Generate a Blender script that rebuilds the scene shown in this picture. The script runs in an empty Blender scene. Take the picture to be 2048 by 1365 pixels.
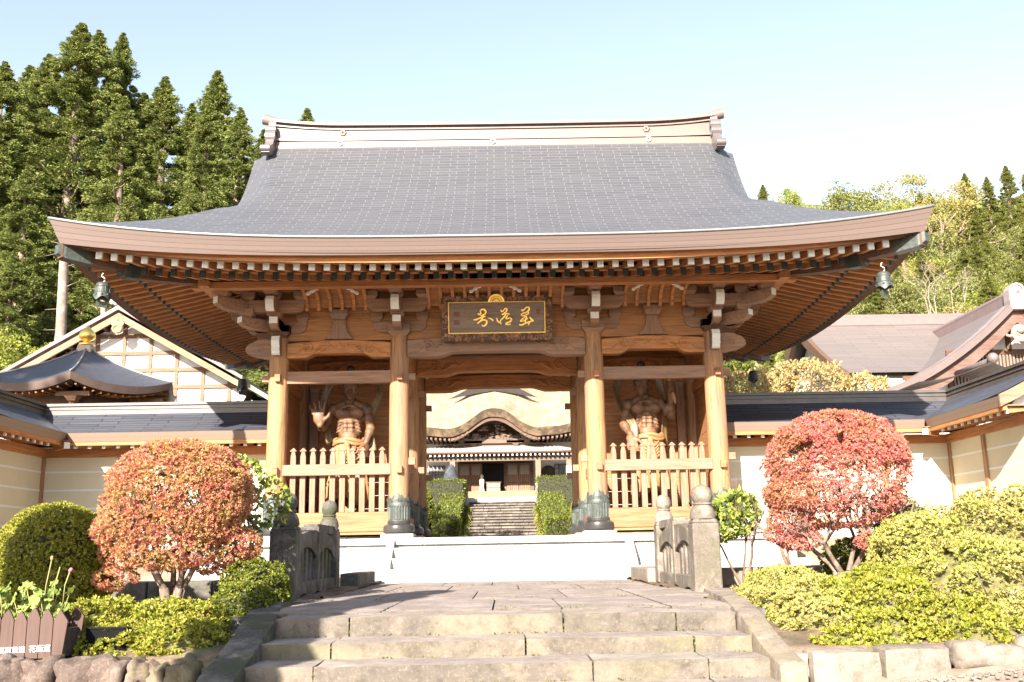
import bpy, bmesh, math, random
import numpy as np
from mathutils import Vector, Matrix, Euler, noise as mnoise
R = math.radians
SC = bpy.context.scene
COL = SC.collection
random.seed(7)
rng = np.random.default_rng(11)

# ------------------------------------------------------------------ camera
cam_data = bpy.data.cameras.new("camera")
cam_data.sensor_width = 36.0
cam_data.lens = 2000.0 / 2048.0 * 36.0
cam_data.clip_end = 3000.0
cam = bpy.data.objects.new("camera", cam_data)
COL.objects.link(cam)
SC.camera = cam
_yaw, _pitch, _roll = 0.0101, 0.2086, -0.0176
_f = Vector((math.sin(_yaw) * math.cos(_pitch), math.cos(_yaw) * math.cos(_pitch), math.sin(_pitch)))
_r = Vector((math.cos(_yaw), -math.sin(_yaw), 0))
_u = _r.cross(_f)
_r2 = math.cos(_roll) * _r + math.sin(_roll) * _u
_u2 = -math.sin(_roll) * _r + math.cos(_roll) * _u
cam.matrix_world = Matrix(((_r2.x, _u2.x, -_f.x, 0.1209), (_r2.y, _u2.y, -_f.y, -20.294),
                           (_r2.z, _u2.z, -_f.z, -0.3112), (0, 0, 0, 1)))

# ------------------------------------------------------------------ sun and sky
SUN_DIR = Vector((0.35, 1.0, -0.52)).normalized()          # the way the light travels
sun_data = bpy.data.lights.new("sun", 'SUN')
sun_data.energy = 5.0
sun_data.angle = R(0.55)
sun_data.color = (1.0, 0.93, 0.82)
sun = bpy.data.objects.new("sun", sun_data)
COL.objects.link(sun)
sun.rotation_euler = SUN_DIR.to_track_quat('-Z', 'Y').to_euler()
world = bpy.data.worlds.new("World")
SC.world = world
world.use_nodes = True
wn = world.node_tree
bg = wn.nodes["Background"]
sky = wn.nodes.new("ShaderNodeTexSky")
sky.sky_type = 'NISHITA'
sky.sun_disc = False
sky.sun_elevation = math.asin(-SUN_DIR.z)
sky.sun_rotation = math.atan2(-SUN_DIR.x, -SUN_DIR.y) % (2 * math.pi)
sky.altitude = 200
sky.air_density = 1.0
sky.dust_density = 0.7
sky.ozone_density = 1.0
hs = wn.nodes.new('ShaderNodeHueSaturation')
hs.inputs['Saturation'].default_value = 0.70
wn.links.new(sky.outputs[0], hs.inputs['Color'])
wn.links.new(hs.outputs[0], bg.inputs[0])
bg.inputs[1].default_value = 0.088
SC.view_settings.view_transform = 'Standard'
SC.view_settings.look = 'None'
SC.view_settings.gamma = 1.0
SC.view_settings.use_curve_mapping = False
SC.view_settings.exposure = 2.06
SC.cycles.max_bounces = 8
SC.cycles.transparent_max_bounces = 8

# ------------------------------------------------------------------ helpers
OFF = {}
def put(o, label=None, cat=None, group=None, kind=None):
    if label: o['label'] = label
    if cat: o['category'] = cat
    if group: o['group'] = group
    if kind: o['kind'] = kind
    return o
def thing(name, label, cat, loc=(0, 0, 0), group=None):
    o = bpy.data.objects.new(name, None)
    o.empty_display_size = 0.2
    COL.objects.link(o)
    o.location = loc
    OFF[o.name] = Vector(loc)
    return put(o, label, cat, group)
def link(name, me, m, parent=None):
    o = bpy.data.objects.new(name, me)
    COL.objects.link(o)
    ms = m if isinstance(m, (list, tuple)) else [m]
    for q in ms: me.materials.append(q)
    if parent is not None:
        o.parent = parent
        OFF[o.name] = OFF.get(parent.name, Vector((0, 0, 0)))
    else:
        OFF[o.name] = Vector((0, 0, 0))
    return o
def copy_tree(o, parent=None):
    c = o.copy(); COL.objects.link(c)
    if parent is not None: c.parent = parent
    for ch in list(o.children): copy_tree(ch, c)
    return c

class MB:
    def __init__(s): s.v = []; s.f = []; s.m = []; s.uv = {}; s.mi = 0
    def face(s, idx, uv=None):
        if uv: s.uv[len(s.f)] = uv
        s.f.append(tuple(idx)); s.m.append(s.mi)
    def box(s, x0, x1, y0, y1, z0, z1):
        b = len(s.v)
        s.v += [(x, y, z) for z in (z0, z1) for y in (y0, y1) for x in (x0, x1)]
        for q in ((0, 2, 3, 1), (4, 5, 7, 6), (0, 1, 5, 4), (2, 6, 7, 3), (0, 4, 6, 2), (1, 3, 7, 5)):
            s.face([b + i for i in q])
        return s
    def obox(s, c, size, rot=None):
        b = len(s.v); c = Vector(c); M = rot if rot is not None else Matrix.Identity(3)
        for z in (-.5, .5):
            for y in (-.5, .5):
                for x in (-.5, .5):
                    s.v.append(tuple(c + M @ Vector((x * size[0], y * size[1], z * size[2]))))
        for q in ((0, 2, 3, 1), (4, 5, 7, 6), (0, 1, 5, 4), (2, 6, 7, 3), (0, 4, 6, 2), (1, 3, 7, 5)):
            s.face([b + i for i in q])
        return s
    def frustum(s, c, w0, d0, w1, d1, z0, z1):
        b = len(s.v); x, y = c
        for z, w, d in ((z0, w0, d0), (z1, w1, d1)):
            s.v += [(x - w / 2, y - d / 2, z), (x + w / 2, y - d / 2, z), (x + w / 2, y + d / 2, z), (x - w / 2, y + d / 2, z)]
        for q in ((3, 2, 1, 0), (4, 5, 6, 7), (0, 1, 5, 4), (1, 2, 6, 5), (2, 3, 7, 6), (3, 0, 4, 7)):
            s.face([b + i for i in q])
        return s
    def prism(s, poly, fn, a, b):
        """poly: 2-D outline; fn(p, t) -> 3-D point; extruded from t=a to t=b."""
        n = len(poly); k = len(s.v)
        s.v += [tuple(fn(p, a)) for p in poly] + [tuple(fn(p, b)) for p in poly]
        s.face(list(range(k, k + n))[::-1]); s.face(range(k + n, k + 2 * n))
        for i in range(n):
            j = (i + 1) % n
            s.face((k + i, k + j, k + n + j, k + n + i))
        return s
    def tube(s, pts, rad, n=8, cap=True):
        pts = [Vector(p) for p in pts]; k = len(s.v); m = len(pts)
        if not isinstance(rad, (list, tuple)): rad = [rad] * m
        ref = Vector((0.13, 0.21, 0.97))
        for i, p in enumerate(pts):
            t = (pts[min(i + 1, m - 1)] - pts[max(i - 1, 0)])
            if t.length < 1e-9: t = Vector((0, 0, 1))
            t.normalize()
            a = t.cross(ref)
            if a.length < 0.15: a = t.cross(Vector((1, 0.1, 0)))
            a.normalize(); b = t.cross(a)
            for j in range(n):
                an = 2 * math.pi * j / n
                s.v.append(tuple(p + (a * math.cos(an) + b * math.sin(an)) * rad[i]))
        for i in range(m - 1):
            for j in range(n):
                s.face((k + i * n + j, k + i * n + (j + 1) % n, k + (i + 1) * n + (j + 1) % n, k + (i + 1) * n + j))
        if cap:
            s.face([k + j for j in range(n)][::-1]); s.face([k + (m - 1) * n + j for j in range(n)])
        return s
    def lathe(s, prof, c, n=20, cap=True, fn=None):
        k = len(s.v); m = len(prof)
        for r, z in prof:
            for j in range(n):
                an = 2 * math.pi * j / n
                rr = r * (fn(an, z) if fn else 1)
                s.v.append((c[0] + rr * math.cos(an), c[1] + rr * math.sin(an), c[2] + z))
        for i in range(m - 1):
            for j in range(n):
                s.face((k + i * n + j, k + i * n + (j + 1) % n, k + (i + 1) * n + (j + 1) % n, k + (i + 1) * n + j))
        if cap:
            s.face([k + j for j in range(n)][::-1]); s.face([k + (m - 1) * n + j for j in range(n)])
        return s
    def ell(s, c, r, rot=None, nu=14, nv=9):
        k = len(s.v); c = Vector(c); M = rot if rot is not None else Matrix.Identity(3)
        if not isinstance(r, (tuple, list)): r = (r, r, r)
        s.v.append(tuple(c + M @ Vector((0, 0, -r[2]))))
        for i in range(1, nv):
            th = math.pi * i / nv - math.pi / 2
            for j in range(nu):
                ph = 2 * math.pi * j / nu
                s.v.append(tuple(c + M @ Vector((r[0] * math.cos(th) * math.cos(ph), r[1] * math.cos(th) * math.sin(ph), r[2] * math.sin(th)))))
        s.v.append(tuple(c + M @ Vector((0, 0, r[2]))))
        e = len(s.v) - 1
        for j in range(nu):
            s.face((k, k + 1 + (j + 1) % nu, k + 1 + j))
            s.face((e, e - nu + j, e - nu + (j + 1) % nu))
        for i in range(nv - 2):
            for j in range(nu):
                a = k + 1 + i * nu
                s.face((a + j, a + (j + 1) % nu, a + nu + (j + 1) % nu, a + nu + j))
        return s
    def limb(s, a, b, ra, rb, n=12):
        """closed tapered capsule from a to b"""
        a = Vector(a); b = Vector(b); d = (b - a).normalized()
        pts = []; rad = []
        for t in (-1, -.8, -.45, 0): pts.append(a + d * ra * t); rad.append(max(ra * math.sqrt(max(0, 1 - t * t)), ra * .08))
        for t in (0, .45, .8, 1): pts.append(b + d * rb * t); rad.append(max(rb * math.sqrt(max(0, 1 - t * t)), rb * .08))
        return s.tube(pts, rad, n)
    def grid(s, nu, nv, fn, uvf=None, close_u=False):
        k = len(s.v)
        for j in range(nv + 1):
            for i in range(nu + 1):
                s.v.append(tuple(fn(i / nu, j / nv)))
        for j in range(nv):
            for i in range(nu):
                a = k + j * (nu + 1) + i
                uv = None
                if uvf: uv = [uvf(p / nu, q / nv) for p, q in ((i, j), (i + 1, j), (i + 1, j + 1), (i, j + 1))]
                s.face((a, a + 1, a + nu + 2, a + nu + 1), uv)
        return s
    def ribbon(s, pts, wid, up, thick):
        """flat brush stroke: pts 3-D, widths, up = plate normal"""
        pts = [Vector(p) for p in pts]; m = len(pts); up = Vector(up).normalized(); k = len(s.v)
        for i, p in enumerate(pts):
            t = (pts[min(i + 1, m - 1)] - pts[max(i - 1, 0)]).normalized()
            sd = t.cross(up).normalized() * wid[i] / 2
            s.v += [tuple(p - sd), tuple(p + sd), tuple(p + sd * .7 + up * thick), tuple(p - sd * .7 + up * thick)]
        for i in range(m - 1):
            for j in range(4):
                s.face((k + 4 * i + j, k + 4 * i + (j + 1) % 4, k + 4 * i + 4 + (j + 1) % 4, k + 4 * i + 4 + j))
        s.face((k, k + 1, k + 2, k + 3)); e = k + 4 * (m - 1); s.face((e + 3, e + 2, e + 1, e))
        return s
    def build(s, name, m, parent=None, smooth=False, bevel=0, recalc=True, angle=None):
        off = OFF.get(parent.name, Vector((0, 0, 0))) if parent is not None else Vector((0, 0, 0))
        me = bpy.data.meshes.new(name)
        me.from_pydata([(x - off.x, y - off.y, z - off.z) for x, y, z in s.v], [], s.f)
        if s.uv:
            ul = me.uv_layers.new(name="UVMap")
            for p in me.polygons:
                if p.index in s.uv:
                    for li, uv in zip(p.loop_indices, s.uv[p.index]): ul.data[li].uv = uv
        me.polygons.foreach_set("material_index", s.m)
        if recalc:
            b = bmesh.new(); b.from_mesh(me)
            bmesh.ops.recalc_face_normals(b, faces=b.faces)
            b.to_mesh(me); b.free()
        if smooth: me.polygons.foreach_set("use_smooth", [True] * len(me.polygons))
        if angle: me.set_sharp_from_angle(angle=R(angle))
        o = link(name, me, m, parent)
        if bevel:
            md = o.modifiers.new("bevel", 'BEVEL'); md.width = bevel; md.segments = 2; md.limit_method = 'ANGLE'
        return o
def rough(o, cut=.07, amp=.008, edge=.008, scale=9.0):
    """break up the flat faces and crisp edges of cut stone"""
    me = o.data; b = bmesh.new(); b.from_mesh(me)
    for ax in range(3):
        vs = [v.co[ax] for v in b.verts]
        lo, hi = min(vs), max(vs); n = int((hi - lo) / cut)
        for i in range(1, n):
            c = [0, 0, 0]; c[ax] = lo + (hi - lo) * i / n; nn = [0, 0, 0]; nn[ax] = 1
            bmesh.ops.bisect_plane(b, geom=b.verts[:] + b.edges[:] + b.faces[:], plane_co=c, plane_no=nn, dist=1e-5)
    b.normal_update()
    mv = {}
    for v in b.verts:
        n = v.normal
        sharp = max((e.calc_face_angle(0) for e in v.link_edges), default=0) > .8
        q = v.co * scale
        d = amp * mnoise.noise(q) + amp * .6 * mnoise.noise(q * 2.7)
        if sharp: d -= edge * (.45 + .9 * max(0, mnoise.noise(q * .6 + Vector((7, 3, 1)))))
        mv[v] = n * d
    for v, d in mv.items(): v.co += d
    b.to_mesh(me); b.free()
    me.polygons.foreach_set("use_smooth", [True] * len(me.polygons)); me.set_sharp_from_angle(angle=R(48))
    if len(me.materials) > 1:
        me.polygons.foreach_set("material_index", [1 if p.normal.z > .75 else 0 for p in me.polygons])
    return o
def tag(o, label, cat, group=None): return put(o, label, cat, group)
def interp(xs, ys, x): return float(np.interp(x, xs, ys))
def smooth01(t): t = min(1, max(0, t)); return t * t * (3 - 2 * t)

# ------------------------------------------------------------------ materials
class NT:
    def __init__(s, name):
        s.mat = bpy.data.materials.new(name); s.mat.use_nodes = True
        s.t = s.mat.node_tree; s.p = s.t.nodes["Principled BSDF"]
        s.out = s.t.nodes["Material Output"]
    def n(s, typ, **kw):
        nd = s.t.nodes.new(typ)
        for k, v in kw.items():
            if k in ('inputs',): 
                for a, b in v.items(): nd.inputs[a].default_value = b
            else: setattr(nd, k, v)
        return nd
    def l(s, a, b): s.t.links.new(a, b)
    def coord(s, scale=(1, 1, 1), which="Object", rot=(0, 0, 0)):
        tc = s.n("ShaderNodeTexCoord"); mp = s.n("ShaderNodeMapping")
        mp.inputs['Scale'].default_value = scale; mp.inputs['Rotation'].default_value = rot
        s.l(tc.outputs[which], mp.inputs['Vector']); return mp.outputs[0]
    def noise(s, vec, scale, detail=4, rough=.55, dist=0):
        nd = s.n("ShaderNodeTexNoise"); nd.inputs['Scale'].default_value = scale; nd.inputs['Detail'].default_value = detail
        nd.inputs['Roughness'].default_value = rough; nd.inputs['Distortion'].default_value = dist
        if vec is not None: s.l(vec, nd.inputs['Vector'])
        return nd.outputs[0]
    def ramp(s, fac, stops):
        nd = s.n("ShaderNodeValToRGB"); cr = nd.color_ramp
        while len(cr.elements) < len(stops): cr.elements.new(0.5)
        for e, (p, c) in zip(cr.elements, stops): e.position = p; e.color = (*c, 1)
        s.l(fac, nd.inputs[0]); return nd.outputs[0]
    def mix(s, fac, a, b, mode='MIX'):
        nd = s.n("ShaderNodeMix"); nd.data_type = 'RGBA'; nd.blend_type = mode
        for sock, val in ((nd.inputs[0], fac), (nd.inputs[6], a), (nd.inputs[7], b)):
            if hasattr(val, 'is_linked') or hasattr(val, 'links'): s.l(val, sock)
            elif isinstance(val, (int, float)): sock.default_value = val
            else: sock.default_value = (*val, 1)
        return nd.outputs[2]
    def bump(s, h, strength=.3, dist=.02):
        nd = s.n("ShaderNodeBump"); nd.inputs['Strength'].default_value = strength; nd.inputs['Distance'].default_value = dist
        s.l(h, nd.inputs['Height']); s.l(nd.outputs[0], s.p.inputs['Normal'])
    def base(s, c):
        if isinstance(c, tuple): s.p.inputs['Base Color'].default_value = (*c, 1)
        else: s.l(c, s.p.inputs['Base Color'])
    def rough(s, v, spec=None):
        s.p.inputs['Roughness'].default_value = v
        if spec is not None: s.p.inputs['Specular IOR Level'].default_value = spec
def mul(c, k): return tuple(x * k for x in c)
def m_wood(name, c, axis='z', grey=(0.24, 0.2, 0.17), greyamt=.35, rough=.65, contrast=1.0):
    t = NT(name)
    st = {'x': (.6, 9, 9), 'y': (9, .6, 9), 'z': (9, 9, .6)}[axis]
    v = t.coord(st)
    g = t.noise(v, 2.6, 6, .65, .6)
    col = t.ramp(g, [(.28, mul(c, 1 - .5 * contrast)), (.5, c), (.72, mul(c, 1 + .4 * contrast))])
    w = t.noise(t.coord((1, 1, .6)), 1.3, 5, .6)
    wr = t.ramp(w, [(.42, (0, 0, 0)), (.68, (1, 1, 1))])
    mm = t.n("ShaderNodeMath", operation='MULTIPLY'); t.l(wr, mm.inputs[0]); mm.inputs[1].default_value = greyamt
    t.base(t.mix(mm.outputs[0], col, grey))
    t.rough(rough, .3); t.bump(g, .25, .01)
    return t.mat
def m_plain(name, c, rough=.7, var=.25, scale=3.0, bump=.15, metal=0.0, spec=.4, bscale=None, bdist=.01):
    t = NT(name); v = t.coord()
    n1 = t.noise(v, scale, 6, .6)
    t.base(t.ramp(n1, [(.3, mul(c, 1 - var)), (.7, mul(c, 1 + var))]))
    t.rough(rough, spec); t.p.inputs['Metallic'].default_value = metal
    if bump: t.bump(t.noise(v, bscale or scale * 9, 5, .65), bump, bdist)
    return t.mat
def m_stone(name, c, c2, scale=2.5, moss=None, mossamt=.5, rough=.85, bump=.6, spot=True):
    t = NT(name); v = t.coord()
    a = t.noise(v, scale, 8, .68, .3)
    col = t.ramp(a, [(.3, mul(c2, .8)), (.48, c2), (.6, c), (.78, mul(c, 1.25))])
    if spot:
        sp = t.noise(v, scale * 22, 3, .7)
        col = t.mix(t.ramp(sp, [(.55, (0, 0, 0)), (.7, (.5, .5, .5))]), col, mul(c, 1.5))
    md = t.noise(v, scale * 5.5, 6, .75, .4)
    col = t.mix(1.0, col, t.ramp(md, [(.3, (.62, .6, .58)), (.5, (1, 1, 1)), (.68, (1.0, 1.0, 1.0)), (.76, (1.5, 1.48, 1.42))]), 'MULTIPLY')
    if moss:
        b = t.noise(v, scale * .7, 6, .7, .5)
        mm = t.n("ShaderNodeMath", operation='MULTIPLY'); t.l(t.ramp(b, [(.5, (0, 0, 0)), (.62, (1, 1, 1))]), mm.inputs[0]); mm.inputs[1].default_value = mossamt
        col = t.mix(mm.outputs[0], col, moss)
    t.base(col); t.rough(rough, .25)
    t.bump(t.noise(v, scale * 12, 8, .7), bump, .012)
    return t.mat
def m_roof(name, c, line, bw, rh, mortar=.012, rough=.5, var=.2, spec=.5, stain=.3, sun=None):
    """metal shingle courses laid by the UV map (metres)"""
    t = NT(name); uv = t.coord(which="UV")
    br = t.n("ShaderNodeTexBrick"); t.l(uv, br.inputs['Vector'])
    br.inputs['Color1'].default_value = (*mul(c, 1 - var), 1); br.inputs['Color2'].default_value = (*mul(c, 1 + var), 1)
    br.inputs['Mortar'].default_value = (*line, 1); br.inputs['Scale'].default_value = 1
    br.inputs['Brick Width'].default_value = bw; br.inputs['Row Height'].default_value = rh
    br.inputs['Mortar Size'].default_value = mortar; br.inputs['Mortar Smooth'].default_value = .3; br.offset = .37
    s = t.noise(t.coord((.5, 1.6, 1), which="UV"), 1.1, 6, .65)
    col = t.mix(t.ramp(s, [(.4, (0, 0, 0)), (.75, (stain, stain, stain))]), br.outputs[0], mul(line, .8))
    t.base(col); t.rough(rough, spec)
    # each course laps over the one below: saw-tooth height by row
    sx = t.n("ShaderNodeSeparateXYZ"); t.l(uv, sx.inputs[0])
    dv = t.n("ShaderNodeMath", operation='DIVIDE'); t.l(sx.outputs[1], dv.inputs[0]); dv.inputs[1].default_value = rh
    fr = t.n("ShaderNodeMath", operation='FRACT'); t.l(dv.outputs[0], fr.inputs[0])
    ad = t.n("ShaderNodeMath", operation='SUBTRACT'); ad.inputs[0].default_value = 1; t.l(fr.outputs[0], ad.inputs[1])
    t.bump(ad.outputs[0], .35, .03)
    return t.mat
def m_leaf(name, stops, rough=.5, transl=.3, patch=None, pscale=2.0, spec=.35):
    t = NT(name)
    g = t.n("ShaderNodeNewGeometry")
    col = t.ramp(g.outputs['Random Per Island'], stops)
    if patch:
        nz = t.noise(t.coord(), pscale, 4, .6)
        col = t.mix(t.ramp(nz, [(.45, (0, 0, 0)), (.62, (.8, .8, .8))]), col, t.ramp(g.outputs['Random Per Island'], patch))
    t.base(col); t.rough(rough, spec)
    tr = t.n("ShaderNodeBsdfTranslucent"); t.l(t.mix(.5, col, (.6, .7, .15), 'MIX') if False else col, tr.inputs[0])
    ms = t.n("ShaderNodeMixShader"); ms.inputs[0].default_value = transl
    t.l(t.p.outputs[0], ms.inputs[1]); t.l(tr.outputs[0], ms.inputs[2]); t.l(ms.outputs[0], t.out.inputs[0])
    return t.mat

WC = (0.385, 0.162, 0.056)
W_X = m_wood("wood_along_x", WC, 'x', grey=(.145, .09, .062))
W_Y = m_wood("wood_along_y", WC, 'y', grey=(.145, .09, .062))
W_Z = m_wood("wood_upright", (0.32, 0.165, 0.075), 'z', grey=(.185, .12, .09), greyamt=.6, contrast=1.2)
W_ORANGE = m_wood("fresh_cut_wood", (.275, .118, .052), 'x', greyamt=.1)
W_GREYX = m_wood("weathered_wood_x", (.245, .135, .082), 'x', greyamt=.55, grey=(.19, .13, .1))
W_GREYZ = m_wood("weathered_wood_upright", (.23, .125, .075), 'z', greyamt=.5, grey=(.2, .14, .11))
W_DARK = m_wood("old_brown_wood", (.10, .05, .028), 'x', greyamt=.4, grey=(.09, .07, .055))
W_DARKZ = m_wood("old_brown_upright_wood", (.11, .06, .034), 'z', greyamt=.4, grey=(.09, .07, .055))
W_BOARD = m_wood("wall_boards", (.32, .142, .054), 'x', grey=(.18, .1, .06), greyamt=.3)
WHITE_PAINT = m_plain("white_end_paint", (.62, .6, .57), .7, .05)
BRONZE = m_plain("green_bronze", (.062, .07, .061), .5, .35, 14, .5, .2, .4, 30)
BRONZE_D = m_plain("dark_bronze", (.035, .045, .042), .5, .3, 8, .2, .3)
BLACK_STONE = m_plain("polished_black_stone", (.035, .032, .03), .3, .3, 6, .05)
GOLD = m_plain("gold_leaf", (.95, .62, .16), .32, .15, 9, .25, .9)
GOLD_PAINT = m_plain("gold_paint", (.9, .55, .12), .45, .12, 12, .1, .25)
GRANITE = m_stone("pale_granite", (.42, .40, .37), (.36, .345, .32), 3, rough=.7, bump=.15)
FASCIA = None
ROOF = m_roof("roof_shingle_courses", (.062, .062, .07), (.135, .132, .13), .42, .165, .008, .5, .09, .3, .25)
ROOF_WING = m_roof("wing_roof_courses", (.062, .065, .08), (.018, .018, .022), 1.1, .13, .016, .5, .2, .3, .3)
ROOF_BROWN = m_roof("brown_roof_courses", (.142, .116, .105), (.085, .066, .06), 1.4, .19, .012, .55, .08, .4, .1)
def m_fascia(name, c, dark, n_h):
    t = NT(name); uv = t.coord(which="UV")
    br = t.n("ShaderNodeTexBrick"); t.l(uv, br.inputs['Vector'])
    br.inputs['Color1'].default_value = (*mul(c, .93), 1); br.inputs['Color2'].default_value = (*mul(c, 1.06), 1)
    br.inputs['Mortar'].default_value = (*dark, 1); br.inputs['Scale'].default_value = 1
    br.inputs['Brick Width'].default_value = 60.0; br.inputs['Row Height'].default_value = n_h
    br.inputs['Mortar Size'].default_value = .011; br.offset = .4
    t.base(br.outputs[0]); t.rough(.55, .4); t.bump(t.noise(t.coord(), 7, 4), .08, .02)
    return t.mat
FASCIA = m_fascia("copper_brown_fascia", (.36, .215, .17), (.15, .08, .06), .25)
COPPER = m_plain("pale_copper_sheet", (.165, .113, .092), .45, .12, 2.5, .06, .0, .5)
COPPER_D = m_plain("dark_copper_sheet", (.1, .07, .062), .4, .25, 5, .06, .2, .5)
PLASTER = m_plain("cream_plaster", (.52, .47, .35), .9, .05, 2, .1)
PLASTER_W = m_plain("white_plaster", (.62, .6, .575), .9, .04, 2, .05)
# ------------------------------------------------------------------ ground
def G(x, y):
    ax = abs(x)
    if y < -12.45:
        z = -1.40 - .07 * min(-12.45 - y, 9)
        if x > 2.2: z += min(.1, (x - 2.2) * .4) + min(.22, .085 * max(0, x - 2.4))
        if x < -2.4: z -= .03
        return z
    if y < -3: return -1.5
    if y < 1: return -1.5 + 1.38 * (y + 3) / 4
    if y < 8: z = -.12
    elif y < 29: z = -.12 + .24 * (y - 8) / 21
    elif y < 40: z = .12 + 2.1 * (y - 29) / 11
    else: z = 2.22 + .3 * smooth01((y - 40) / 4)
    ys = 48 - 22 * smooth01((ax - 14) / 10)
    sl = .5 if x > 0 else .16
    if ax < 14: sl = .35
    if y > ys:
        h = sl * (y - ys); h = min(h, 40 + .12 * (y - ys))
        z = max(z, z * .3 + h + 1.2 * mnoise.noise((x * .06, y * .06, 0)))
    return z
xs = np.unique(np.concatenate([np.linspace(-900, -60, 12), np.linspace(-60, -14, 24), np.linspace(-14, 14, 40), np.linspace(14, 70, 29), np.linspace(70, 900, 12)]))
ys = np.unique(np.concatenate([np.linspace(-300, -30, 8), np.linspace(-30, -13.2, 18), np.array([-13, -12.8, -12.62, -12.52, -12.47]), np.linspace(-12.44, 10, 24), np.linspace(10, 46, 30), np.linspace(46, 130, 30), np.linspace(130, 900, 12)]))
mb = MB()
mb.v = [(float(x), float(y), G(x, y)) for y in ys for x in xs]
nx = len(xs)
for j in range(len(ys) - 1):
    for i in range(nx - 1): mb.face((j * nx + i, j * nx + i + 1, (j + 1) * nx + i + 1, (j + 1) * nx + i))
M_GROUND = m_stone("gravelly_earth", (.33, .26, .2), (.25, .19, .145), 1.6, moss=(.13, .13, .05), mossamt=.5, bump=.5)
def forest_floor(mat):
    """leaf litter and undergrowth once the ground climbs into the wood"""
    nt = mat.node_tree; p = nt.nodes["Principled BSDF"]; src = p.inputs['Base Color'].links[0].from_socket
    tc = nt.nodes.new("ShaderNodeTexCoord"); sp = nt.nodes.new("ShaderNodeSeparateXYZ"); nt.links.new(tc.outputs['Object'], sp.inputs[0])
    mr = nt.nodes.new("ShaderNodeMapRange"); mr.inputs[1].default_value = 2.7; mr.inputs[2].default_value = 4.2; nt.links.new(sp.outputs[2], mr.inputs[0])
    nz = nt.nodes.new("ShaderNodeTexNoise"); nz.inputs['Scale'].default_value = .9; nz.inputs['Detail'].default_value = 8; nt.links.new(tc.outputs['Object'], nz.inputs['Vector'])
    cr = nt.nodes.new("ShaderNodeValToRGB"); cr.color_ramp.elements[0].position = .35; cr.color_ramp.elements[0].color = (.05, .065, .018, 1); cr.color_ramp.elements[1].position = .65; cr.color_ramp.elements[1].color = (.17, .18, .05, 1)
    nt.links.new(nz.outputs[0], cr.inputs[0])
    mx = nt.nodes.new("ShaderNodeMix"); mx.data_type = 'RGBA'
    nt.links.new(mr.outputs[0], mx.inputs[0]); nt.links.new(src, mx.inputs[6]); nt.links.new(cr.outputs[0], mx.inputs[7]); nt.links.new(mx.outputs[2], p.inputs['Base Color'])
forest_floor(M_GROUND)
put(mb.build("ground", M_GROUND, smooth=True), kind="structure")
# planted soil either side of the steps
M_SOIL = m_stone("planting_soil", (.22, .15, .105), (.13, .09, .062), 3, moss=(.07, .08, .03), mossamt=.7, bump=.8)
def soilz(y): return interp([-12.3, -9.3, -2, 1.5], [-1.06, -.82, -.76, -.7], y)
for s in (-1, 1):
    mb = MB()
    sx = 2.25 if s > 0 else 2.07
    def bed(u, v):
        if v == 0: return (s * (sx + u * 13), -12.36, -1.8)
        vv = (v * 45 - 1) / 44; y = -12.34 + vv * 13.5
        return (s * (sx + u * 13), y, soilz(y) + .06 * mnoise.noise((u * 30, vv * 30, s)) * (1 if vv > 0 else .5))
    mb.grid(60, 45, bed)
    put(mb.build("planting_bed", M_SOIL, smooth=True), kind="structure")
# asphalt lane just in front of the right-hand kerb
mb = MB()
M_ROAD = m_stone("road_asphalt", (.27, .215, .19), (.21, .17, .15), 4, bump=.5)
mb.grid(20, 14, lambda u, v: (2.75 + u * 14, -20 + v * 6.7 + u * 1.5, G(2.75 + u * 14, min(-12.5, -20 + v * 6.7 + u * 1.5)) + .015))
put(mb.build("road", M_ROAD, smooth=True), kind="structure")

# ------------------------------------------------------------------ old stone steps and landing
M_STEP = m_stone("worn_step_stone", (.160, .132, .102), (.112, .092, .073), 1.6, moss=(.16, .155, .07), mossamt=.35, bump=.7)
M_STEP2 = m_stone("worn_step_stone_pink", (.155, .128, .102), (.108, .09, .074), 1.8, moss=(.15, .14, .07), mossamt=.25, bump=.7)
M_TREAD = m_stone("lightened_tread_top", (.28, .232, .2), (.22, .18, .157), 2.2, moss=(.2, .18, .1), mossamt=.25, bump=.6)  # step tops coloured lighter than the risers to imitate brighter light on them
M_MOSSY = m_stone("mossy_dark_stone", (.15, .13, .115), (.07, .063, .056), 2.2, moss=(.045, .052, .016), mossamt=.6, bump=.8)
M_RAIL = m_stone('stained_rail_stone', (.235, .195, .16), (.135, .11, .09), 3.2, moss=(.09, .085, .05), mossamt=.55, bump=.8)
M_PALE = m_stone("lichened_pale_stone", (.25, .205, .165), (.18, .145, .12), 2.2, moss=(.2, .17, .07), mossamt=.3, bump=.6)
steps = thing("stone_steps", "broad worn stone steps climbing from the road to the bridge landing", "steps", (0, -12.5, -1.4))
def stone_row(mb, xs_, y0, y1, z0, z1, gap=.003, jit=.008):
    for a, b in zip(xs_[:-1], xs_[1:]):
        dz = random.uniform(-jit, jit); dy = random.uniform(-jit, jit)
        mb.box(a + gap, b - gap, y0 + dy, y1, z0, z1 + dz)
def rough_build(mb, name, m, parent, bevel=.02, cuts=0, amp=.0):
    return mb.build(name, m, parent, bevel=bevel)
step_spec = [(-11.57, -.82, [-1.82, -1.2, 0.6, 1.55, 2.06]), (-12.1, -.973, [-1.82, -1.26, .27, 1.6, 2.06]),
             (-12.63, -1.104, [-1.82, -1.3, .75, 1.6, 2.06]), (-13.05, -1.234, [-1.82, -.7, .75, 1.6, 2.06]), (-13.5, -1.37, [-1.82, -.9, .5, 1.4, 2.06])]
for k, (y, z, xx) in enumerate(step_spec):
    mb = MB(); stone_row(mb, xx, y, y + .75, z - .33, z)
    rough(mb.build("step", [M_STEP if k % 2 else M_STEP2, M_TREAD], steps))
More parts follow.
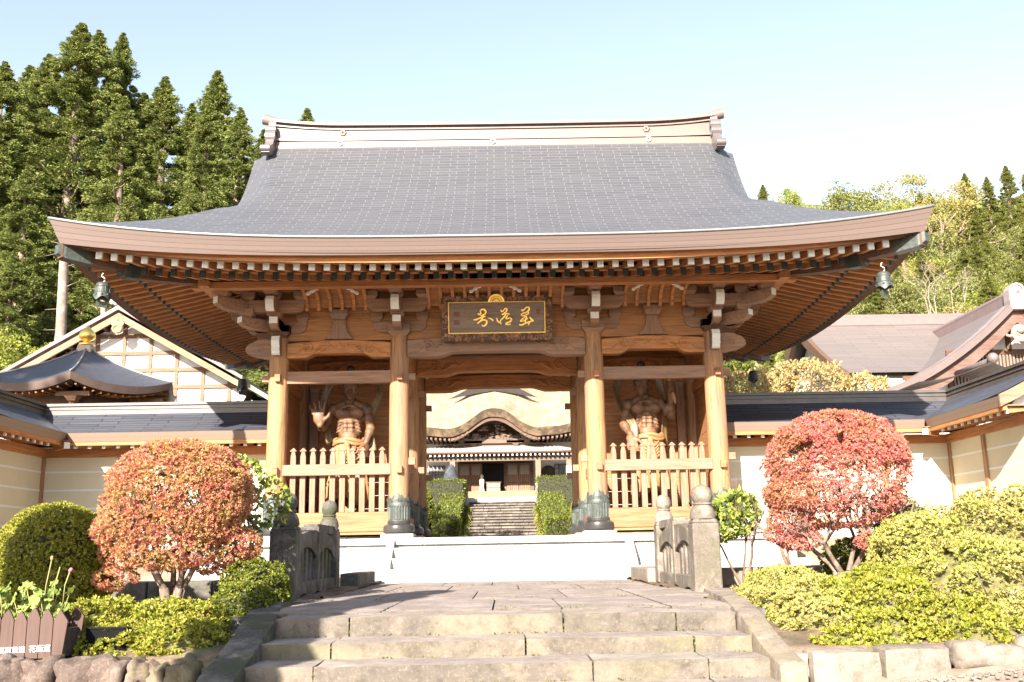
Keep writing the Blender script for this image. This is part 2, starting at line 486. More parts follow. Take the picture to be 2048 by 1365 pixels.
# side kerbs of the steps (sloping)
def slope_kerb(x0, x1, pts, mat, name, parent):
    mb = MB()
    poly = [(y, z) for y, z in pts] + [(pts[-1][0], -1.8), (pts[0][0], -1.8)]
    mb.prism(poly, lambda p, t: (t, p[0], p[1]), x0, x1)
    return rough(mb.build(name, mat, parent), .1)
def flared_kerb(sgn, pts, mat):
    """pts: (y, x_inner, x_outer, z)"""
    mb = MB(); n = len(pts)
    for y, xi, xo, z in pts: mb.v += [(sgn * xi, y, -1.9), (sgn * xo, y, -1.9), (sgn * xo, y, z), (sgn * xi, y, z)]
    for i in range(n - 1):
        for q in ((0, 1, 5, 4), (1, 2, 6, 5), (2, 3, 7, 6), (3, 0, 4, 7)): mb.face([4 * i + t for t in q])
    mb.face((0, 3, 2, 1)); e = 4 * (n - 1); mb.face((e, e + 1, e + 2, e + 3))
    return rough(mb.build("side_kerb", mat, steps), .09, .01, .02)
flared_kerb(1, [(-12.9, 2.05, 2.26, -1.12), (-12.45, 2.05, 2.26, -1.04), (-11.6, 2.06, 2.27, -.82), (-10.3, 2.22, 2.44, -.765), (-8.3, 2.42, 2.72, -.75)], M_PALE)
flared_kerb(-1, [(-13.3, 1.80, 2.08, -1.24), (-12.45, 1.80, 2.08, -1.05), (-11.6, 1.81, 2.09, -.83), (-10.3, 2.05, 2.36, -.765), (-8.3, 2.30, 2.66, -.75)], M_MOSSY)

# moss along the foot of every riser and in the slab joints
mo = []
for k, (y, z, xx) in enumerate(step_spec):
    zb_ = step_spec[k + 1][1] if k < 4 else -1.45
    for i in range(300):
        x = random.uniform(-1.8, 2.05)
        if mnoise.noise((x * 2.2, k * 5.1, 0)) > -.02: mo.append((x, y - random.uniform(.0, .028), zb_ + random.uniform(.0, .012)))
    for xj in xx[1:-1]:
        for i in range(12): mo.append((xj + random.gauss(0, .006), y - random.uniform(-.02, .008), random.uniform(zb_, z)))
for y in (-8.9, -6.4, -4.1, -11.02):
    for i in range(260):
        x = random.uniform(-2.1, 2.3)
        if mnoise.noise((x * 1.7, y, 3)) > .05: mo.append((x, y + random.gauss(0, .012), -.797 + random.uniform(0, .012)))
MOSS = mo
M_TREAD2 = m_stone("lightened_landing_top", (.29, .235, .21), (.22, .18, .16), 1.7, moss=(.16, .14, .08), mossamt=.3, bump=.8)  # slab tops coloured lighter than their sides, as if more brightly lit
landing = thing("bridge_landing", "flat stone slab landing between the two carved railings", "landing", (0, -7, -.8))
mb = MB()
rows = [(-11.05, -8.9, [-2.1, -1.0, .0, .62, 1.6, 2.2]), (-8.9, -6.4, [-2.35, -1.35, -.25, .8, 1.6, 2.45]), (-6.4, -4.1, [-2.35, -1.5, -.7, .3, 1.2, 2.4]), (-4.1, -2.1, [-2.6, -1.8, -.9, -.1, .9, 1.7, 2.6])]
for y0, y1, xx in rows:
    stone_row(mb, xx, y0 + .012, y1, -1.15, -.8, .006, .006)
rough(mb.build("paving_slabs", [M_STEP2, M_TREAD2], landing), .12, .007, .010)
mb = MB(); mb.box(-2.45, 2.45, -11, -2.15, -1.4, -.84); mb.build("slab_bed", M_MOSSY, landing)
for s in (-1, 1):
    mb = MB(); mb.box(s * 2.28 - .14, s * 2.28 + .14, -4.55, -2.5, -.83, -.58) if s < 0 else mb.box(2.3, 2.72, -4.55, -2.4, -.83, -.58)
    mb.build("end_kerb", M_MOSSY if s < 0 else M_PALE, landing, bevel=.02)

# two stone railings with onion-topped posts
def railing(s, mat, label):
    t = thing("stone_railing", label, "railing", (s * 2.5, -6.5, -.8))
    x = s * 2.52
    def post(y, zb, zt, w):
        mb = MB(); mb.frustum((x, y), w * 1.04, w * 1.04, w, w, zb, zt - .05); mb.frustum((x, y), w, w, w * .84, w * .84, zt - .05, zt)
        p = mb.build("post", mat, t, bevel=.018)
        mb = MB()
        r = w * .5
        prof = [(r * .97, 0), (r * 1.0, .025), (r * .93, .085), (r * .78, .135), (r * .66, .155), (r * .64, .165), (r * .74, .172), (r * .74, .187), (r * .62, .195),
                (r * .66, .205), (r * .76, .235), (r * .80, .28), (r * .76, .33), (r * .62, .372), (r * .4, .396), (r * .18, .408), (r * .06, .418), (.003, .42)]
        mb.lathe([(a, b * 1.0) for a, b in prof], (x, y, zt), 22)
        mb.build("onion_finial", mat, p, smooth=True, angle=50)
        return p
    post(-8.0, -.86, .05, .32)
    post(-5.0, -.78, .10, .29)
    # solid panel between: arched stepped rails over upright fins
    mb = MB()
    y0, y1 = -7.85, -5.14
    n = 24
    def arch(yy, base, rise):
        u = (yy - y0) / (y1 - y0); h = (u * 2) % 1.0
        return base + rise * math.sin(math.pi * (h if u < 1 else 1)) ** .7
    for seg in range(2):
        a = y0 + (y1 - y0) * seg / 2 + (.03 if seg else 0); b = y0 + (y1 - y0) * (seg + 1) / 2 - (0 if seg else .03)
        up = []; lo = []
        for i in range(n + 1):
            yy = a + (b - a) * i / n; u = i / n
            up.append((yy, .0 - .12 * (u - .5 if seg else .5 - u) * 1.3 - .05 * (2 * u - 1) ** 2))
            lo.append((yy, -.2 - .14 * (2 * u - 1) ** 2))
        poly = up + lo[::-1]
        mb.prism(poly, lambda p, q: (q, p[0], p[1]), x - .115, x + .115)
    mb.box(x - .13, x + .13, -6.54, -6.44, -.74, .08)
    mb.box(x - .1, x + .1, -6.44, -5.1, .0, .12)
    mb.build("arched_rail", mat, t, bevel=.012)
    for i in range(9):
        yy = y0 + .16 + i * .29
        mb = MB(); mb.box(x - .075, x + .075, yy, yy + .17, -.66, -.16)
        mb.build("baluster", mat, t, bevel=.012)
    mb = MB()
    for i in range(3):
        a = y0 + (y1 - y0) * i / 3; b = y0 + (y1 - y0) * (i + 1) / 3
        poly = [(a, -.82), (a + .12, -.82)] + [(a + .12 + (b - a - .24) * q / 8, -.82 + .05 * math.sin(math.pi * q / 8)) for q in range(1, 8)] + [(b - .12, -.82), (b, -.82), (b, -.62), (a, -.62)]
        mb.prism(poly, lambda p, q: (q, p[0], p[1]), x - .12, x + .12)
    mb.build("base_rail", mat, t, bevel=.012)
    return t
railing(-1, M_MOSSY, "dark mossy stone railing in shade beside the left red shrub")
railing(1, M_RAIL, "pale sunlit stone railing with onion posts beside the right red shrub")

# ------------------------------------------------------------------ white stone platform of the gate
plat = thing("stone_platform", "white granite platform with steps carrying the wooden gate", "platform", (0, 0, -.5))
mb = MB(); mb.box(-5.7, 5.7, -.78, 5.5, -.5, -.13); mb.build("platform_body", GRANITE, plat, bevel=.01)
mb = MB()
for a, b in zip(np.linspace(-5.8, 5.8, 9)[:-1], np.linspace(-5.8, 5.8, 9)[1:]): mb.box(a + .002, b - .002, -.86, -.3, -.13, 0)
mb.box(-5.8, 5.8, -.3, 5.6, -.13, 0)
mb.build("platform_cap", GRANITE, plat, bevel=.012)
mb = MB()
for i in range(3):
    z = -.19 * (i + 1) + .003
    mb.box(-1.98, 2.4, -.86 - .3 * (i + 1) + .02, -.87 - .3 * i + .02, -.62, z) if i < 2 else None
mb.build("platform_step", GRANITE, plat, bevel=.008)
for x0, x1 in ((-2.12, -1.98), (2.4, 2.54)):
    mb = MB(); mb.prism([(-.868, .0), (-1.64, -.50), (-1.64, -.6), (-.868, -.6)], lambda p, q: (q, p[0], p[1]), x0, x1)
    mb.build("step_cheek", GRANITE, plat, bevel=.006)
mb = MB(); mb.box(-2.75, 2.85, -2.15, -.79, -.9, -.57); mb.build("bottom_slab", GRANITE, plat, bevel=.01)
mb = MB()
stone_row(mb, list(np.linspace(-5.9, 5.9, 11)), -.98, -.6, -.72, -.5, .004, 0)
mb.build("plinth_course", GRANITE, plat, bevel=.008)
# ------------------------------------------------------------------ the gate
XO, XI, D1, D2 = 4.4774, 2.0, 2.3, 4.6
XE, YF, YB = 7.86, -3.4, 8.0
gate = thing("temple_gate", "big wooden temple gate with a sweeping dark hipped roof in the middle", "gate", (0, 2.3, 0))
def lift(e): return .44 * max(0, 1 - e / 7.86) ** 3.4
def P(d): return 5.17 + .45 * d + .0536 * d * d
def roofz(dF, dS, front=True):
    if front: return P(dF) + lift(dS) * max(0, 1 - dF / 3.6)
    return P(dS) + lift(dF) * max(0, 1 - dS / 3.6)
DR = 5.42                                 # run from eave to ridge box
HIP = 2.42
def xlim(d):
    a = XE - d; b = interp([2.2, 3.3, 5.5], [5.38, 5.42, 5.68], d)
    k = .42                                # smooth maximum: hip blends into verge
    return b + k * math.log(1 + math.exp(max(-40, min(40, (a - b) / k)))) if d > .3 else a
def slope_len(d): return d * 1.0 + .5 * (.45 ** 2) * d + .03 * d * d
def front_pt(u, v, sgn=1):
    d = v * DR; xl = xlim(d); x = (u * 2 - 1) * xl
    dS = XE - abs(x)
    z = roofz(d, dS)
    w = smooth01((abs(x) - (xl - .75)) / .75) * smooth01((d - 1.9) / 1.6)
    z -= .3 * w * w
    y = YF + d if sgn > 0 else YB - d
    return (x, y, z)
mb = MB()
for sg in (1, -1):
    mb.grid(96, 40, lambda u, v: front_pt(u, v, sg), lambda u, v: ((u * 2 - 1) * xlim(v * DR), slope_len(v * DR)))
def side_pt(u, v, sg):
    d = v * 2.75; y0 = YF + d; y1 = YB - d; y = y0 + (y1 - y0) * u
    dF = min(y - YF, YB - y)
    return (sg * (XE - d), y, roofz(dF, d, False) - (.04 if d > 2.3 else 0))
for sg in (1, -1):
    mb.grid(60, 14, lambda u, v: side_pt(u, v, sg), lambda u, v: (YF + v * 2.75 + (YB - YF - 5.5 * v) * u, slope_len(v * 2.75)))
roof = mb.build("roof", ROOF, gate, smooth=True)
# eave fascia all round (thick laminated edge), bottom set back
mb = MB()
def fas(u, v, side):
    # v: 0 top .. 1 bottom
    if side in ('f', 'b'):
        x = (2 * u - 1) * XE; z = 5.17 + lift(XE - abs(x)); a = abs(x) / XE
        h = .285 + .14 * a ** 3
        xx = (2 * u - 1) * (XE - .17 * v); y = YF + .13 * v if side == 'f' else YB - .13 * v
        return (xx, y, z - h * v)
    y = YF + (YB - YF) * u; e = min(y - YF, YB - y); z = 5.17 + lift(e); a = 1 - e / XE
    h = .285 + .14 * max(0, a) ** 3
    yy = 2.3 + (y - 2.3) * (1 - .13 * v / 5.7)
    s = -1 if side == 'l' else 1
    return (s * (XE - .17 * v), yy, z - h * v)
for side in 'fblr':
    L = 15.7 if side in 'fb' else 11.4
    mb.grid(80, 6, lambda u, v: fas(u, v, side), lambda u, v: (u * L, v))
FASCIA_UV = None
fo = mb.build("eave_fascia", m_fascia("laminated_eave_fascia", (.128, .09, .077), (.055, .035, .03), .25), roof, smooth=False)
# thin pale metal lip along the eave top
mb = MB()
def lip(side):
    pts = []
    for i in range(81):
        u = i / 80; p = Vector(fas(u, 0, side)); pts.append(p + Vector((0, 0, .012)))
    mb.tube(pts, .026, 6)
for side in 'fblr': lip(side)
mb.build("eave_lip", m_plain("pale_metal_lip", (.2, .195, .19), .4, .1, 5, 0, .3, .5), roof, smooth=True)
# gable ends
mb = MB()
for s in (-1, 1):
    pts = []
    for i in range(13):
        d = 2.3 + (5.7 - 2.3) * i / 12; pts.append((YF + d, P(d) - .25))
    poly = [(2.3 - 3.4 + .1, P(2.3) - .1)] + pts + [(4.6 - y, z) for y, z in pts[::-1]] + [(4.6 + 1.0, P(2.3) - .1)]
    mb.prism(poly, lambda p, q: (q, p[0], p[1]), s * 5.0, s * 5.06)
mb.build("gable_panel", W_DARKZ, gate)
mb = MB()
for s in (-1, 1):
    for sg in (1, -1):
        def f(u, v):
            d = HIP - .35 + (DR - HIP + .35) * u; x = xlim(d); z = front_pt(1, d / DR)[2]
            y = YF + d if sg > 0 else YB - d
            return (s * (x - .02 - .12 * v), y, z - .01 - .38 * v)
        mb.grid(16, 3, f)
mb.build("verge_board", COPPER_D, gate)
# closing underside of the roof shell so no light leaks in
mb = MB()
mb.box(-5.0, 5.0, -.6, 5.2, 6.0, 6.05)
mb.build("roof_void_floor", W_DARK, gate)

# ridge
mb = MB()
def ridgez(x): return .035 * (abs(x) / 5.2) ** 2 + .11 * max(0, (abs(x) - 3.6) / 1.7) ** 2
def ridge_layer(mb, z0, z1, hd, xe=5.2, up=1.0, n=30):
    for i in range(n):
        a = -xe + 2 * xe * i / n; b = -xe + 2 * xe * (i + 1) / n
        k = len(mb.v)
        for x in (a, b):
            dz = ridgez(x) * up
            mb.v += [(x, 2.3 - hd, z0 + dz * (z0 > 9.3)), (x, 2.3 + hd, z0 + dz * (z0 > 9.3)), (x, 2.3 + hd, z1 + dz), (x, 2.3 - hd, z1 + dz)]
        for q in ((0, 1, 5, 4), (1, 2, 6, 5), (2, 3, 7, 6), (3, 0, 4, 7)): mb.face([k + t for t in q])
        if i == 0: mb.face((k, k + 3, k + 2, k + 1))
        if i == n - 1: mb.face((k + 4, k + 5, k + 6, k + 7))
ridge_layer(mb, 8.95, 9.325, .30, up=0); ridge = mb.build("ridge", COPPER_D if False else m_plain("brown_ridge_band", (.17, .105, .08), .5, .1, 3, .05, 0, .5), gate)
mb = MB(); ridge_layer(mb, 9.327, 9.375, .33, up=.25); mb.build("ridge_moulding", COPPER, ridge)
mb = MB(); ridge_layer(mb, 9.35, 9.62, .24, up=.7); mb.build("ridge_panel", m_plain("pink_copper_panels", (.14, .096, .078), .5, .15, 1.1, .04, 0, .5), ridge)
mb = MB(); ridge_layer(mb, 9.615, 9.645, .28, up=1); ridge_layer(mb, 9.705, 9.77, .33, 5.3, up=1); mb.build("ridge_moulding", COPPER, ridge)
mb = MB(); ridge_layer(mb, 9.647, 9.704, .24, up=1); mb.build("ridge_dark_band", COPPER_D, ridge)  # recessed band in dark copper
# cap roll that flares past the ends
mb = MB()
pts = []; rad = []
for i in range(41):
    x = -5.55 + 11.1 * i / 40
    pts.append((x, 2.3, 9.785 + ridgez(x) * 1.0 + .07 * max(0, (abs(x) - 5.0) / .5))); rad.append(.07 + .06 * max(0, (abs(x) - 4.6) / .9))
mb.tube(pts, rad, 12); mb.build("ridge_cap", COPPER, ridge, smooth=True, angle=50)
for s in (-1, 1):
    mb = MB()
    mb.box(s * 5.19, s * 5.36, 2.0, 2.6, 9.3, 9.84)
    # scrolls: two rolls and a foot sweeping down the front and back slopes
    for sg in (1, -1):
        yc = lambda o: 2.3 - sg * o
        for (o, z, r) in ((.34, 9.60, .13), (.38, 9.42, .14)):
            mb.tube([(s * 5.16, yc(o), z), (s * 5.40, yc(o), z)], r, 14)
        prof = [(.3, 9.42), (.46, 9.36), (.56, 9.18), (.74, 9.06), (.86, 8.98), (.88, 8.84), (.7, 8.82), (.5, 8.9), (.3, 9.1)]
        mb.prism(prof, lambda p, q: (q, 2.3 - sg * p[0], p[1]), s * 5.18, s * 5.38)
        mb.tube([(s * 5.17, yc(.86), 8.94), (s * 5.39, yc(.86), 8.94)], .085, 14)
    mb.build("ridge_end_ornament", m_plain("grey_copper_ornament", (.14, .12, .118), .4, .15, 5, .05, .3, .5), ridge, bevel=.006)
for x, z in ((-3.65, 9.27), (-.02, 9.27), (3.68, 9.27)):
    mb = MB(); mb.tube([(x + .05 * math.cos(a), 1.98, z + .05 * math.sin(a)) for a in np.linspace(0, 2 * math.pi, 12)], .022, 6); mb.build("ring", WHITE_PAINT, ridge, smooth=True)
for x in (-3.6, 3.65):
    mb = MB()
    for k in range(6): 
        a = k * math.pi / 3; mb.ell((x + .05 * math.cos(a), 2.045, 9.56 + .05 * math.sin(a)), (.04, .02, .04), nu=8, nv=5)
    mb.build("flower_crest", COPPER, ridge, smooth=True)

# ---- columns
def column(x, y, hid=False):
    mb = MB(); mb.box(x - .32, x + .32, y - .32, y + .32, .003, .09); base = mb
    c = MB(); c.lathe([(.205, .33), (.205, 2.2), (.2, 3.7), (.19, 4.0), (.175, 4.15)], (x, y, 0), 24)
    o = c.build("column", W_Z, gate, smooth=True, angle=40)
    base.build("foot_slab", GRANITE, o, bevel=.008)
    b = MB(); b.lathe([(.27, .09), (.31, .12), (.325, .19), (.31, .25), (.275, .275), (.25, .29), (.25, .34)], (x, y, 0), 28)
    b.build("stone_base", BLACK_STONE, o, smooth=True, angle=40)
    # ribbed bronze shoe with a scalloped, chased top
    n = 96; s = MB(); k0 = 0
    levels = [(.335, 0), (.345, .0), (.36, .0), (.37, 1), (.62, 1), (.632, 0), (.66, 0), (.70, 0), (.76, 0)]
    zs = []
    for z, rb in levels:
        row = []
        for j in range(n):
            an = 2 * math.pi * j / n
            r = .228 + (.008 * (1 if (j // 2) % 2 else -1) if rb else 0) + (.008 if z < .36 or .63 <= z <= .665 else 0)
            s.v.append((x + r * math.cos(an), y + r * math.sin(an), z))
    for j in range(n):                      # scalloped crest: pointed lobes to front, back and sides
        an = 2 * math.pi * j / n; q = abs(math.cos(2 * an))
        s.v.append((x + .219 * math.cos(an), y + .219 * math.sin(an), .78 + .10 * q ** 1.5 + .02 * math.cos(16 * an)))
    for i in range(len(levels)):
        for j in range(n): s.face((i * n + j, i * n + (j + 1) % n, (i + 1) * n + (j + 1) % n, (i + 1) * n + j))
    sh = s.build("bronze_shoe", BRONZE, o, recalc=True)
    sc = MB()
    for j in range(8):
        a0 = 2 * math.pi * j / 8
        for q in range(2):
            pts = []
            for i in range(9):
                th = a0 + .13 * math.cos(i * .8) * (1 - .07 * i) + (.0 if q else .2); zz = .73 + (.05 if q == 0 else .03) * math.sin(i * .8) + .01 * i
                pts.append((x + .232 * math.cos(th), y + .232 * math.sin(th), zz - .02))
            sc.tube(pts, .006, 5)
    sc.build("chased_scroll", BRONZE, sh, smooth=True)
    return o
cols = {}
for x in (-XO, -XI, XI, XO):
    for y in (0, D1, D2): cols[(x, y)] = column(x, y)
# pegs where the through-beams come out of the columns
for x in (-XO, -XI, XI, XO):
    for y in (0, D1, D2):
        for z in (1.36, 3.24):
            mb = MB()
            mb.box(x - .055 + .03, x + .055 + .03, y - .29, y - .15, z - .075, z + .075)
            mb.build("wedge_peg", W_ORANGE, gate, bevel=.006)
            if abs(x) > 3 or True:
                s = 1 if x > 0 else -1
                if abs(x) < 3: s = -s
                mb = MB(); mb.box(min(x + s * .15, x + s * .33), max(x + s * .15, x + s * .33), y - .06, y + .06, z + (.1 if z < 2 else -.05), z + (.24 if z < 2 else .09)); mb.build("beam_end", W_GREYX, gate, bevel=.006)
# ---- tie beams and rainbow beams
def rainbow(x0, x1, y, zt, zb, th, mat, name="rainbow_beam", camber=.07):
    L = x1 - x0; n = 28; top = []; bot = []
    for i in range(n + 1):
        u = i / n; top.append((x0 + L * u, zt + camber * math.sin(math.pi * u) ** .8))
        e = min(u, 1 - u) * L; sl = smooth01((e - L * .17) / (L * .1))
        bot.append((x0 + L * u, zb + (.075 + camber * .3 * math.sin(math.pi * u)) * sl))
    mb = MB(); mb.prism(top + bot[::-1], lambda p, q: (p[0], q, p[1]), y - th / 2, y + th / 2)
    o = mb.build(name, mat, gate, bevel=.012)
    # carved scroll and leaves at each end
    for s in (0, 1):
        c = MB()
        bx = x0 if s == 0 else x1; d = 1 if s == 0 else -1
        zc = (zt + zb) / 2 + .04; xc = bx + d * min(.42, L * .2)
        pts = []
        for i in range(26):
            a = i * .34; r = .022 + .0042 * i * 1.0
            pts.append((xc + d * r * math.cos(a), y - th / 2 - .004, zc + r * math.sin(a)))
        c.tube(pts, [.02] * 26, 6)
        for q in range(4):
            pts = []
            for i in range(9):
                u = i / 8
                pts.append((xc + d * (.13 + .27 * u + .03 * q), y - th / 2 - .004, zc - .10 + .05 * q + (.14 - .05 * q) * u ** (1.3 + .4 * q)))
            c.tube(pts, [.026 * (1 - .75 * abs(2 * i / 8 - 1)) + .004 for i in range(9)], 6)
        pts = [(bx + d * (.03 + .05 * i), y - th / 2 - .003, zb + .04 + .022 * i + .02 * math.sin(i * 1.4)) for i in range(9)]
        c.tube(pts, .015, 6)
        pts = [(xc + d * (.42 + .035 * i), y - th / 2 - .003, zc + .07 + .05 * math.cos(i * .9)) for i in range(8)]
        c.tube(pts, [.006 + .015 * math.sin(math.pi * i / 7) for i in range(8)], 6)
        c.build("carved_scroll", mat, o, smooth=True)
    return o
for y in (0, D1, D2):
    rainbow(-1.83, 1.83, y, 4.0, 3.66, .30, W_GREYX if y == 0 else W_X)
    for s in (-1, 1):
        a, b = sorted((s * 2.17, s * 4.30)); rainbow(a, b, y, 3.97, 3.665, .27, W_X, camber=.06)
        a, b = sorted((s * 2.16, s * 4.30))
        if y != D1:
            mb = MB(); mb.box(a, b, y - .075, y + .075, 3.145, 3.4); mb.build("tie_beam", W_GREYX, gate, bevel=.008)
for s in (-1, 1):                          # side beams
    for x in (s * XI, s * XO):
        for a, b in ((.16, 2.14), (2.46, 4.44)):
            mb = MB(); mb.box(x - .11, x + .11, a, b, 3.67, 3.98); mb.build("side_beam", W_Y, gate, bevel=.01)
            mb = MB(); mb.box(x - .07, x + .07, a, b, 3.15, 3.38); mb.build("side_beam", W_Y, gate, bevel=.008)
# corner nosings: white carved head to the front, cloud-shaped wing to the side
for s in (-1, 1):
    for y, sy in ((0, -1), (D2, 1)):
        mb = MB()
        prof = [(.12, 4.12), (.27, 4.13), (.36, 4.08), (.40, 3.98), (.38, 3.90), (.36, 3.86), (.37, 3.81), (.33, 3.77), (.33, 3.73), (.28, 3.70), (.12, 3.71)]
        mb.prism(prof, lambda p, q: (q, y + sy * p[0] * 1.12, p[1]), s * XO - .085, s * XO + .085)
        mb.build("carved_nosing", W_GREYZ, gate, bevel=.008)
        mb = MB()
        front = prof[2:10]
        mb.grid(6, len(front) - 1, lambda u, v: (s * XO - .083 + .166 * u, y + sy * (front[round(v * (len(front) - 1))][0] * 1.12 + .006), front[round(v * (len(front) - 1))][1]))
        mb.build("white_face", WHITE_PAINT, gate)
    cloud = [(0, 4.06), (.2, 4.09), (.34, 4.07), (.42, 4.03), (.5, 4.0), (.56, 3.93), (.575, 3.86), (.55, 3.8), (.5, 3.775), (.45, 3.755), (.4, 3.72), (.32, 3.705), (.22, 3.69), (.12, 3.66), (0, 3.66)]
    for y in (0, D2):
        mb = MB(); mb.prism(cloud, lambda p, q: (s * (XO + .12 + p[0]), q, p[1]), y - .07, y + .07)
        o = mb.build("cloud_nosing", W_GREYX, gate, bevel=.012)
        c = MB(); pts = []
        for i in range(20):
            a = i * .45; r = .012 + .004 * i; pts.append((s * (XO + .12 + .27) + r * math.cos(a), y - .073, 3.87 + r * math.sin(a)))
        c.tube(pts, .008, 5); c.build("carved_scroll", W_GREYX, o, smooth=True)

# ---- wall zone above the beams
mb = MB()
for y in (0, D2):
    mb.box(-XO, XO, y - .04, y + .04, 4.04, 5.3)
mb.box(-XO - .04, -XO + .04, .045, 4.555, 4.0, 5.3); mb.box(XO - .04, XO + .04, .045, 4.555, 4.0, 5.3)
mb.build("frieze_board", W_BOARD, gate)
mb = MB(); mb.box(-XO + .05, XO - .05, .05, 4.55, 4.16, 4.2); mb.build("ceiling", W_BOARD, gate)
for y in (0, D2):
    for x in (-3.24, 3.24):
        sg = -1 if y == 0 else 1
        mb = MB()
        prof = []
        for i in range(11):
            u = i / 10; w = .15 + .0 * u if u < .55 else .15 + .02 * u
            w = .13 + .17 * (1 - u) ** 3
            prof.append((w, 4.06 + .40 * u))
        poly = prof + [(-a, b) for a, b in prof[::-1]]
        yy = y + sg * .05
        mb.prism(poly, lambda p, q: (x + p[0], q, p[1]), min(yy, yy + sg * .08), max(yy, yy + sg * .08))
        mb.frustum((x, y + sg * .14), .26, .2, .38, .26, 4.46, 4.56); mb.box(x - .19, x + .19, y + sg * .14 - .13, y + sg * .14 + .13, 4.56, 4.66)
        mb.build("bell_strut", W_GREYZ, gate, bevel=.006)

# ---- bracket sets
def bracket(cx, cy, ang, corner=False, lead=True):
    """one bracket complex; local frame: a = along the wall, o = outward"""
    ca, sa = math.cos(ang), math.sin(ang)
    def T(a, o, z): return (cx + a * ca + o * sa, cy + a * sa - o * ca, z)
    def bx(mb, a0, a1, o0, o1, z0, z1):
        k = len(mb.v)
        mb.v += [T(a, o, z) for z in (z0, z1) for o in (o0, o1) for a in (a0, a1)]
        for q in ((0, 2, 3, 1), (4, 5, 7, 6), (0, 1, 5, 4), (2, 6, 7, 3), (0, 4, 6, 2), (1, 3, 7, 5)): mb.face([k + t for t in q])
    def fr(mb, a, o, w0, w1, z0, z1, z2):
        k = len(mb.v)
        for z, w in ((z0, w0), (z1, w1), (z2, w1)):
            mb.v += [T(a - w / 2, o - w / 2, z), T(a + w / 2, o - w / 2, z), T(a + w / 2, o + w / 2, z), T(a - w / 2, o + w / 2, z)]
        for b in (0, 4):
            for q in ((0, 1, 5, 4), (1, 2, 6, 5), (2, 3, 7, 6), (3, 0, 4, 7)): mb.face([k + b + t for t in q])
        mb.face((k, k + 3, k + 2, k + 1)); mb.face((k + 8, k + 9, k + 10, k + 11))
    def arm(mb, half, o, z0, z1, th):
        c = .17
        lo = [(-half, z1), (-half, z1 - .06)] + [(-half + c * (1 - math.cos(t)), z1 - .06 - (z1 - .06 - z0) * math.sin(t)) for t in (.4, .8, 1.2, 1.57)]
        hi = [(-a, b) for a, b in lo[::-1]]
        mb.prism(lo + hi, lambda p, q: T(p[0], q, p[1]), o - th / 2, o + th / 2)
    def fwd(mb, o1, z0, z1, w):
        c = .2
        p = [(-.1, z0), (o1 - c, z0)] + [(o1 - c + c * math.sin(t), z0 + (z1 - .15 - z0) * (1 - math.cos(t))) for t in (.5, 1.0, 1.57)] + [(o1, z1), (-.1, z1)]
        mb.prism(p, lambda q, t: T(t, q[0], q[1]), -w / 2, w / 2)
    m = MB(); wh = MB(); wt = MB()
    if lead:
        fr(m, 0, 0, .30, .47, 4.10, 4.2, 4.345)
        arm(m, .56, 0, 4.20, 4.43, .17)
        for a in (-.47, .47): fr(m, a, 0, .17, .25, 4.43, 4.5, 4.62)
    fwd(m, .66, 4.205, 4.425, .17)
    bx(wh, -.084, .084, .655, .668, 4.29, 4.423)
    fr(m, 0, .52, .18, .27, 4.43, 4.47, 4.53)
    arm(m, .62, .55, 4.53, 4.775, .17)
    for a in (-.52, 0, .52): fr(m, a, .55, .17, .26, 4.776, 4.84, 4.95)
    # tail piece: long nose with white curved face
    p = [(.0, 4.53), (.72, 4.50), (.92, 4.47), (1.0, 4.52), (1.04, 4.60), (1.05, 4.68), (1.0, 4.76), (.86, 4.80), (0, 4.80)]
    m.prism(p, lambda q, t: T(t, q[0], q[1]), -.085, .085)
    f = [(.955, 4.468), (1.015, 4.52), (1.052, 4.60), (1.062, 4.68), (1.012, 4.765)]
    wt.grid(4, 4, lambda u, v: T(-.083 + .166 * u, f[round(v * 4)][0], f[round(v * 4)][1]))
    fr(m, 0, 1.0, .18, .27, 4.80, 4.86, 4.93)
    o = m.build("bracket_set", W_GREYX, gate, bevel=.006)
    wh.build("white_end", WHITE_PAINT, o); wt.build("white_end", WHITE_PAINT, o)
for x in (-XI, XI):
    bracket(x, 0, 0); bracket(x, D2, math.pi)
for s in (-1, 1):
    bracket(s * XO, D1, s * math.pi / 2)
    bracket(s * XO, 0, 0); bracket(s * XO, 0, s * math.pi / 2, lead=True)
    bracket(s * XO, D2, math.pi); bracket(s * XO, D2, s * math.pi / 2)
    for y, sy in ((0, -1), (D2, 1)):       # diagonal arms of the corner sets
        m = MB(); whs = []
        d = Vector((s, sy, 0)).normalized(); n = Vector((-d.y, d.x, 0)); c0 = Vector((s * XO, y, 0))
        def TT(o, z, t): return tuple(c0 + d * o + n * t + Vector((0, 0, z)))
        for (o1, z0, z1) in ((.95, 4.21, 4.43), (1.5, 4.52, 4.76), (1.68, 4.93, 5.08)):
            p = [(0, z0), (o1 - .25, z0), (o1 - .1, z0 + .03), (o1, z0 + .1), (o1, z1), (0, z1)]
            m.prism(p, lambda q, t: TT(q[0], q[1], t), -.09, .09)
            wh = MB(); whs.append(wh); k = len(wh.v); wh.v += [TT(o1 + .004, z0 + .1, -.088), TT(o1 + .004, z0 + .1, .088), TT(o1 + .004, z1 - .002, .088), TT(o1 + .004, z1 - .002, -.088)]
            wh.face((k, k + 1, k + 2, k + 3))
        for (o, z) in ((.78, 4.435), (1.35, 4.765)):
            p = c0 + d * o
            m.frustum((p.x, p.y), .2, .2, .3, .3, z, z + .07); m.box(p.x - .15, p.x + .15, p.y - .15, p.y + .15, z + .07, z + .16)
        ob = m.build("corner_bracket", W_GREYX, gate, bevel=.006)
        for wh in whs: wh.build("white_end", WHITE_PAINT, ob)
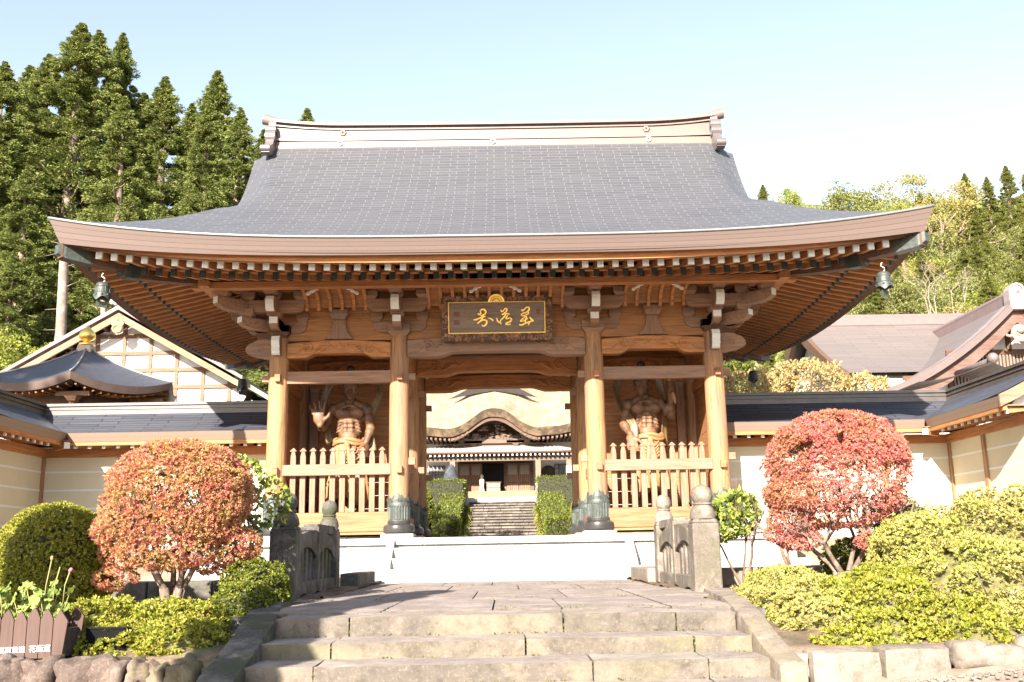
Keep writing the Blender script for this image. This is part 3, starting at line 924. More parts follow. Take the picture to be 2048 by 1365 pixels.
# wall plates, continuous purlins and eave purlin
def ring(o, z0, z1, w, name, mat=W_X, ext=.28):
    xe, y0, y1 = XO + o, -o, D2 + o
    for y in (y0, y1):
        mb = MB(); mb.box(-xe - ext, xe + ext, y - w / 2, y + w / 2, z0, z1); mb.build(name, mat, gate, bevel=.006)
    for s in (-1, 1):
        mb = MB(); mb.box(s * xe - w / 2, s * xe + w / 2, y0 - ext, y1 + ext, z0 + .004, z1 + .004); mb.build(name, W_Y, gate, bevel=.006)
ring(.0, 4.625, 4.76, .15, "wall_plate", ext=.5)
ring(.55, 4.955, 5.07, .15, "purlin")
ring(1.2, 4.855, 4.985, .2, "eave_purlin")
# coved ribs between the bracket tiers with white cusped ornament above
def cove(u0, u1, side):
    fn = {'f': lambda a, o, z: (a, -o, z), 'b': lambda a, o, z: (a, D2 + o, z), 'l': lambda a, o, z: (-XO - o, a, z), 'r': lambda a, o, z: (XO + o, a, z)}[side]
    arc = [(.46, 4.62), (.5, 4.74), (.6, 4.84), (.78, 4.91), (1.1, 4.945)]
    mb = MB(); mb.grid(8, 4, lambda u, v: fn(u0 + (u1 - u0) * u, arc[round(v * 4)][0] - .03, arc[round(v * 4)][1] + .03))
    mb.build("cove_panel", W_BOARD, gate, smooth=True)
    n = max(2, round((u1 - u0) / .24))
    for i in range(n + 1):
        a = u0 + (u1 - u0) * i / n
        mb = MB()
        poly = [(o - .02, z + .05) for o, z in arc] + [(o + .045, z - .055) for o, z in arc[::-1]]
        mb.prism(poly, lambda p, q: fn(q, p[0], p[1]), a - .033, a + .033); mb.build("cove_rib", W_X, gate, bevel=.005)
    for sg in (-1, 1):
        c = (u0 + u1) / 2; hw = (u1 - u0) / 2; e = min(hw * .9, .5)
        pts = [(c + sg * (e - .235 + .028 * i), 4.925 - .0165 * i - .012 * (i % 3 == 1)) for i in range(10)]
        mb = MB(); mb.ribbon([fn(p[0], 1.0, p[1]) for p in pts], [.038 + .014 * (i % 3) for i in range(10)], Vector(fn(0, 1, 0)) - Vector(fn(0, 0, 0)), .05)
        mb.build("white_cusp", WHITE_PAINT, gate)
for sd in 'fb':
    for a, b in ((-3.84, -2.64), (2.64, 3.84)): cove(a, b, sd)
    cove(-1.36, 1.36, sd)
for sd in 'lr':
    for a, b in ((.66, 1.66), (2.94, 3.94)): cove(a, b, sd)

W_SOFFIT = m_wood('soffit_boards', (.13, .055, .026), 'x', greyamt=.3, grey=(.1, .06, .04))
# ---- eaves: two tiers of rafters on all four sides
def eave_pt(side, u, o, z):
    if side == 'f': return (u, -o, z)
    if side == 'b': return (-u, D2 + o, z)
    if side == 'l': return (-XO - o, D1 - u, z)
    return (XO + o, D1 + u, z)
HL = {'f': XO, 'b': XO, 'l': D1, 'r': D1}
def elift(side, u, o):
    e = HL[side] + 3.4 - abs(u)                # distance from the corner along the eave
    return lift(max(0, e)) * min(1.1, max(0, o / 3.1)) ** 1.3
def zf(o): return 4.785 + (3.05 - o) * .24    # top of flying rafters
def zb(o): return 4.835 + (2.3 - o) * .26       # top of base rafters
FW, FH = .098, .115
CAPW = m_plain("white_patinated_cap", (.6, .62, .6), .5, .1, 20, .1, 0, .5)
CAPD = m_plain("dark_copper_cap", (.035, .05, .048), .5, .3, 10, .1, .2)
DARKTIP = CAPD
def rafter(side, u, o0, o1, zfun, h, w, name, cap, capz=True, mat=None):
    n = 4; mb = MB(); k = 0
    for i in range(n + 1):
        o = o0 + (o1 - o0) * i / n; z = zfun(o) + elift(side, u, o)
        mb.v += [eave_pt(side, u - w / 2, o, z - h), eave_pt(side, u + w / 2, o, z - h), eave_pt(side, u + w / 2, o, z), eave_pt(side, u - w / 2, o, z)]
    for i in range(n):
        b = 4 * i
        for q in ((0, 1, 5, 4), (1, 2, 6, 5), (2, 3, 7, 6), (3, 0, 4, 7)): mb.face([b + t for t in q])
    mb.face((0, 3, 2, 1)); mb.face((4 * n, 4 * n + 1, 4 * n + 2, 4 * n + 3))
    r = mb.build(name, mat or (W_Y if side in 'fb' else W_X), gate)
    if cap is not None:
        c = MB(); e = .006
        z = zfun(o1) + elift(side, u, o1); z2 = zfun(o1 - .05) + elift(side, u, o1 - .05)
        c.v = [eave_pt(side, u + a * (w / 2 + e), o, zz + dz) for o, zz in ((o1 - .05, z2), (o1 + .008, z)) for a, dz in ((-1, -h - e), (1, -h - e), (1, e), (-1, e))]
        for q in ((0, 1, 5, 4), (1, 2, 6, 5), (2, 3, 7, 6), (3, 0, 4, 7), (4, 5, 6, 7), (0, 3, 2, 1)): c.face(q)
        c.build("rafter_cap", cap, r)
    return r
for side in 'flrb':
    hl = HL[side]
    nn = int((hl + 3.02) / .272)
    stuffF = MB(); 
    for i in range(-nn, nn + 1):
        u = i * .272
        for (lo, hi, zfun, h, w, nm, cap) in ((2.15, 3.05, zf, FH, FW, "flying_rafter", CAPW), (.06, 2.3, zb, .125, .092, "base_rafter", CAPD)):
            start = max(lo, abs(u) - hl + .12)
            if start > hi - .12: continue
            if side == 'b' and i % 2 and False: continue
            rafter(side, u, start, hi, zfun, h, w, nm, cap if side in 'fb' else (CAPD if nm == "base_rafter" or True else None))
    # soffit boards above each tier
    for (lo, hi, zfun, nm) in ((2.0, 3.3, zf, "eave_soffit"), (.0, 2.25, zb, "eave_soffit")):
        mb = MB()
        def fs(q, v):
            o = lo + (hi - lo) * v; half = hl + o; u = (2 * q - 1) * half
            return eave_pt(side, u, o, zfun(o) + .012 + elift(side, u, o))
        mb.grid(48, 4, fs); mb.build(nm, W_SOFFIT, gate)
    # kioi and kayaoi edge boards riding on the rafter tips
    for (o, z0, z1, th, nm) in ((2.24, zb(2.24) + .004, zb(2.24) + .075, .12, "eave_batten"), (3.12, zf(3.05) + .002, zf(3.05) + .14, .10, "eave_batten")):
        mb = MB(); n = 48; half = hl + o
        for i in range(n + 1):
            u = -half + 2 * half * i / n; L = elift(side, u, o)
            mb.v += [eave_pt(side, u, o - th, z0 + L), eave_pt(side, u, o, z0 + L), eave_pt(side, u, o + .015, z1 + L), eave_pt(side, u, o - th, z1 + L)]
        for i in range(n):
            for q in ((0, 1, 5, 4), (1, 2, 6, 5), (2, 3, 7, 6), (3, 0, 4, 7)): mb.face([4 * i + t for t in q])
        mb.build(nm, W_X if side in 'fb' else W_Y, gate)
    # dark board between the batten and the fascia
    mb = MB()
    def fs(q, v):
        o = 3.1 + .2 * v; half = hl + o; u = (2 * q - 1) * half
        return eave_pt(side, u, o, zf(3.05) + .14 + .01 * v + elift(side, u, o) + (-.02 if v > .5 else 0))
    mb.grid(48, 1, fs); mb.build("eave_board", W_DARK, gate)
# hip rafters with bronze-shod tips
for s in (-1, 1):
    for y, sy in ((0, -1), (D2, 1)):
        d = Vector((s, sy, 0)).normalized(); n = Vector((-d.y, d.x, 0)); c0 = Vector((s * XO, y, 0))
        def TT(o, z, t): return tuple(c0 + d * (o * math.sqrt(2)) + n * t + Vector((0, 0, z)))
        def zz(o, f): return f(o) + lift(max(0, 3.4 - o)) * min(1.1, o / 3.1) ** 1.3
        for (o0, o1, f, h, w, nm) in ((0, 2.42, zb, .22, .2, "hip_rafter"), (1.9, 3.22, zf, .24, .21, "hip_rafter")):
            mb = MB(); m_ = 6
            for i in range(m_ + 1):
                o = o0 + (o1 - o0) * i / m_; z = zz(o, f)
                mb.v += [TT(o, z - h, -w / 2), TT(o, z - h, w / 2), TT(o, z + .02, w / 2), TT(o, z + .02, -w / 2)]
            for i in range(m_):
                for q in ((0, 1, 5, 4), (1, 2, 6, 5), (2, 3, 7, 6), (3, 0, 4, 7)): mb.face([4 * i + t for t in q])
            mb.face((0, 3, 2, 1)); mb.face((4 * m_, 4 * m_ + 1, 4 * m_ + 2, 4 * m_ + 3))
            hr = mb.build(nm, W_DARK, gate, bevel=.006)
            c = MB(); e = .008; oo = o1 - (.36 if f is zf else .2)
            for (o, k1, k2) in ((oo, 1, 0), (o1 - .05, 1, 0), (o1 + .04, .75, .04)):
                z = zz(o, f); c.v += [TT(o, z - h * (1 if k1 == 1 else .7) - e, -(w / 2 + e) * k1), TT(o, z - h * (1 if k1 == 1 else .7) - e, (w / 2 + e) * k1), TT(o, z + .02 + e - k2, (w / 2 + e) * k1), TT(o, z + .02 + e - k2, -(w / 2 + e) * k1)]
            for i in range(2):
                for q in ((0, 1, 5, 4), (1, 2, 6, 5), (2, 3, 7, 6), (3, 0, 4, 7)): c.face([4 * i + t for t in q])
            c.face((0, 3, 2, 1)); c.face((8, 9, 10, 11))
            c.build("bronze_tip", BRONZE if f is zf else CAPD, hr)

# ---- walls and rails of the guardian bays
for s in (-1, 1):
    a, b = sorted((s * 2.17, s * 4.30))
    mb = MB()
    for i in range(14):
        z = .12 + i * .29
        mb.box(a, b, D1 - .02 - .002 * (i % 2), D1 + .03, z + .004, z + .286)
    mb.build("back_wall", W_BOARD, gate)
    mb = MB()
    for i in range(14):
        z = .12 + i * .29
        mb.box(s * XO - .02, s * XO + .02 + .002 * (i % 2), .16, D1 - .16, z + .004, z + .286)
    mb.build("side_wall", W_BOARD, gate)
    mb = MB(); mb.box(a - .1, b + .1, -.1, D1 - .05, .09, .14); mb.build("bay_floor", W_BOARD, gate)
    mb = MB(); mb.box(a, b, -.13, .13, .145, .53); mb.build("sill_beam", W_ORANGE, gate, bevel=.01)
    mb = MB(); mb.box(a - .02, b + .02, -.16, -.05, 1.265, 1.485); mb.build("guard_rail", W_GREYX, gate, bevel=.01)
    n = 10
    for i in range(n):
        x = a + .17 + (b - a - .34) * i / (n - 1)
        mb = MB(); w = .055
        mb.box(x - w, x + w, -.045, .03, .535, 1.6)
        poly = [(-w, 1.6), (w, 1.6), (w * .95, 1.66), (w * .6, 1.745), (w * .55, 1.76), (-w * .55, 1.76), (-w * .6, 1.745), (-w * .95, 1.66)]
        mb.prism(poly, lambda p, q: (x + p[0], q, p[1]), -.045, .03)
        mb.frustum((x, -.0075), .13, .10, .13, .10, 1.76, 1.775); mb.frustum((x, -.0075), .13, .10, .02, .02, 1.775, 1.835)
        mb.build("picket", W_GREYZ, gate, bevel=.004)
    # inner side towards the passage: rail and pickets
    x = s * XI
    mb = MB(); mb.box(x - .06, x + .06, .17, D1 - .17, 1.265, 1.485); mb.build("guard_rail", W_GREYX, gate, bevel=.01)
    mb = MB(); mb.box(x - .12, x + .12, .2, D1 - .2, .1, .45); mb.build("sill_beam", W_ORANGE, gate, bevel=.01)
    for i in range(8):
        y = .36 + 1.58 * i / 7
        mb = MB(); mb.box(x - .03, x + .03, y - .05, y + .05, .45, 1.7); mb.frustum((x, y), .1, .13, .02, .02, 1.7, 1.8); mb.build("picket", W_GREYZ, gate)
    # small lit paper-wrapped hook on the rear column and inner post of each bay
    mb = MB(); mb.box(s * 4.13 - .09, s * 4.13 + .09, D1 - .2, D1 - .03, .14, 3.3); mb.frustum((s * 4.13, D1 - .12), .16, .16, .26, .2, 3.3, 3.42); mb.build("bay_post", W_GREYZ, gate, bevel=.01)
# ------------------------------------------------------------------ name plaque under the eaves
TILT = R(13)
PC = Vector((.02, -.50, 4.37)); PUP = Vector((0, -math.sin(TILT), math.cos(TILT))); PN = Vector((0, -math.cos(TILT), -math.sin(TILT)))
def PL(x, z, o=0): return tuple(PC + Vector((x, 0, 0)) + PUP * z + PN * o)
plaque = thing("name_plaque", "dark carved signboard with three gold characters hanging under the gate eaves", "signboard", tuple(PC))
def pbox(mb, x0, x1, z0, z1, o0, o1):
    k = len(mb.v); mb.v += [PL(x, z, o) for z in (z0, z1) for o in (o0, o1) for x in (x0, x1)]
    for q in ((0, 2, 3, 1), (4, 5, 7, 6), (0, 1, 5, 4), (2, 6, 7, 3), (0, 4, 6, 2), (1, 3, 7, 5)): mb.face([k + t for t in q])
M_PBOARD = m_wood("plaque_board", (.19, .14, .11), 'x', grey=(.2, .16, .14), greyamt=.7)
M_CARVE = m_stone("carved_dark_frame", (.17, .085, .045), (.035, .018, .012), 7, rough=.5, bump=.9, spot=False)
mb = MB(); pbox(mb, -.97, .97, -.30, .31, -.03, .0); mb.build("board", M_PBOARD, plaque)
mb = MB()
for a in ((-1.13, 1.13, .325, .46), (-1.13, 1.13, -.46, -.315), (-1.13, -.985, -.315, .325), (.985, 1.13, -.315, .325)): pbox(mb, *a, -.05, .03)
rr = random.Random(5); mb.mi = 1
def on_frame():
    while True:
        x = rr.uniform(-1.1, 1.1); z = rr.uniform(-.44, .44)
        if abs(x) > 1.0 or z > .34 or z < -.33: return x, z
for i in range(210):
    x, z = on_frame(); a0 = rr.uniform(0, 6.28); r0 = rr.uniform(.022, .05); pts = []; sg = rr.choice((-1, 1))
    for q in range(9):
        a = a0 + sg * q * .62; r = r0 * (1 - q * .085); pts.append(PL(x + r * math.cos(a), z + r * math.sin(a), .032))
    mb.tube(pts, [.013 - .0008 * q for q in range(9)], 5)
mb.build("carved_frame", [m_plain("carved_frame_ground", (.075, .036, .02), .6, .4, 9, .5), m_plain("carved_frame_brown", (.25, .125, .062), .5, .5, 9, .3)], plaque)
mb = MB()
for a in ((-.985, .985, -.318, -.30), (-.985, -.967, -.30, .325), (.967, .985, -.30, .325), (-.967, .967, .312, .325)): pbox(mb, *a, 0, .045)
mb.build("gold_edge", GOLD_PAINT, plaque)
S_ = .001135
STROKES = {
 "left": [[(672, 318, 20), (690, 345, 36), (722, 318, 30), (712, 278, 26), (752, 250, 34), (800, 270, 38), (806, 318, 34), (762, 352, 30), (716, 368, 30)],
  [(585, 436, 16), (640, 432, 36), (706, 405, 34), (770, 385, 32), (806, 372, 22)],
  [(770, 335, 26), (755, 400, 34), (712, 458, 36), (655, 505, 22)],
  [(655, 500, 22), (725, 452, 30), (795, 442, 34), (828, 478, 40), (800, 530, 40), (762, 552, 32), (735, 528, 20)],
  [(835, 405, 8), (880, 415, 22), (925, 440, 34), (942, 462, 18)]],
 "middle": [[(1078, 262, 18), (1090, 292, 34), (1122, 285, 28), (1148, 248, 26), (1185, 250, 34), (1180, 290, 34), (1140, 325, 30), (1105, 345, 26)],
  [(1095, 352, 24), (1150, 338, 28), (1205, 335, 26), (1238, 348, 16)],
  [(1004, 405, 14), (1012, 445, 32), (1035, 485, 30), (1052, 500, 14)],
  [(1172, 335, 24), (1130, 400, 30), (1085, 440, 28), (1062, 480, 24), (1088, 520, 30)],
  [(1205, 365, 24), (1170, 405, 28), (1182, 428, 26), (1236, 412, 28), (1268, 440, 34), (1240, 478, 34), (1180, 500, 30), (1165, 522, 26), (1215, 530, 30), (1256, 518, 20)]],
 "right": [[(1448, 258, 16), (1466, 285, 34), (1500, 262, 28), (1540, 228, 28), (1582, 232, 34), (1584, 272, 34), (1540, 312, 28), (1510, 330, 26)],
  [(1440, 372, 22), (1462, 340, 30), (1520, 318, 26), (1572, 312, 30), (1562, 345, 28), (1500, 372, 26), (1452, 380, 22)],
  [(1520, 385, 26), (1478, 425, 30), (1430, 465, 28), (1450, 478, 24), (1520, 448, 28), (1560, 420, 24)],
  [(1402, 535, 22), (1450, 540, 36), (1520, 508, 34), (1600, 482, 30), (1665, 468, 22)],
  [(1592, 398, 24), (1612, 428, 34), (1648, 458, 32), (1668, 470, 16)],
  [(1540, 385, 26), (1522, 450, 28), (1505, 520, 26)], [(1600, 478, 26), (1578, 520, 26), (1560, 552, 12)]]}
def smooth_stroke(st, sub=4):
    out = []
    n = len(st)
    for i in range(n - 1):
        p0, p1, p2, p3 = st[max(i - 1, 0)], st[i], st[i + 1], st[min(i + 2, n - 1)]
        for q in range(sub):
            t = q / sub
            out.append(tuple(.5 * ((2 * b) + (c - a) * t + (2 * a - 5 * b + 4 * c - d) * t * t + (-a + 3 * b - 3 * c + d) * t ** 3) for a, b, c, d in zip(p0, p1, p2, p3)))
    out.append(st[-1]); return out
for nm, sts in STROKES.items():
    mb = MB()
    for q, st in enumerate(sts):
        sm = smooth_stroke(st)
        mb.ribbon([PL((x - 1005) * S_, (403 - y) * S_, .004 + .002 * q) for x, y, w in sm], [max(6, w) * S_ * .95 for x, y, w in sm], PN, .012)
        x, y, w = sm[-1]
    mb.build("gold_character", GOLD, plaque)
# small gold signature columns and the red seals
mb = MB()
for cx, y0, y1 in ((512, 215, 470), (425, 250, 520)):
    y = y0
    while y < y1:
        for q in range(5):
            a = rr.uniform(0, 3.14); L = rr.uniform(6, 17); px = cx + rr.uniform(-14, 14); py = y + rr.uniform(-14, 14)
            mb.ribbon([PL((px + k * L * math.cos(a) - 1005) * S_, (403 - py - k * L * math.sin(a)) * S_, .003) for k in (-1, 0, 1)], [.004, .006, .004], PN, .004)
        y += 44
mb.ribbon([PL((440 - 1005) * S_, (403 - 530) * S_, .004), PL((432 - 1005) * S_, (403 - 580) * S_, .004)], [.012, .01], PN, .005)
mb.ribbon([PL((412 - 1005) * S_, (403 - 552) * S_, .006), PL((468 - 1005) * S_, (403 - 552) * S_, .006)], [.01, .008], PN, .005)
mb.build("gold_signature", m_plain("worn_gold_paint", (.36, .22, .07), .5, .3, 12, .1, .2), plaque)
mb = MB()
for x0, x1, y0, y1 in ((232, 340, 290, 375), (232, 340, 440, 525), (1712, 1775, 262, 345)):
    for r in range(4):
        yy0 = y0 + (y1 - y0) * r / 4
        pbox(mb, (x0 - 1005) * S_, (x1 - 1005) * S_, (403 - yy0 - (y1 - y0) / 4 + 4) * S_, (403 - yy0 - 2) * S_, .0015, .005)
mb.build("red_seal", m_plain("seal_red", (.20, .05, .035), .7, .3, 20), plaque)
# half-round gold wheel crest on the top edge
mb = MB(); cx, cz = (1000 - 1005) * S_, .312
def arcb(r0, r1, o, n=24):
    poly = [(cx + r1 * math.cos(math.pi * i / n), cz + r1 * math.sin(math.pi * i / n)) for i in range(n + 1)] + [(cx + r0 * math.cos(math.pi * i / n), cz + r0 * math.sin(math.pi * i / n)) for i in range(n, -1, -1)]
    mb.prism(poly, lambda p, q: PL(p[0], p[1], q), .03, o)
arcb(.128, .168, .062); arcb(.095, .112, .058); arcb(.0, .022, .06)
for k in range(15):
    a = math.pi * (k + .5) / 15
    mb.ribbon([PL(cx + r * math.cos(a), cz + r * math.sin(a), .045) for r in (.085, .13)], [.012, .012], PN, .012)
for k in range(7):
    a = math.pi * (k + .5) / 7
    mb.ribbon([PL(cx + r * math.cos(a), cz + r * math.sin(a), .045) for r in (.02, .05, .085)], [.008, .026, .012], PN, .012)
mb.build("wheel_crest", GOLD, plaque)
mb = MB(); poly = [(cx + .13 * math.cos(math.pi * i / 16), cz + .13 * math.sin(math.pi * i / 16)) for i in range(17)]
mb.prism(poly, lambda p, q: PL(p[0], p[1], q), .028, .044); mb.build("crest_ground", M_CARVE, plaque)
for x in (-.8, .8):
    mb = MB(); mb.tube([PL(x, .45, -.02), (x, -.56, 4.95)], .012, 6); mb.build("hanger", CAPD, plaque)

# ------------------------------------------------------------------ wind bells under the four eave corners
def bell(x, y, z, label):
    t = thing("wind_bell", label, "bell", (x, y, z), "bronze wind bells at the eave corners")
    mb = MB(); n = 32
    prof = [(.02, 0), (.085, -.012), (.112, -.04), (.12, -.10), (.122, -.16), (.128, -.2), (.132, -.22), (.14, -.27)]
    k = 0
    for r, zz in prof:
        for j in range(n):
            a = 2 * math.pi * j / n; mb.v.append((x + r * math.cos(a), y + r * math.sin(a), z + zz))
    for j in range(n):
        a = 2 * math.pi * j / n
        mb.v.append((x + .15 * math.cos(a), y + .15 * math.sin(a), z - .37 + .085 * abs(math.sin(2 * a + .6)) ** .8))
    for i in range(len(prof)):
        for j in range(n): mb.face((i * n + j, i * n + (j + 1) % n, (i + 1) * n + (j + 1) % n, (i + 1) * n + j))
    mb.face(list(range(n)))
    o = mb.build("bell_body", BRONZE, t, smooth=True, angle=50)
    b = MB()
    for zz in (-.09, -.2): b.tube([(x + (.124 if zz > -.1 else .131) * math.cos(a), y + (.124 if zz > -.1 else .131) * math.sin(a), z + zz) for a in np.linspace(0, 2 * math.pi, 25)], .006, 5)
    for k in range(8):
        a = k * math.pi / 4; b.tube([(x + .124 * math.cos(a), y + .124 * math.sin(a), z - .09), (x + .132 * math.cos(a), y + .132 * math.sin(a), z - .2)], .004, 4)
    b.build("raised_band", BRONZE, o)
    hmb = MB()
    for k in range(8):
        a = k * math.pi / 4 + .35; hmb.ell((x + .136 * math.cos(a), y + .136 * math.sin(a), z - .245), (.02, .02, .024), nu=8, nv=6)
    hmb.build("pierced_hole", CAPD, o, smooth=True)
    h = MB(); h.tube([(x, y, z - .01), (x + .03, y, z + .03), (x + .035, y, z + .07), (x, y, z + .09), (x - .03, y, z + .11), (x - .02, y, z + .15), (x, y, z + .17)], .012, 6)
    h.build("hook", m_plain("pale_hook", (.6, .6, .58), .4, .1, 5, 0, .5), t, smooth=True)
    c = MB(); c.tube([(x, y, z - .05), (x, y, z - .34)], .007, 5); c.obox((x, y, z - .41), (.19, .012, .11), Euler((R(10), 0, R(35))).to_matrix()); c.build("wind_plate", BRONZE, t)
    return t
bell(-7.02, -2.92, 4.56, "bronze wind bell under the near left corner of the gate eaves")
bell(7.02, -2.92, 4.54, "bronze wind bell under the near right corner of the gate eaves")
bell(-7.18, 7.45, 4.60, "dark wind bell under the far left corner of the gate eaves")
bell(7.18, 7.45, 4.60, "dark wind bell under the far right corner of the gate eaves")

# ------------------------------------------------------------------ guardian statues
M_NIO = m_plain("lacquered_statue_wood", (.135, .064, .028), .58, .55, 5, .6, .0, .55, 22)
M_NIO2 = m_plain("statue_cloth_wood", (.3, .145, .06), .55, .3, 4, .25, .0, .45, 16)
M_SCARF = m_plain("statue_scarf_wood", (.13, .078, .032), .4, .3, 5, .15, 0, .5)
def remesh(mb, name, mat, parent, voxel, it=5):
    o = mb.build(name, mat, parent)
    r = o.modifiers.new("r", 'REMESH'); r.mode = 'VOXEL'; r.voxel_size = voxel; r.use_smooth_shade = True
    sm = o.modifiers.new("s", 'SMOOTH'); sm.factor = .5; sm.iterations = it
    bpy.context.view_layer.update()
    dg = bpy.context.evaluated_depsgraph_get()
    me = bpy.data.meshes.new_from_object(o.evaluated_get(dg))
    o.modifiers.clear(); old = o.data; o.data = me; bpy.data.meshes.remove(old); me.name = name
    me.polygons.foreach_set("use_smooth", [True] * len(me.polygons))
    return o
def hand_open(mb, wr, up, side, nrm, sc=1.0, curl=.0, spread=.35):
    """palm with five fingers; up = finger direction, side = towards the thumb, nrm = palm normal"""
    up = Vector(up).normalized(); side = Vector(side).normalized(); nrm = Vector(nrm).normalized(); wr = Vector(wr)
    M = Matrix((side, nrm, up)).transposed()
    c = wr + up * .12 * sc
    mb.ell(c, (.105 * sc, .05 * sc, .135 * sc), M)
    for i, (off, L, a) in enumerate(((.085, .19, .25), (.03, .215, .06), (-.03, .2, -.13), (-.085, .155, -.36))):
        d = (up * math.cos(a * spread / .35) + side * math.sin(a * spread / .35)).normalized()
        b = c + up * .09 * sc + side * off * sc
        m1 = b + d * L * .52 * sc + nrm * .02 * curl * sc
        e = m1 + (d * math.cos(curl) + nrm * math.sin(curl)).normalized() * L * .48 * sc
        mb.limb(b, m1, .031 * sc, .028 * sc, 8); mb.limb(m1, e, .028 * sc, .021 * sc, 8)
    b = c - up * .03 * sc + side * .08 * sc
    d = (side * .8 + up * .6).normalized()
    m1 = b + d * .10 * sc; mb.limb(b, m1, .042 * sc, .033 * sc, 8); mb.limb(m1, m1 + (up * .85 + side * .4).normalized() * .1 * sc, .033 * sc, .024 * sc, 8)
def fist(mb, c, ax, out, sc=1.0):
    """closed hand round a bar along ax; out = direction the knuckles face"""
    ax = Vector(ax).normalized(); out = Vector(out).normalized(); c = Vector(c); sd = ax.cross(out).normalized()
    mb.ell(c - out * .03 * sc + sd * .02, (.08 * sc, .08 * sc, .10 * sc))
    for i in range(4):
        b = c + ax * (.082 - .055 * i) * sc
        pts = [b + sd * .07 * sc, b + sd * .06 * sc + out * .065 * sc, b + out * .085 * sc, b - sd * .05 * sc + out * .055 * sc, b - sd * .055 * sc]
        for p, q in zip(pts[:-1], pts[1:]): mb.limb(p, q, .031 * sc, .029 * sc, 8)
    mb.limb(c - sd * .06 * sc + ax * .03 * sc, c - sd * .02 * sc + out * .09 * sc + ax * .07 * sc, .036 * sc, .028 * sc, 8)
def nio(x0, y0, z0, label, pose):
    t = thing("guardian_statue", label, "statue", (x0, y0, z0))
    def V(x, y, z): return Vector((x0 + x * .9, y0 + y, z0 + z))
    m = MB(); m.v = []
    lean = pose['lean']; ht = pose['turn']
    # trunk
    m.ell(V(lean * .6, .02, 2.20), (.31, .225, .31)); m.ell(V(lean * .3, 0, 1.9), (.25, .20, .27)); m.ell(V(0, .0, 1.66), (.28, .22, .2))
    m.ell(V(lean * .2, -.12, 1.80), (.20, .13, .13))
    for s in (-1, 1):
        m.ell(V(lean * .7 + s * .165, -.165, 2.30), (.175, .10, .135))
        m.ell(V(lean * .8 + s * .10, -.175, 2.45), (.13, .05, .04), Euler((0, s * R(12), 0)).to_matrix())
        for i in range(3): m.ell(V(lean * .45 + s * .07, -.195 + .005 * i, 2.11 - .095 * i), (.066, .05, .045))
        for i in range(4): m.ell(V(lean * .5 + s * (.20 + .015 * i), -.145 + .02 * i, 2.13 - .07 * i), (.075, .06, .026), Euler((0, s * R(28), 0)).to_matrix())
        m.limb(V(lean + 0, .04, 2.56), V(lean * .8 + s * .3, .04, 2.44), .13, .115)
        m.ell(V(lean * .8 + s * .39, .02, 2.40), (.135, .14, .155))
        # legs
        m.limb(V(s * .17, .0, 1.55), V(s * .23, -.06, .86), .18, .12); m.limb(V(s * .23, -.06, .86), V(s * .27, .02, .14), .115, .075)
        m.ell(V(s * .245, .05, .62), (.11, .11, .2)); m.ell(V(s * .29, -.10, .06), (.085, .19, .06)); m.ell(V(s * .27, .0, .1), (.08, .1, .08))
        for k in range(5): m.ell(V(s * (.23 + .03 * k), -.275 + .012 * k * k * .5, .035), (.021, .05, .028))
    # neck and head
    m.limb(V(lean, .02, 2.48), V(lean + ht * .03, -.03, 2.72), .125, .115)
    for s in (-1, 1): m.limb(V(lean * .9 + s * .05, -.13, 2.47), V(lean + s * .09, -.02, 2.7), .035, .035)
    H = V(lean + ht * .05, -.06, 2.86); rz = Euler((R(12), 0, ht * R(24))).to_matrix()
    def hp(a, b, c): return H + rz @ Vector((a, b, c))
    m.ell(H, (.175, .2, .235), rz); m.ell(hp(0, -.06, -.15), (.135, .14, .11), rz)
    for s in (-1, 1):
        m.ell(hp(s * .075, -.165, .045), (.085, .05, .035), rz @ Euler((0, s * R(-20), 0)).to_matrix())      # angry brows
        m.ell(hp(s * .085, -.15, -.055), (.06, .055, .05), rz); m.ell(hp(s * .18, .0, -.02), (.03, .055, .09), rz); m.ell(hp(s * .185, .01, -.12), (.02, .03, .05), rz)
        m.ell(hp(s * .075, -.168, .0), (.034, .03, .024), rz); m.ell(hp(s * .035, -.2, -.055), (.025, .025, .022), rz)
        m.ell(hp(s * .06, -.17, -.135), (.05, .03, .018), rz @ Euler((0, s * R(25), 0)).to_matrix())
    m.limb(hp(0, -.18, .04), hp(0, -.225, -.05), .028, .038); m.ell(hp(0, -.185, -.115), (.065, .03, .016), rz); m.ell(hp(0, -.18, -.155), (.06, .03, .02), rz); m.ell(hp(0, -.17, -.21), (.06, .045, .04), rz)
    m.ell(hp(0, .02, .2), (.14, .16, .1), rz); m.limb(hp(0, .02, .26), hp(0, .04, .36), .06, .07); m.ell(hp(0, .05, .42), (.085, .085, .07), rz)
    for k in range(9):                       # combed hair and tied-back strands
        a = (k - 4) * .26; m.limb(hp(.17 * math.sin(a), -.16 * math.cos(a), .12), hp(.05 * math.sin(a), -.0, .29), .03, .022)
    # arms
    for side, ch in pose['arms'].items():
        s = -1 if side == 'l' else 1
        sh = V(lean * .8 + s * .41, .02, 2.38); el = V(*ch['elbow']); wr = V(*ch['wrist'])
        m.limb(sh, el, .115, .088); m.ell(sh.lerp(el, .45) + Vector((0, -.04, 0)), (.105, .115, .14)); m.limb(el, wr, .105, .065); m.ell(el.lerp(wr, .3), (.105, .105, .12))
        if ch['hand'] == 'open': hand_open(m, wr, ch['up'], ch['side'], ch['nrm'], 1.25)
        elif ch['hand'] == 'fist': fist(m, wr + Vector(ch['off']), ch['ax'], ch['out'], 1.1)
        else: hand_open(m, wr, ch['up'], ch['side'], ch['nrm'], 1.1, curl=.9, spread=.1)
    body = remesh(m, "body", M_NIO, t, .017, 4)
    hr = MB()
    hr.ell(hp(0, .035, .115), (.178, .19, .15), rz, 20, 12)
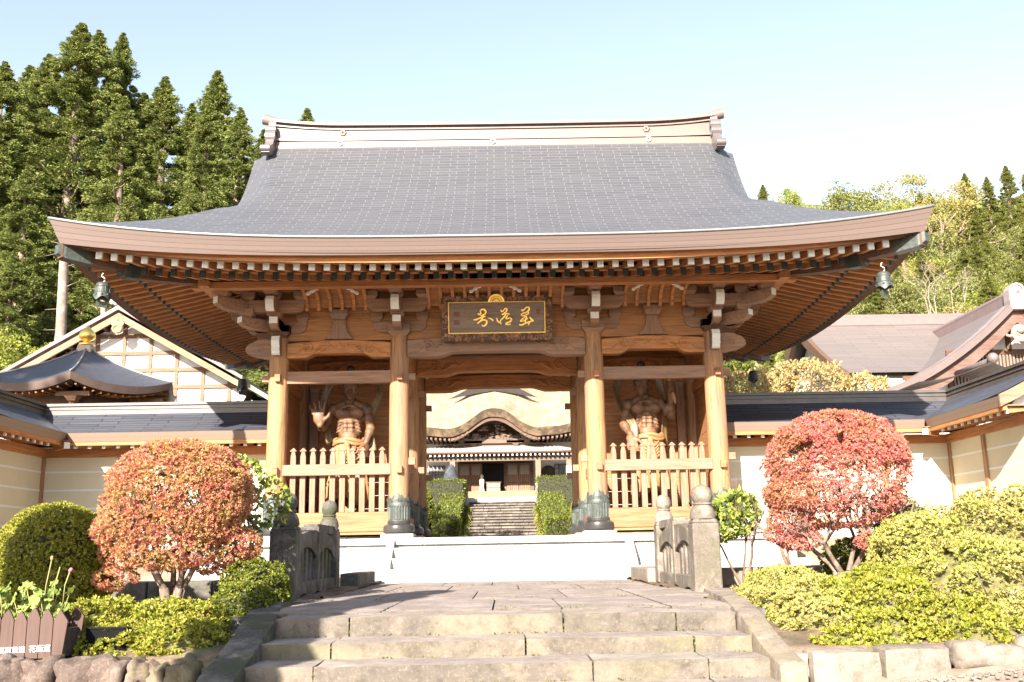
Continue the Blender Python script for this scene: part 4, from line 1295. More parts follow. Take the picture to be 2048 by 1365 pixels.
    for k in range(13):
        a = (k - 6) * .2; hr.limb(hp(.172 * math.sin(a), -.165 * math.cos(a), .085 + .02 * math.cos(3 * a)), hp(.06 * math.sin(a), -.03, .28), .024, .018, 6)
    hr.ell(hp(0, .05, .42), (.09, .09, .075), rz)
    hr.build("hair", m_plain("dark_statue_hair", (.035, .018, .010), .5, .4, 9, .4), body, smooth=True)
    e = MB()
    for s in (-1, 1): e.ell(hp(s * .075, -.192, .0), (.022, .012, .015), rz, 8, 6)
    e.build("eye", m_plain("painted_eye", (.2, .16, .1), .3, .1, 5, 0), body, smooth=True)
    # draped skirt
    sk = MB(); n = 120
    def fold(an, z):
        d = smooth01((1.72 - z) / 1.2)
        return 1 + d * (.10 * math.sin(9 * an + 2.0 * math.sin(z * 2.2)) + .06 * math.sin(17 * an + z * 3)) + .02 * math.sin(23 * an)
    lv = 26
    for i in range(lv):
        z = 1.72 - 1.30 * i / (lv - 1); w = interp([.4, 1.0, 1.4, 1.72], [.50, .43, .39, .335], z); dp = w * .74
        for j in range(n):
            an = 2 * math.pi * j / n; f = fold(an, z)
            hem = .0 if i < lv - 6 else .10 * (i - lv + 6) / 5 * (math.sin(3 * an + .5) + .4 * math.sin(7 * an))
            sk.v.append(tuple(V(w * f * math.cos(an) + pose['sway'] * .12 * (1.72 - z), dp * f * math.sin(an), z + hem)))
    for i in range(lv - 1):
        for j in range(n): sk.face((i * n + j, i * n + (j + 1) % n, (i + 1) * n + (j + 1) % n, (i + 1) * n + j))
    so = sk.build("skirt", M_NIO2, t, smooth=True)
    so.modifiers.new("thick", 'SOLIDIFY').thickness = .02
    w = MB()
    for k, (zz, r, th) in enumerate(((1.735, .345, .05), (1.68, .365, .04))):
        w.tube([tuple(V(r * math.cos(a), r * .76 * math.sin(a), zz + .035 * math.sin(3 * a + k) - .03 * max(0, -math.sin(a)))) for a in np.linspace(0, 2 * math.pi, 41)], th, 8)
    for q in range(5):                       # front apron swags and knot
        w.tube([tuple(V(-.2 + .4 * u, -.30 - .06 * math.sin(math.pi * u), 1.58 - .07 * q - .14 * math.sin(math.pi * u))) for u in np.linspace(0, 1, 12)], .022, 6)
    w.ell(V(0, -.33, 1.60), (.07, .06, .08)); w.limb(V(-.02, -.34, 1.55), V(-.08, -.38, 1.15), .045, .06); w.limb(V(.03, -.34, 1.55), V(.09, -.37, 1.2), .04, .055)
    w.build("sash", M_NIO2, so, smooth=True)
    # heavenly scarf
    for path in pose['scarf']:
        sc = MB(); pts = smooth_stroke([tuple(p) for p in path], 6)
        k = 0; mN = len(pts)
        for i, p in enumerate(pts):
            a = pts[max(i - 1, 0)]; b = pts[min(i + 1, mN - 1)]
            td = Vector(b) - Vector(a); td.normalize(); sd = td.cross(Vector((.25, -1, .1))).normalized(); tw = .5 * math.sin(i * .22); nr = td.cross(sd).normalized()
            sd = (sd * math.cos(tw) + nr * math.sin(tw)); c = V(*p)
            for q in (-1, -.5, 0, .5, 1): sc.v.append(tuple(c + sd * .085 * q + nr * .02 * (1 - q * q)))
        for i in range(mN - 1):
            for q in range(4): sc.face((5 * i + q, 5 * i + q + 1, 5 * i + 6 + q, 5 * i + 5 + q))
        o = sc.build("scarf", M_SCARF, t, smooth=True); o.modifiers.new("thick", 'SOLIDIFY').thickness = .022
    if pose.get('vajra'):
        a, b = V(*pose['vajra'][0]), V(*pose['vajra'][1]); d = (b - a).normalized(); v = MB()
        L = (b - a).length
        v.tube([a + d * L * u for u in (0, .06, .2, .3, .36, .42, .5, .58, .64, .7, .8, .94, 1)], [.008, .03, .05, .045, .03, .045, .03, .045, .03, .045, .05, .03, .008], 8)
        v.build("thunderbolt_club", m_plain("club_wood", (.36, .2, .12), .45, .2), t, smooth=True)
    b = MB()
    rk = random.Random(3)
    b.lathe([(.62, 0), (.66, -.05), (.6, -.14), (.66, -.22), (.7, -.24)], V(0, .02, 0), 20, fn=lambda an, z: 1 + .08 * math.sin(5 * an) + .04 * math.sin(11 * an + 20 * z))
    b.build("rock_pedestal", m_plain("pedestal_wood", (.2, .11, .06), .5, .4, 4, .4), t, smooth=True, angle=45)
    return t
nio(-3.2, 1.25, .38, "open-palmed guardian statue raising one hand in the left bay of the gate", dict(lean=.0, turn=.25, sway=-.3,
    arms={'l': dict(elbow=(-.62, -.08, 2.02), wrist=(-.64, -.36, 2.02), hand='open', up=(-.14, -.05, 1), side=(1, 0, .05), nrm=(0, -1, .1)),
          'r': dict(elbow=(.50, .02, 1.98), wrist=(.42, -.14, 1.68), hand='curl', up=(-.12, -.15, -1), side=(-.6, -.7, 0), nrm=(-.7, .2, 0))},
    scarf=[[(-.5, .18, 1.7), (-.60, .2, 2.2), (-.66, .18, 2.6), (-.56, .2, 2.95), (-.3, .25, 3.12), (0, .28, 3.2), (.35, .25, 3.16), (.62, .18, 3.0), (.69, .12, 2.78), (.58, .1, 2.5), (.46, .1, 2.25), (.48, .05, 1.9), (.56, .0, 1.5)]]))
nio(3.24, 1.25, .38, "guardian statue lifting a thunderbolt club in the right bay of the gate", dict(lean=-.07, turn=-.55, sway=.35,
    arms={'r': dict(elbow=(.58, -.02, 2.16), wrist=(.56, -.20, 2.62), hand='fist', off=(.0, -.02, .12), ax=(-.12, .0, 1), out=(0, -1, .1)),
          'l': dict(elbow=(-.58, .0, 2.0), wrist=(-.46, -.26, 1.74), hand='curl', up=(.1, -.35, -.9), side=(.9, -.2, 0), nrm=(0, -1, -.2))},
    vajra=((.50, -.27, 3.12), (.66, -.22, 2.38)),
    scarf=[[(.40, .15, 1.5), (.42, .12, 2.0), (.46, .1, 2.3), (.42, .22, 2.75), (.3, .28, 3.1), (0, .3, 3.22), (-.4, .25, 3.15), (-.68, .12, 2.9), (-.70, .06, 2.6), (-.6, .0, 2.3), (-.45, -.12, 2.1), (-.36, -.22, 1.9), (-.36, -.26, 1.6)]]))

# ------------------------------------------------------------------ tile-topped wing walls
LINE_W = m_plain("white_wall_line", (.62, .62, .61), .8, .03)
def wing(name, label, a0, a1, T, group=None, gable_end=None, posts=(), trim=(None, None)):
    """a runs along the wall; T(a, o, z): o = out from the wall centre to the courtyard-front side"""
    p0 = T((a0 + a1) / 2, 0, 0)
    t = thing(name, label, "wall", (p0[0], p0[1], -.2), group)
    def bx(mb, A0, A1, o0, o1, z0, z1):
        k = len(mb.v); mb.v += [T(a, o, z) for z in (z0, z1) for o in (o0, o1) for a in (A0, A1)]
        for q in ((0, 2, 3, 1), (4, 5, 7, 6), (0, 1, 5, 4), (2, 6, 7, 3), (0, 4, 6, 2), (1, 3, 7, 5)): mb.face([k + i for i in q])
    mb = MB(); bx(mb, a0, a1, -.25, .27, .25, 2.0); w = mb.build("plaster_wall", PLASTER, t)
    mb = MB()
    for z in (1.6, 1.2, .8, .4): bx(mb, a0, a1, .268, .276, z - .02, z + .02)
    mb.build("white_line", LINE_W, w)
    mb = MB(); bx(mb, a0, a1, -.32, .34, 1.92, 2.12); mb.build("top_beam", W_X if abs(T(1, 0, 0)[0] - T(0, 0, 0)[0]) > .5 else W_Y, t, bevel=.006)
    for a in posts:
        mb = MB(); bx(mb, a - .07, a + .07, -.3, .31, .25, 1.93); mb.build("post", W_Z, t, bevel=.006)
    # stone footing
    mb = MB(); n = max(2, int(abs(a1 - a0) / .9))
    for zz, oo in ((-.75, .66), (-.25, .56)):
        for i in range(n):
            bx(mb, a0 + (a1 - a0) * i / n + .004, a0 + (a1 - a0) * (i + 1) / n - .004, -.4, oo, zz, zz + .497)
    mb.build("stone_footing", GRANITE, t, bevel=.01)
    lo, hi = (a0, a1)
    re0, re1 = lo, hi
    RO = 1.1
    prof = [(RO, 2.36), (.85, 2.47), (.55, 2.62), (.28, 2.80), (.12, 2.93)]
    flo = lo if trim[0] is None else trim[0]; fhi = hi if trim[1] is None else trim[1]
    mb = MB(); 
    for sg in (1, -1):
        mb.grid(max(8, int(abs(hi - lo) * 3)), 4, lambda u, v: T(lo + (hi - lo) * u, sg * prof[round(v * 4)][0], prof[round(v * 4)][1] + .05 * (0 if gable_end is None else max(0, 1 - abs((lo + (hi - lo) * u) - gable_end) / 1.6) ** 2)),
                lambda u, v: ((hi - lo) * u, 1.3 * v))
    r = mb.build("roof", ROOF_WING, t, smooth=True)
    mb = MB(); 
    for sg in (1, -1):
        mb.grid(max(8, int(abs(hi - lo) * 2)), 2, lambda u, v: T(flo + (fhi - flo) * u, sg * (RO - .06 * v + .002), 2.365 - .19 * v), lambda u, v: ((fhi - flo) * u, v))
        mb.grid(4, 1, lambda u, v: T(flo + (fhi - flo) * u, sg * (RO - .06 - .5 * v), 2.176 + .02 * v))
    mb.build("eave_fascia", m_fascia("wing_fascia", (.19, .13, .095), (.1, .062, .045), .5), r)
    mb = MB()
    for k, (hw, z0, z1) in enumerate(((.17, 2.86, 2.95), (.14, 2.955, 3.0), (.16, 3.005, 3.04), (.13, 3.045, 3.085), (.17, 3.09, 3.15))): bx(mb, lo, hi, -hw, hw, z0, z1)
    mb.build("ridge", m_plain("ridge_metal", (.09, .075, .07), .4, .2, 4, .05, .2, .5), r)
    if gable_end is not None:
        sgn = 1 if gable_end > (lo + hi) / 2 else -1
        for so in (1, -1):
            mb = MB(); poly = [(o * so, z + .03) for o, z in prof] + [(o * so, z - .2) for o, z in prof[::-1]]
            mb.prism(poly, lambda p, q: T(q, p[0], p[1]), gable_end + sgn * .002, gable_end + sgn * .06); mb.build("barge_board", W_GREYX, r, bevel=.005)
        mb = MB(); poly = [(.9, 2.1), (.5, 2.5), (0, 2.85), (-.5, 2.5), (-.9, 2.1)]; mb.prism(poly, lambda p, q: T(q, p[0], p[1]), gable_end - sgn * .25, gable_end - sgn * .2); mb.build("gable_panel", PLASTER_W, r)
    # rafters with white tips
    step = .305; n = int(abs(fhi - flo) / step)
    for i in range(n):
        a = flo + .12 + i * step
        mb = MB(); k = 0
        mb.v = [T(x, o, z) for o, z0, z1 in ((.3, 2.13, 2.2), (.93, 2.05, 2.125)) for x, z in ((a - .033, z0), (a + .033, z0), (a + .033, z1), (a - .033, z1))]
        for q in ((0, 1, 5, 4), (1, 2, 6, 5), (2, 3, 7, 6), (3, 0, 4, 7), (0, 3, 2, 1), (4, 5, 6, 7)): mb.face(q)
        rf = mb.build("rafter", W_Y, t)
        c = MB(); c.v = [T(x, .937, z) for x, z in ((a - .035, 2.046), (a + .035, 2.046), (a + .035, 2.127), (a - .035, 2.127))] + [T(x, .90, z) for x, z in ((a - .035, 2.05), (a + .035, 2.05), (a + .035, 2.131), (a - .035, 2.131))]
        for q in ((0, 1, 2, 3), (4, 7, 6, 5), (0, 4, 5, 1), (1, 5, 6, 2), (2, 6, 7, 3), (3, 7, 4, 0)): c.face(q)
        c.build("white_tip", WHITE_PAINT, rf)
    mb = MB(); bx(mb, flo, fhi, .30, 1.02, 2.18, 2.2); mb.build("soffit", W_BOARD, t)
    mb = MB(); bx(mb, flo, fhi, .955, 1.035, 2.10, 2.178); mb.build("eave_batten", W_X if abs(T(1, 0, 0)[0] - T(0, 0, 0)[0]) > .5 else W_Y, t)
    return t
WX = 10.35
wing("roofed_wall", "cream wall with white lines and dark roof running left from the gate", -WX - .25, -4.72, lambda a, o, z: (a, 2.3 - o, z), posts=(-8.35, -6.4), trim=(-9.25, None))
wing("roofed_wall", "cream wall with dark roof running right from the gate behind the red shrub", 4.72, WX + .25, lambda a, o, z: (a, 2.3 - o, z), posts=(6.9, 8.6), trim=(None, 9.25))
wing("roofed_wall", "cream wall coming forward at the left edge under a dark roof", -2.15, 2.31, lambda a, o, z: (-WX + o, a, z), gable_end=-2.15, posts=(-1.0, 1.98), trim=(None, 1.2))
wing("roofed_wall", "cream wall coming forward at the right edge with a raised roof end", -2.1, 2.31, lambda a, o, z: (WX - o, a, z), gable_end=-2.1, posts=(.35, 1.98), trim=(None, 1.2))

for s_, w_ in ((-1, "left"), (1, "right")):
    host = [o for o in COL.objects if o.name.startswith("roofed_wall") and o.parent is None and o.location.x * s_ > 8]
    mb = MB(); a, b = sorted((s_ * 9.2, s_ * 10.5)); mb.box(a, b, 1.1, 2.3, 2.183, 2.197); mb.build("soffit", W_BOARD, host[0])
    mb = MB(); mb.obox((s_ * 9.42, 1.32, 2.09), (.10, .62, .12), Euler((0, 0, s_ * R(-45))).to_matrix()); v_ = mb.build("valley_beam", W_Y, host[0])
    mb = MB(); mb.obox((s_ * 9.42 - s_ * .225, 1.32 - .225, 2.09), (.12, .012, .135), Euler((0, 0, s_ * R(-45))).to_matrix()); mb.build("white_tip", WHITE_PAINT, v_)
# ------------------------------------------------------------------ priest's house with the timbered gable (left)
W_TIMBER = m_wood('house_timber', (.17, .095, .055), 'x', greyamt=.3, grey=(.15, .1, .07))
house = thing("timbered_house", "white plastered house with exposed timber grid and broad gable at left", "house", (-13.4, 16, 0))
HX, HY, HA, HS = -13.37, 14.0, 8.47, .585         # gable apex x, front, height, slope
def gz(x, a=HA): return a - HS * abs(x - HX)
mb = MB()
poly = [(HX - 4.2, -.2), (HX + 4.2, -.2), (HX + 4.2, gz(HX + 4.2) - .35), (HX, HA - .35), (HX - 4.2, gz(HX - 4.2) - .35)]
mb.prism(poly, lambda p, q: (p[0], q, p[1]), HY + .8, HY + 9); mb.build("wall", PLASTER_W, house)
mb = MB()
for z in np.arange(4.95, 8.1, .62):
    hw = min(4.2, (HA - .45 - z) / HS)
    if hw > .2: mb.box(HX - hw, HX + hw, HY + .735, HY + .797, z, z + .14)
for i in range(-4, 5):
    x = HX + i * .95; top = gz(x) - .4
    mb.box(x - .065, x + .065, HY + .75, HY + .798, 4.6 if i % 2 else 4.2, top)
mb.build("timber_frame", W_TIMBER, house)
mb = MB(); mb.box(HX + .5, HX + 4.1, HY + .5, HY + .79, 4.25, 4.34); mb.box(HX + .5, HX + 4.1, HY + .6, HY + .79, 4.5, 4.58)
for i in range(12): mb.box(HX + .5 + i * .32, HX + .53 + i * .32, HY + .62, HY + .78, 4.34, 4.5)
mb.build("lattice_band", W_GREYX, house)
mb = MB()
for s in (-1, 1):
    e = 4.45
    for k, (y0, y1, t0, t1) in enumerate(((HY, HY + 9.6, 0, -.13),)):
        poly = [(HX, HA), (HX + s * e, HA - HS * e), (HX + s * e, HA - HS * e - .13), (HX, HA - .16)]
        mb.prism(poly, lambda p, q: (p[0], q, p[1]), y0, y1)
rf = mb.build("roof", m_plain("brown_house_roof", (.115, .088, .078), .5, .12, 2, .1, 0, .4), house)
mb = MB()
for s in (-1, 1):
    e = 4.3
    poly = [(HX, HA - .27), (HX + s * e, HA - HS * e - .24), (HX + s * e, HA - HS * e - .46), (HX, HA - .52)]
    mb.prism(poly, lambda p, q: (p[0], q, p[1]), HY + .06, HY + .14)
mb.build("barge_board", m_wood("warm_barge_board", (.25, .13, .068), 'x', greyamt=.3), rf, bevel=.008)
for s in (-1, 1):
    for k in range(7):
        x = HX + s * (.6 + .58 * k); z = gz(x) - .35
        mb = MB(); mb.box(x - .05, x + .05, HY + .15, HY + .8, z - .1, z); mb.build("purlin_end", W_DARK, rf)
mb = MB()
mb.tube([(HX + .15 * math.sin(a), HY - .0, 7.62 + .13 * math.cos(a)) for a in np.linspace(0, 2 * math.pi, 20)], .05, 6)
mb.prism([(-.2, 7.9), (.2, 7.9), (.22, 7.78), (.1, 7.62), (.13, 7.5), (0, 7.38), (-.13, 7.5), (-.1, 7.62), (-.22, 7.78)], lambda p, q: (HX + p[0], q, p[1]), HY + .0, HY + .05)
mb.build("gable_pendant", m_wood("pendant_wood", (.3, .18, .1), 'z', greyamt=.3), rf, smooth=False)
mb = MB()
mb.box(HX - .2, HX + .2, HY + .2, HY + 9.6, HA - .05, HA + .18); mb.build("ridge", m_plain("ridge_tile_grey", (.3, .28, .27), .5, .15, 4, .1), rf)
mb = MB(); rk = random.Random(2)
for i in range(9): mb.ell((HX + rk.uniform(-.3, .35), HY + .2 + rk.uniform(-.05, .15), HA + rk.uniform(.0, .32)), rk.uniform(.09, .15), nu=8, nv=6)
mb.build("ridge_end_tile", m_plain("pale_ridge_tile", (.5, .42, .4), .6, .2, 6, .2), rf, smooth=True)
# lower side aisle with white-ended beams at right
mb = MB(); poly = [(HX + 4.05, 5.98), (HX + 5.9, 4.85), (HX + 5.9, 4.68), (HX + 4.05, 5.8)]
mb.prism(poly, lambda p, q: (p[0], q, p[1]), HY + .5, HY + 9); mb.build("side_roof", m_plain("side_roof_brown", (.18, .14, .12), .5, .12, 2, .1), house)
mb = MB(); mb.box(HX + 4.2, HX + 5.4, HY + 1.5, HY + 9, -.2, 5.0); mb.build("side_wall", W_DARK, house)
for k in range(4):
    x = HX + 4.25 + k * .46; z = 5.32 - k * .27
    mb = MB(); mb.obox((x, HY + .9, z - .12), (.3, .5, .26), Euler((0, R(28), 0)).to_matrix()); b_ = mb.build("bracket_block", W_DARK, house)
    mb = MB(); mb.obox((x, HY + .645, z - .12), (.28, .012, .24), Euler((0, R(28), 0)).to_matrix()); mb.build("white_end", WHITE_PAINT, b_)

# ------------------------------------------------------------------ hexagonal pavilion with the gold jewel
PX, PY, PZ = -11.85, 8.0, 4.62
pav = thing("hexagonal_pavilion", "hexagonal pavilion with a dark curved roof and golden jewel finial at left", "pavilion", (PX, PY, 0))
ROT = R(-74); RP = 2.85
def hexpt(a, r, z):
    k = int(math.floor((a - ROT) / (math.pi / 3))); aa = a - ROT - k * math.pi / 3 - math.pi / 6
    rr_ = r * math.cos(math.pi / 6) / math.cos(aa)
    return (PX + rr_ * math.cos(a), PY + rr_ * math.sin(a), z), abs(aa) / (math.pi / 6)
mb = MB()
def prf(v): return .16 + (RP - .16) * v, 5.62 - 1.36 * (.62 * v + .38 * v ** .7)
def pf(u, v):
    r, z = prf(v); p, c = hexpt(ROT + u * 2 * math.pi, r, z)
    return (p[0], p[1], z + .24 * v ** 2.2 * c ** 2.4)
mb.grid(72, 16, pf, lambda u, v: (u * 16, (1 - v) * 3.3))
pr = mb.build("roof", m_roof("pavilion_shingles", (.04, .041, .054), (.075, .073, .08), .35, .1, .012, .5, .25, .5, .2), pav, smooth=False)
mb = MB()
for k in range(6):
    a = ROT + k * math.pi / 3 + 1e-4
    mb.tube([Vector(pf(k / 6 + 1e-5, v)) + Vector((0, 0, .01)) for v in np.linspace(0, 1, 10)], .028, 6)
mb.build("hip_ridge", m_plain("hip_ridge_metal", (.24, .22, .2), .45, .2, 5, .05), pr, smooth=True)
mb = MB()
def pe(u, v):
    p = pf(u, 1); s = 1 - .035 * v
    return (PX + (p[0] - PX) * s, PY + (p[1] - PY) * s, p[2] - .2 * v)
mb.grid(72, 2, pe, lambda u, v: (u * 16, v))
mb.grid(72, 1, lambda u, v: (PX + (pe(u, 1)[0] - PX) * (1 - .4 * v), PY + (pe(u, 1)[1] - PY) * (1 - .4 * v), pe(u, 1)[2] + .05 * v))
mb.build("eave_fascia", m_plain("pavilion_fascia", (.13, .09, .075), .5, .15, 4, .1), pr)
mb = MB()
for k in range(72):
    u = (k + .5) / 72; p = pe(u, 1)
    a = Vector((PX + (p[0] - PX) * .97, PY + (p[1] - PY) * .97, p[2] - .05)); b = Vector((PX + (p[0] - PX) * .7, PY + (p[1] - PY) * .7, p[2] - .02))
    mb.tube([a, b], .034, 4)
put(mb.build("rafter_row", W_X, pav), kind="stuff")
mb = MB(); mb.lathe([(1.75, 0), (1.75, 4.3)], (PX, PY, -.15), 6); mb.build("wall", W_DARKZ, pav)
for k in range(6):
    a = ROT + k * math.pi / 3
    mb = MB(); mb.tube([(PX + 1.85 * math.cos(a), PY + 1.85 * math.sin(a), -.1), (PX + 1.85 * math.cos(a), PY + 1.85 * math.sin(a), 4.1)], .12, 12); mb.build("column", W_Z, pav, smooth=True, angle=40)
    mb = MB(); c_ = (PX + 2.05 * math.cos(a), PY + 2.05 * math.sin(a)); mb.frustum(c_, .2, .2, .34, .34, 3.82, 3.95); mb.box(c_[0] - .45, c_[0] + .45, c_[1] - .06, c_[1] + .06, 3.96, 4.08); mb.build("bracket_set", W_GREYX, pav)
mb = MB(); mb.frustum((PX, PY), .42, .42, .36, .36, 5.5, 5.72); fo = mb.build("finial_box", m_plain("finial_box_copper", (.36, .26, .2), .45, .2, 5, .1), pav)
mb = MB(); mb.lathe([(.2, 5.72), (.225, 5.75), (.2, 5.81), (.1, 5.84), (.085, 5.87), (.165, 5.9), (.225, 5.97), (.232, 6.04), (.2, 6.13), (.125, 6.21), (.045, 6.28), (.008, 6.34)], (PX, PY, 0), 24); mb.build("gold_jewel", GOLD, fo, smooth=True)

# ------------------------------------------------------------------ brown-roofed hall on the right
rb = thing("brown_roofed_hall", "big hall with pale brown metal roofs and a curved front gable at right", "hall", (15, 15, 0))
def rb_prof(d): return 8.3 - .70 * d + .028 * d * d          # drop from ridge with distance
mb = MB()
def rr_(u, v, sg=1):
    d = 5.2 * v; x = 11.75 + .10 * d * .0 + 12.0 * u
    return (x + (.35 * (1 - v) if False else 0), 18 - sg * d, rb_prof(d))
for sg in (1, -1): mb.grid(24, 12, lambda u, v: rr_(u, v, sg), lambda u, v: (u * 12, (1 - v) * 6.2))
main = mb.build("main_roof", ROOF_BROWN, rb, smooth=True)
mb = MB()
for i in range(12):
    pass
ed = [(5.2 * v, rb_prof(5.2 * v)) for v in np.linspace(0, 1, 10)]
poly = [(d, z + .03) for d, z in ed] + [(d, z - .42) for d, z in ed[::-1]]
for sg in (1, -1): mb.prism(poly, lambda p, q: (q, 18 - sg * p[0], p[1]), 11.62, 11.8)
mb.build("barge_board", W_DARKZ, main)
mb = MB(); poly = [(d, z - .3) for d, z in ed] + [(5.0, -.2), (0, -.2)]
mb.prism([(-d, z) for d, z in [(d, z - .3) for d, z in ed[::-1]]] + [(d, z - .3) for d, z in ed] + [(4.2, -.2), (-4.2, -.2)], lambda p, q: (q, 18 - p[0], p[1]), 12.3, 23)
mb.build("wall", PLASTER_W, rb)
mb = MB(); mb.box(11.7, 23.8, 17.75, 18.25, 8.15, 8.45); mb.tube([(11.6, 18, 8.5), (23.8, 18, 8.5)], .14, 10); mb.build("ridge", m_plain("brown_ridge", (.14, .105, .098), .5, .1, 4, .05, 0, .4), main)
# front wing with curved gable
GX, GY = 16.8, 11.0
def wz(a): return 7.50 - .66 * a + .0 * a if a < 0 else 7.50 - .98 * a + .072 * a * a
mb = MB()
for s in (-1, 1):
    mb.grid(20, 14, lambda u, v: (GX + s * 5.0 * v, GY + 8.5 * u, wz(5.0 * v)), lambda u, v: (u * 8.5, (1 - v) * 5.9))
wing_r = mb.build("wing_roof", ROOF_BROWN, rb, smooth=True)
mb = MB(); arcp = [(5.05 * v, wz(5.05 * v)) for v in np.linspace(0, 1, 16)]
for s in (-1, 1):
    # pale verge course of wide tiles, thick rolled edge, dark reveal and barge board
    mb.grid(1, 15, lambda u, v: (GX + s * arcp[round(v * 15)][0], GY - .02 + .55 * u, arcp[round(v * 15)][1] + .035), lambda u, v: (u * .2 + .35, v * 6))
mb.build("verge_course", m_fascia("verge_tiles", (.25, .19, .175), (.1, .075, .07), .28), wing_r)
mb = MB()
for s in (-1, 1):
    poly = [(a, z + .03) for a, z in arcp] + [(a, z - .24) for a, z in arcp[::-1]]
    mb.prism(poly, lambda p, q: (GX + s * p[0], q, p[1]), GY - .09, GY - .02)
mb.build("verge_roll", m_plain("brown_verge", (.12, .088, .08), .5, .08, 3, .05), wing_r)
mb = MB()
for s in (-1, 1):
    poly = [(a, z - .34) for a, z in arcp] + [(a, z - .80) for a, z in arcp[::-1]]
    mb.prism(poly, lambda p, q: (GX + s * p[0], q, p[1]), GY + .14, GY + .22)
mb.build("barge_board", m_wood("red_brown_barge", (.125, .066, .05), 'x', greyamt=.2), wing_r)
mb = MB()
for s in (-1, 1):
    poly = [(a, z - .05) for a, z in arcp] + [(a, z - .38) for a, z in arcp[::-1]]
    mb.prism(poly, lambda p, q: (GX + s * p[0], q, p[1]), GY + .12, GY + .9)
mb.build("verge_soffit", W_DARK, wing_r)
mb = MB()
poly = [(-5, -.2)] + [(-a, z - .5) for a, z in arcp[::-1] if a < 4.6] + [(a, z - .5) for a, z in arcp if a < 4.6] + [(5, -.2)]
mb.prism(poly, lambda p, q: (GX + p[0], q, p[1]), GY + .9, GY + 1.0); mb.build("gable_wall", PLASTER_W, rb)
mb = MB()
for x0, x1, z0, z1 in ((-2.1, 2.1, 5.78, 5.95), (-3.6, -1.95, 4.98, 5.12), (-.08, .08, 5.9, 6.6), (-.75, -.62, 5.9, 6.5), (-2.12, -1.98, 4.3, 5.8), (-3.3, -3.18, 3.6, 5.0), (1.98, 2.12, 4.3, 5.8)):
    mb.box(GX + x0, GX + x1, GY + .82, GY + .898, z0, z1)
mb.build("timber_frame", W_DARK, rb)
mb = MB()
for i in range(36):
    x = GX - 1.95 + i * .112; mb.box(x, x + .06, GY + .80, GY + .87, 3.9, 5.77)
put(mb.build("gable_lattice", m_wood("lattice_wood", (.17, .115, .088), 'z', greyamt=.4), rb), kind="stuff")
mb = MB(); mb.box(GX - 1.97, GX + 1.97, GY + .88, GY + .895, 3.9, 5.77); mb.build("lattice_backing", W_DARK, rb)
mb = MB()
for q in range(14):
    a = q * .45; mb.ell((GX + .2 * math.cos(a), GY + .05, 6.33 + .2 * math.sin(a)), (.1, .05, .1), nu=8, nv=6)
mb.ell((GX, GY + .0, 6.42), .12, nu=10, nv=6); mb.tube([(GX - .45 + .06 * i, GY + .05, 6.28 - .05 * math.sin(i * .9)) for i in range(16)], .05, 6)
mb.build("gable_pendant", m_plain("pale_carving", (.3, .2, .16), .6, .15, 5, .2), wing_r, smooth=True)
mb = MB(); poly = [(-.28, 7.2), (-.33, 7.5), (-.32, 7.85), (-.22, 8.03), (0, 8.1), (.22, 8.03), (.32, 7.85), (.33, 7.5), (.28, 7.2)]
mb.prism(poly, lambda p, q: (GX + p[0] * .85, q, p[1] - .12), GY - .12, GY + .3); rt = mb.build("ridge_end_tile", m_plain("grey_brown_ridge_end", (.27, .215, .205), .5, .1, 4, .05), wing_r, bevel=.02)
mb = MB(); mb.tube([(GX + .15 * math.cos(a), GY - .13, 7.72 + .17 * math.sin(a)) for a in np.linspace(0, math.pi, 12)], .02, 5); mb.ell((GX, GY - .13, 7.68), (.07, .02, .06)); mb.build("gold_crest", COPPER, rt)
mb = MB(); mb.box(GX - .17, GX + .17, GY + .3, GY + 8.4, 7.3, 7.62); mb.tube([(GX, GY + .3, 7.68), (GX, GY + 8.4, 7.68)], .15, 10); mb.build("ridge", m_plain("dark_brown_ridge", (.17, .12, .115), .5, .1, 4, .05, 0, .4), wing_r)
# small porch roof in front of the lattice
mb = MB()
for s in (-1, 1): mb.grid(8, 10, lambda u, v: (14.55 + s * 2.2 * v + .0, 8.6 + 2.2 * u, 4.95 - 1.0 * v + .45 * v * v - .0 * u), lambda u, v: (u * 2.2, v * 2.3))
mb.build("porch_roof", ROOF_BROWN, rb, smooth=True)
mb = MB(); mb.tube([(14.55, 8.5, 5.0), (14.55, 10.9, 5.0)], .1, 8); mb.ell((14.55, 8.5, 5.05), .16); mb.build("porch_ridge", m_plain("porch_ridge", (.13, .1, .095), .5), rb, smooth=True)
mb = MB(); mb.box(12.6, 16.5, 8.9, 10.9, -.2, 3.9); mb.build("porch_wall", PLASTER_W, rb)

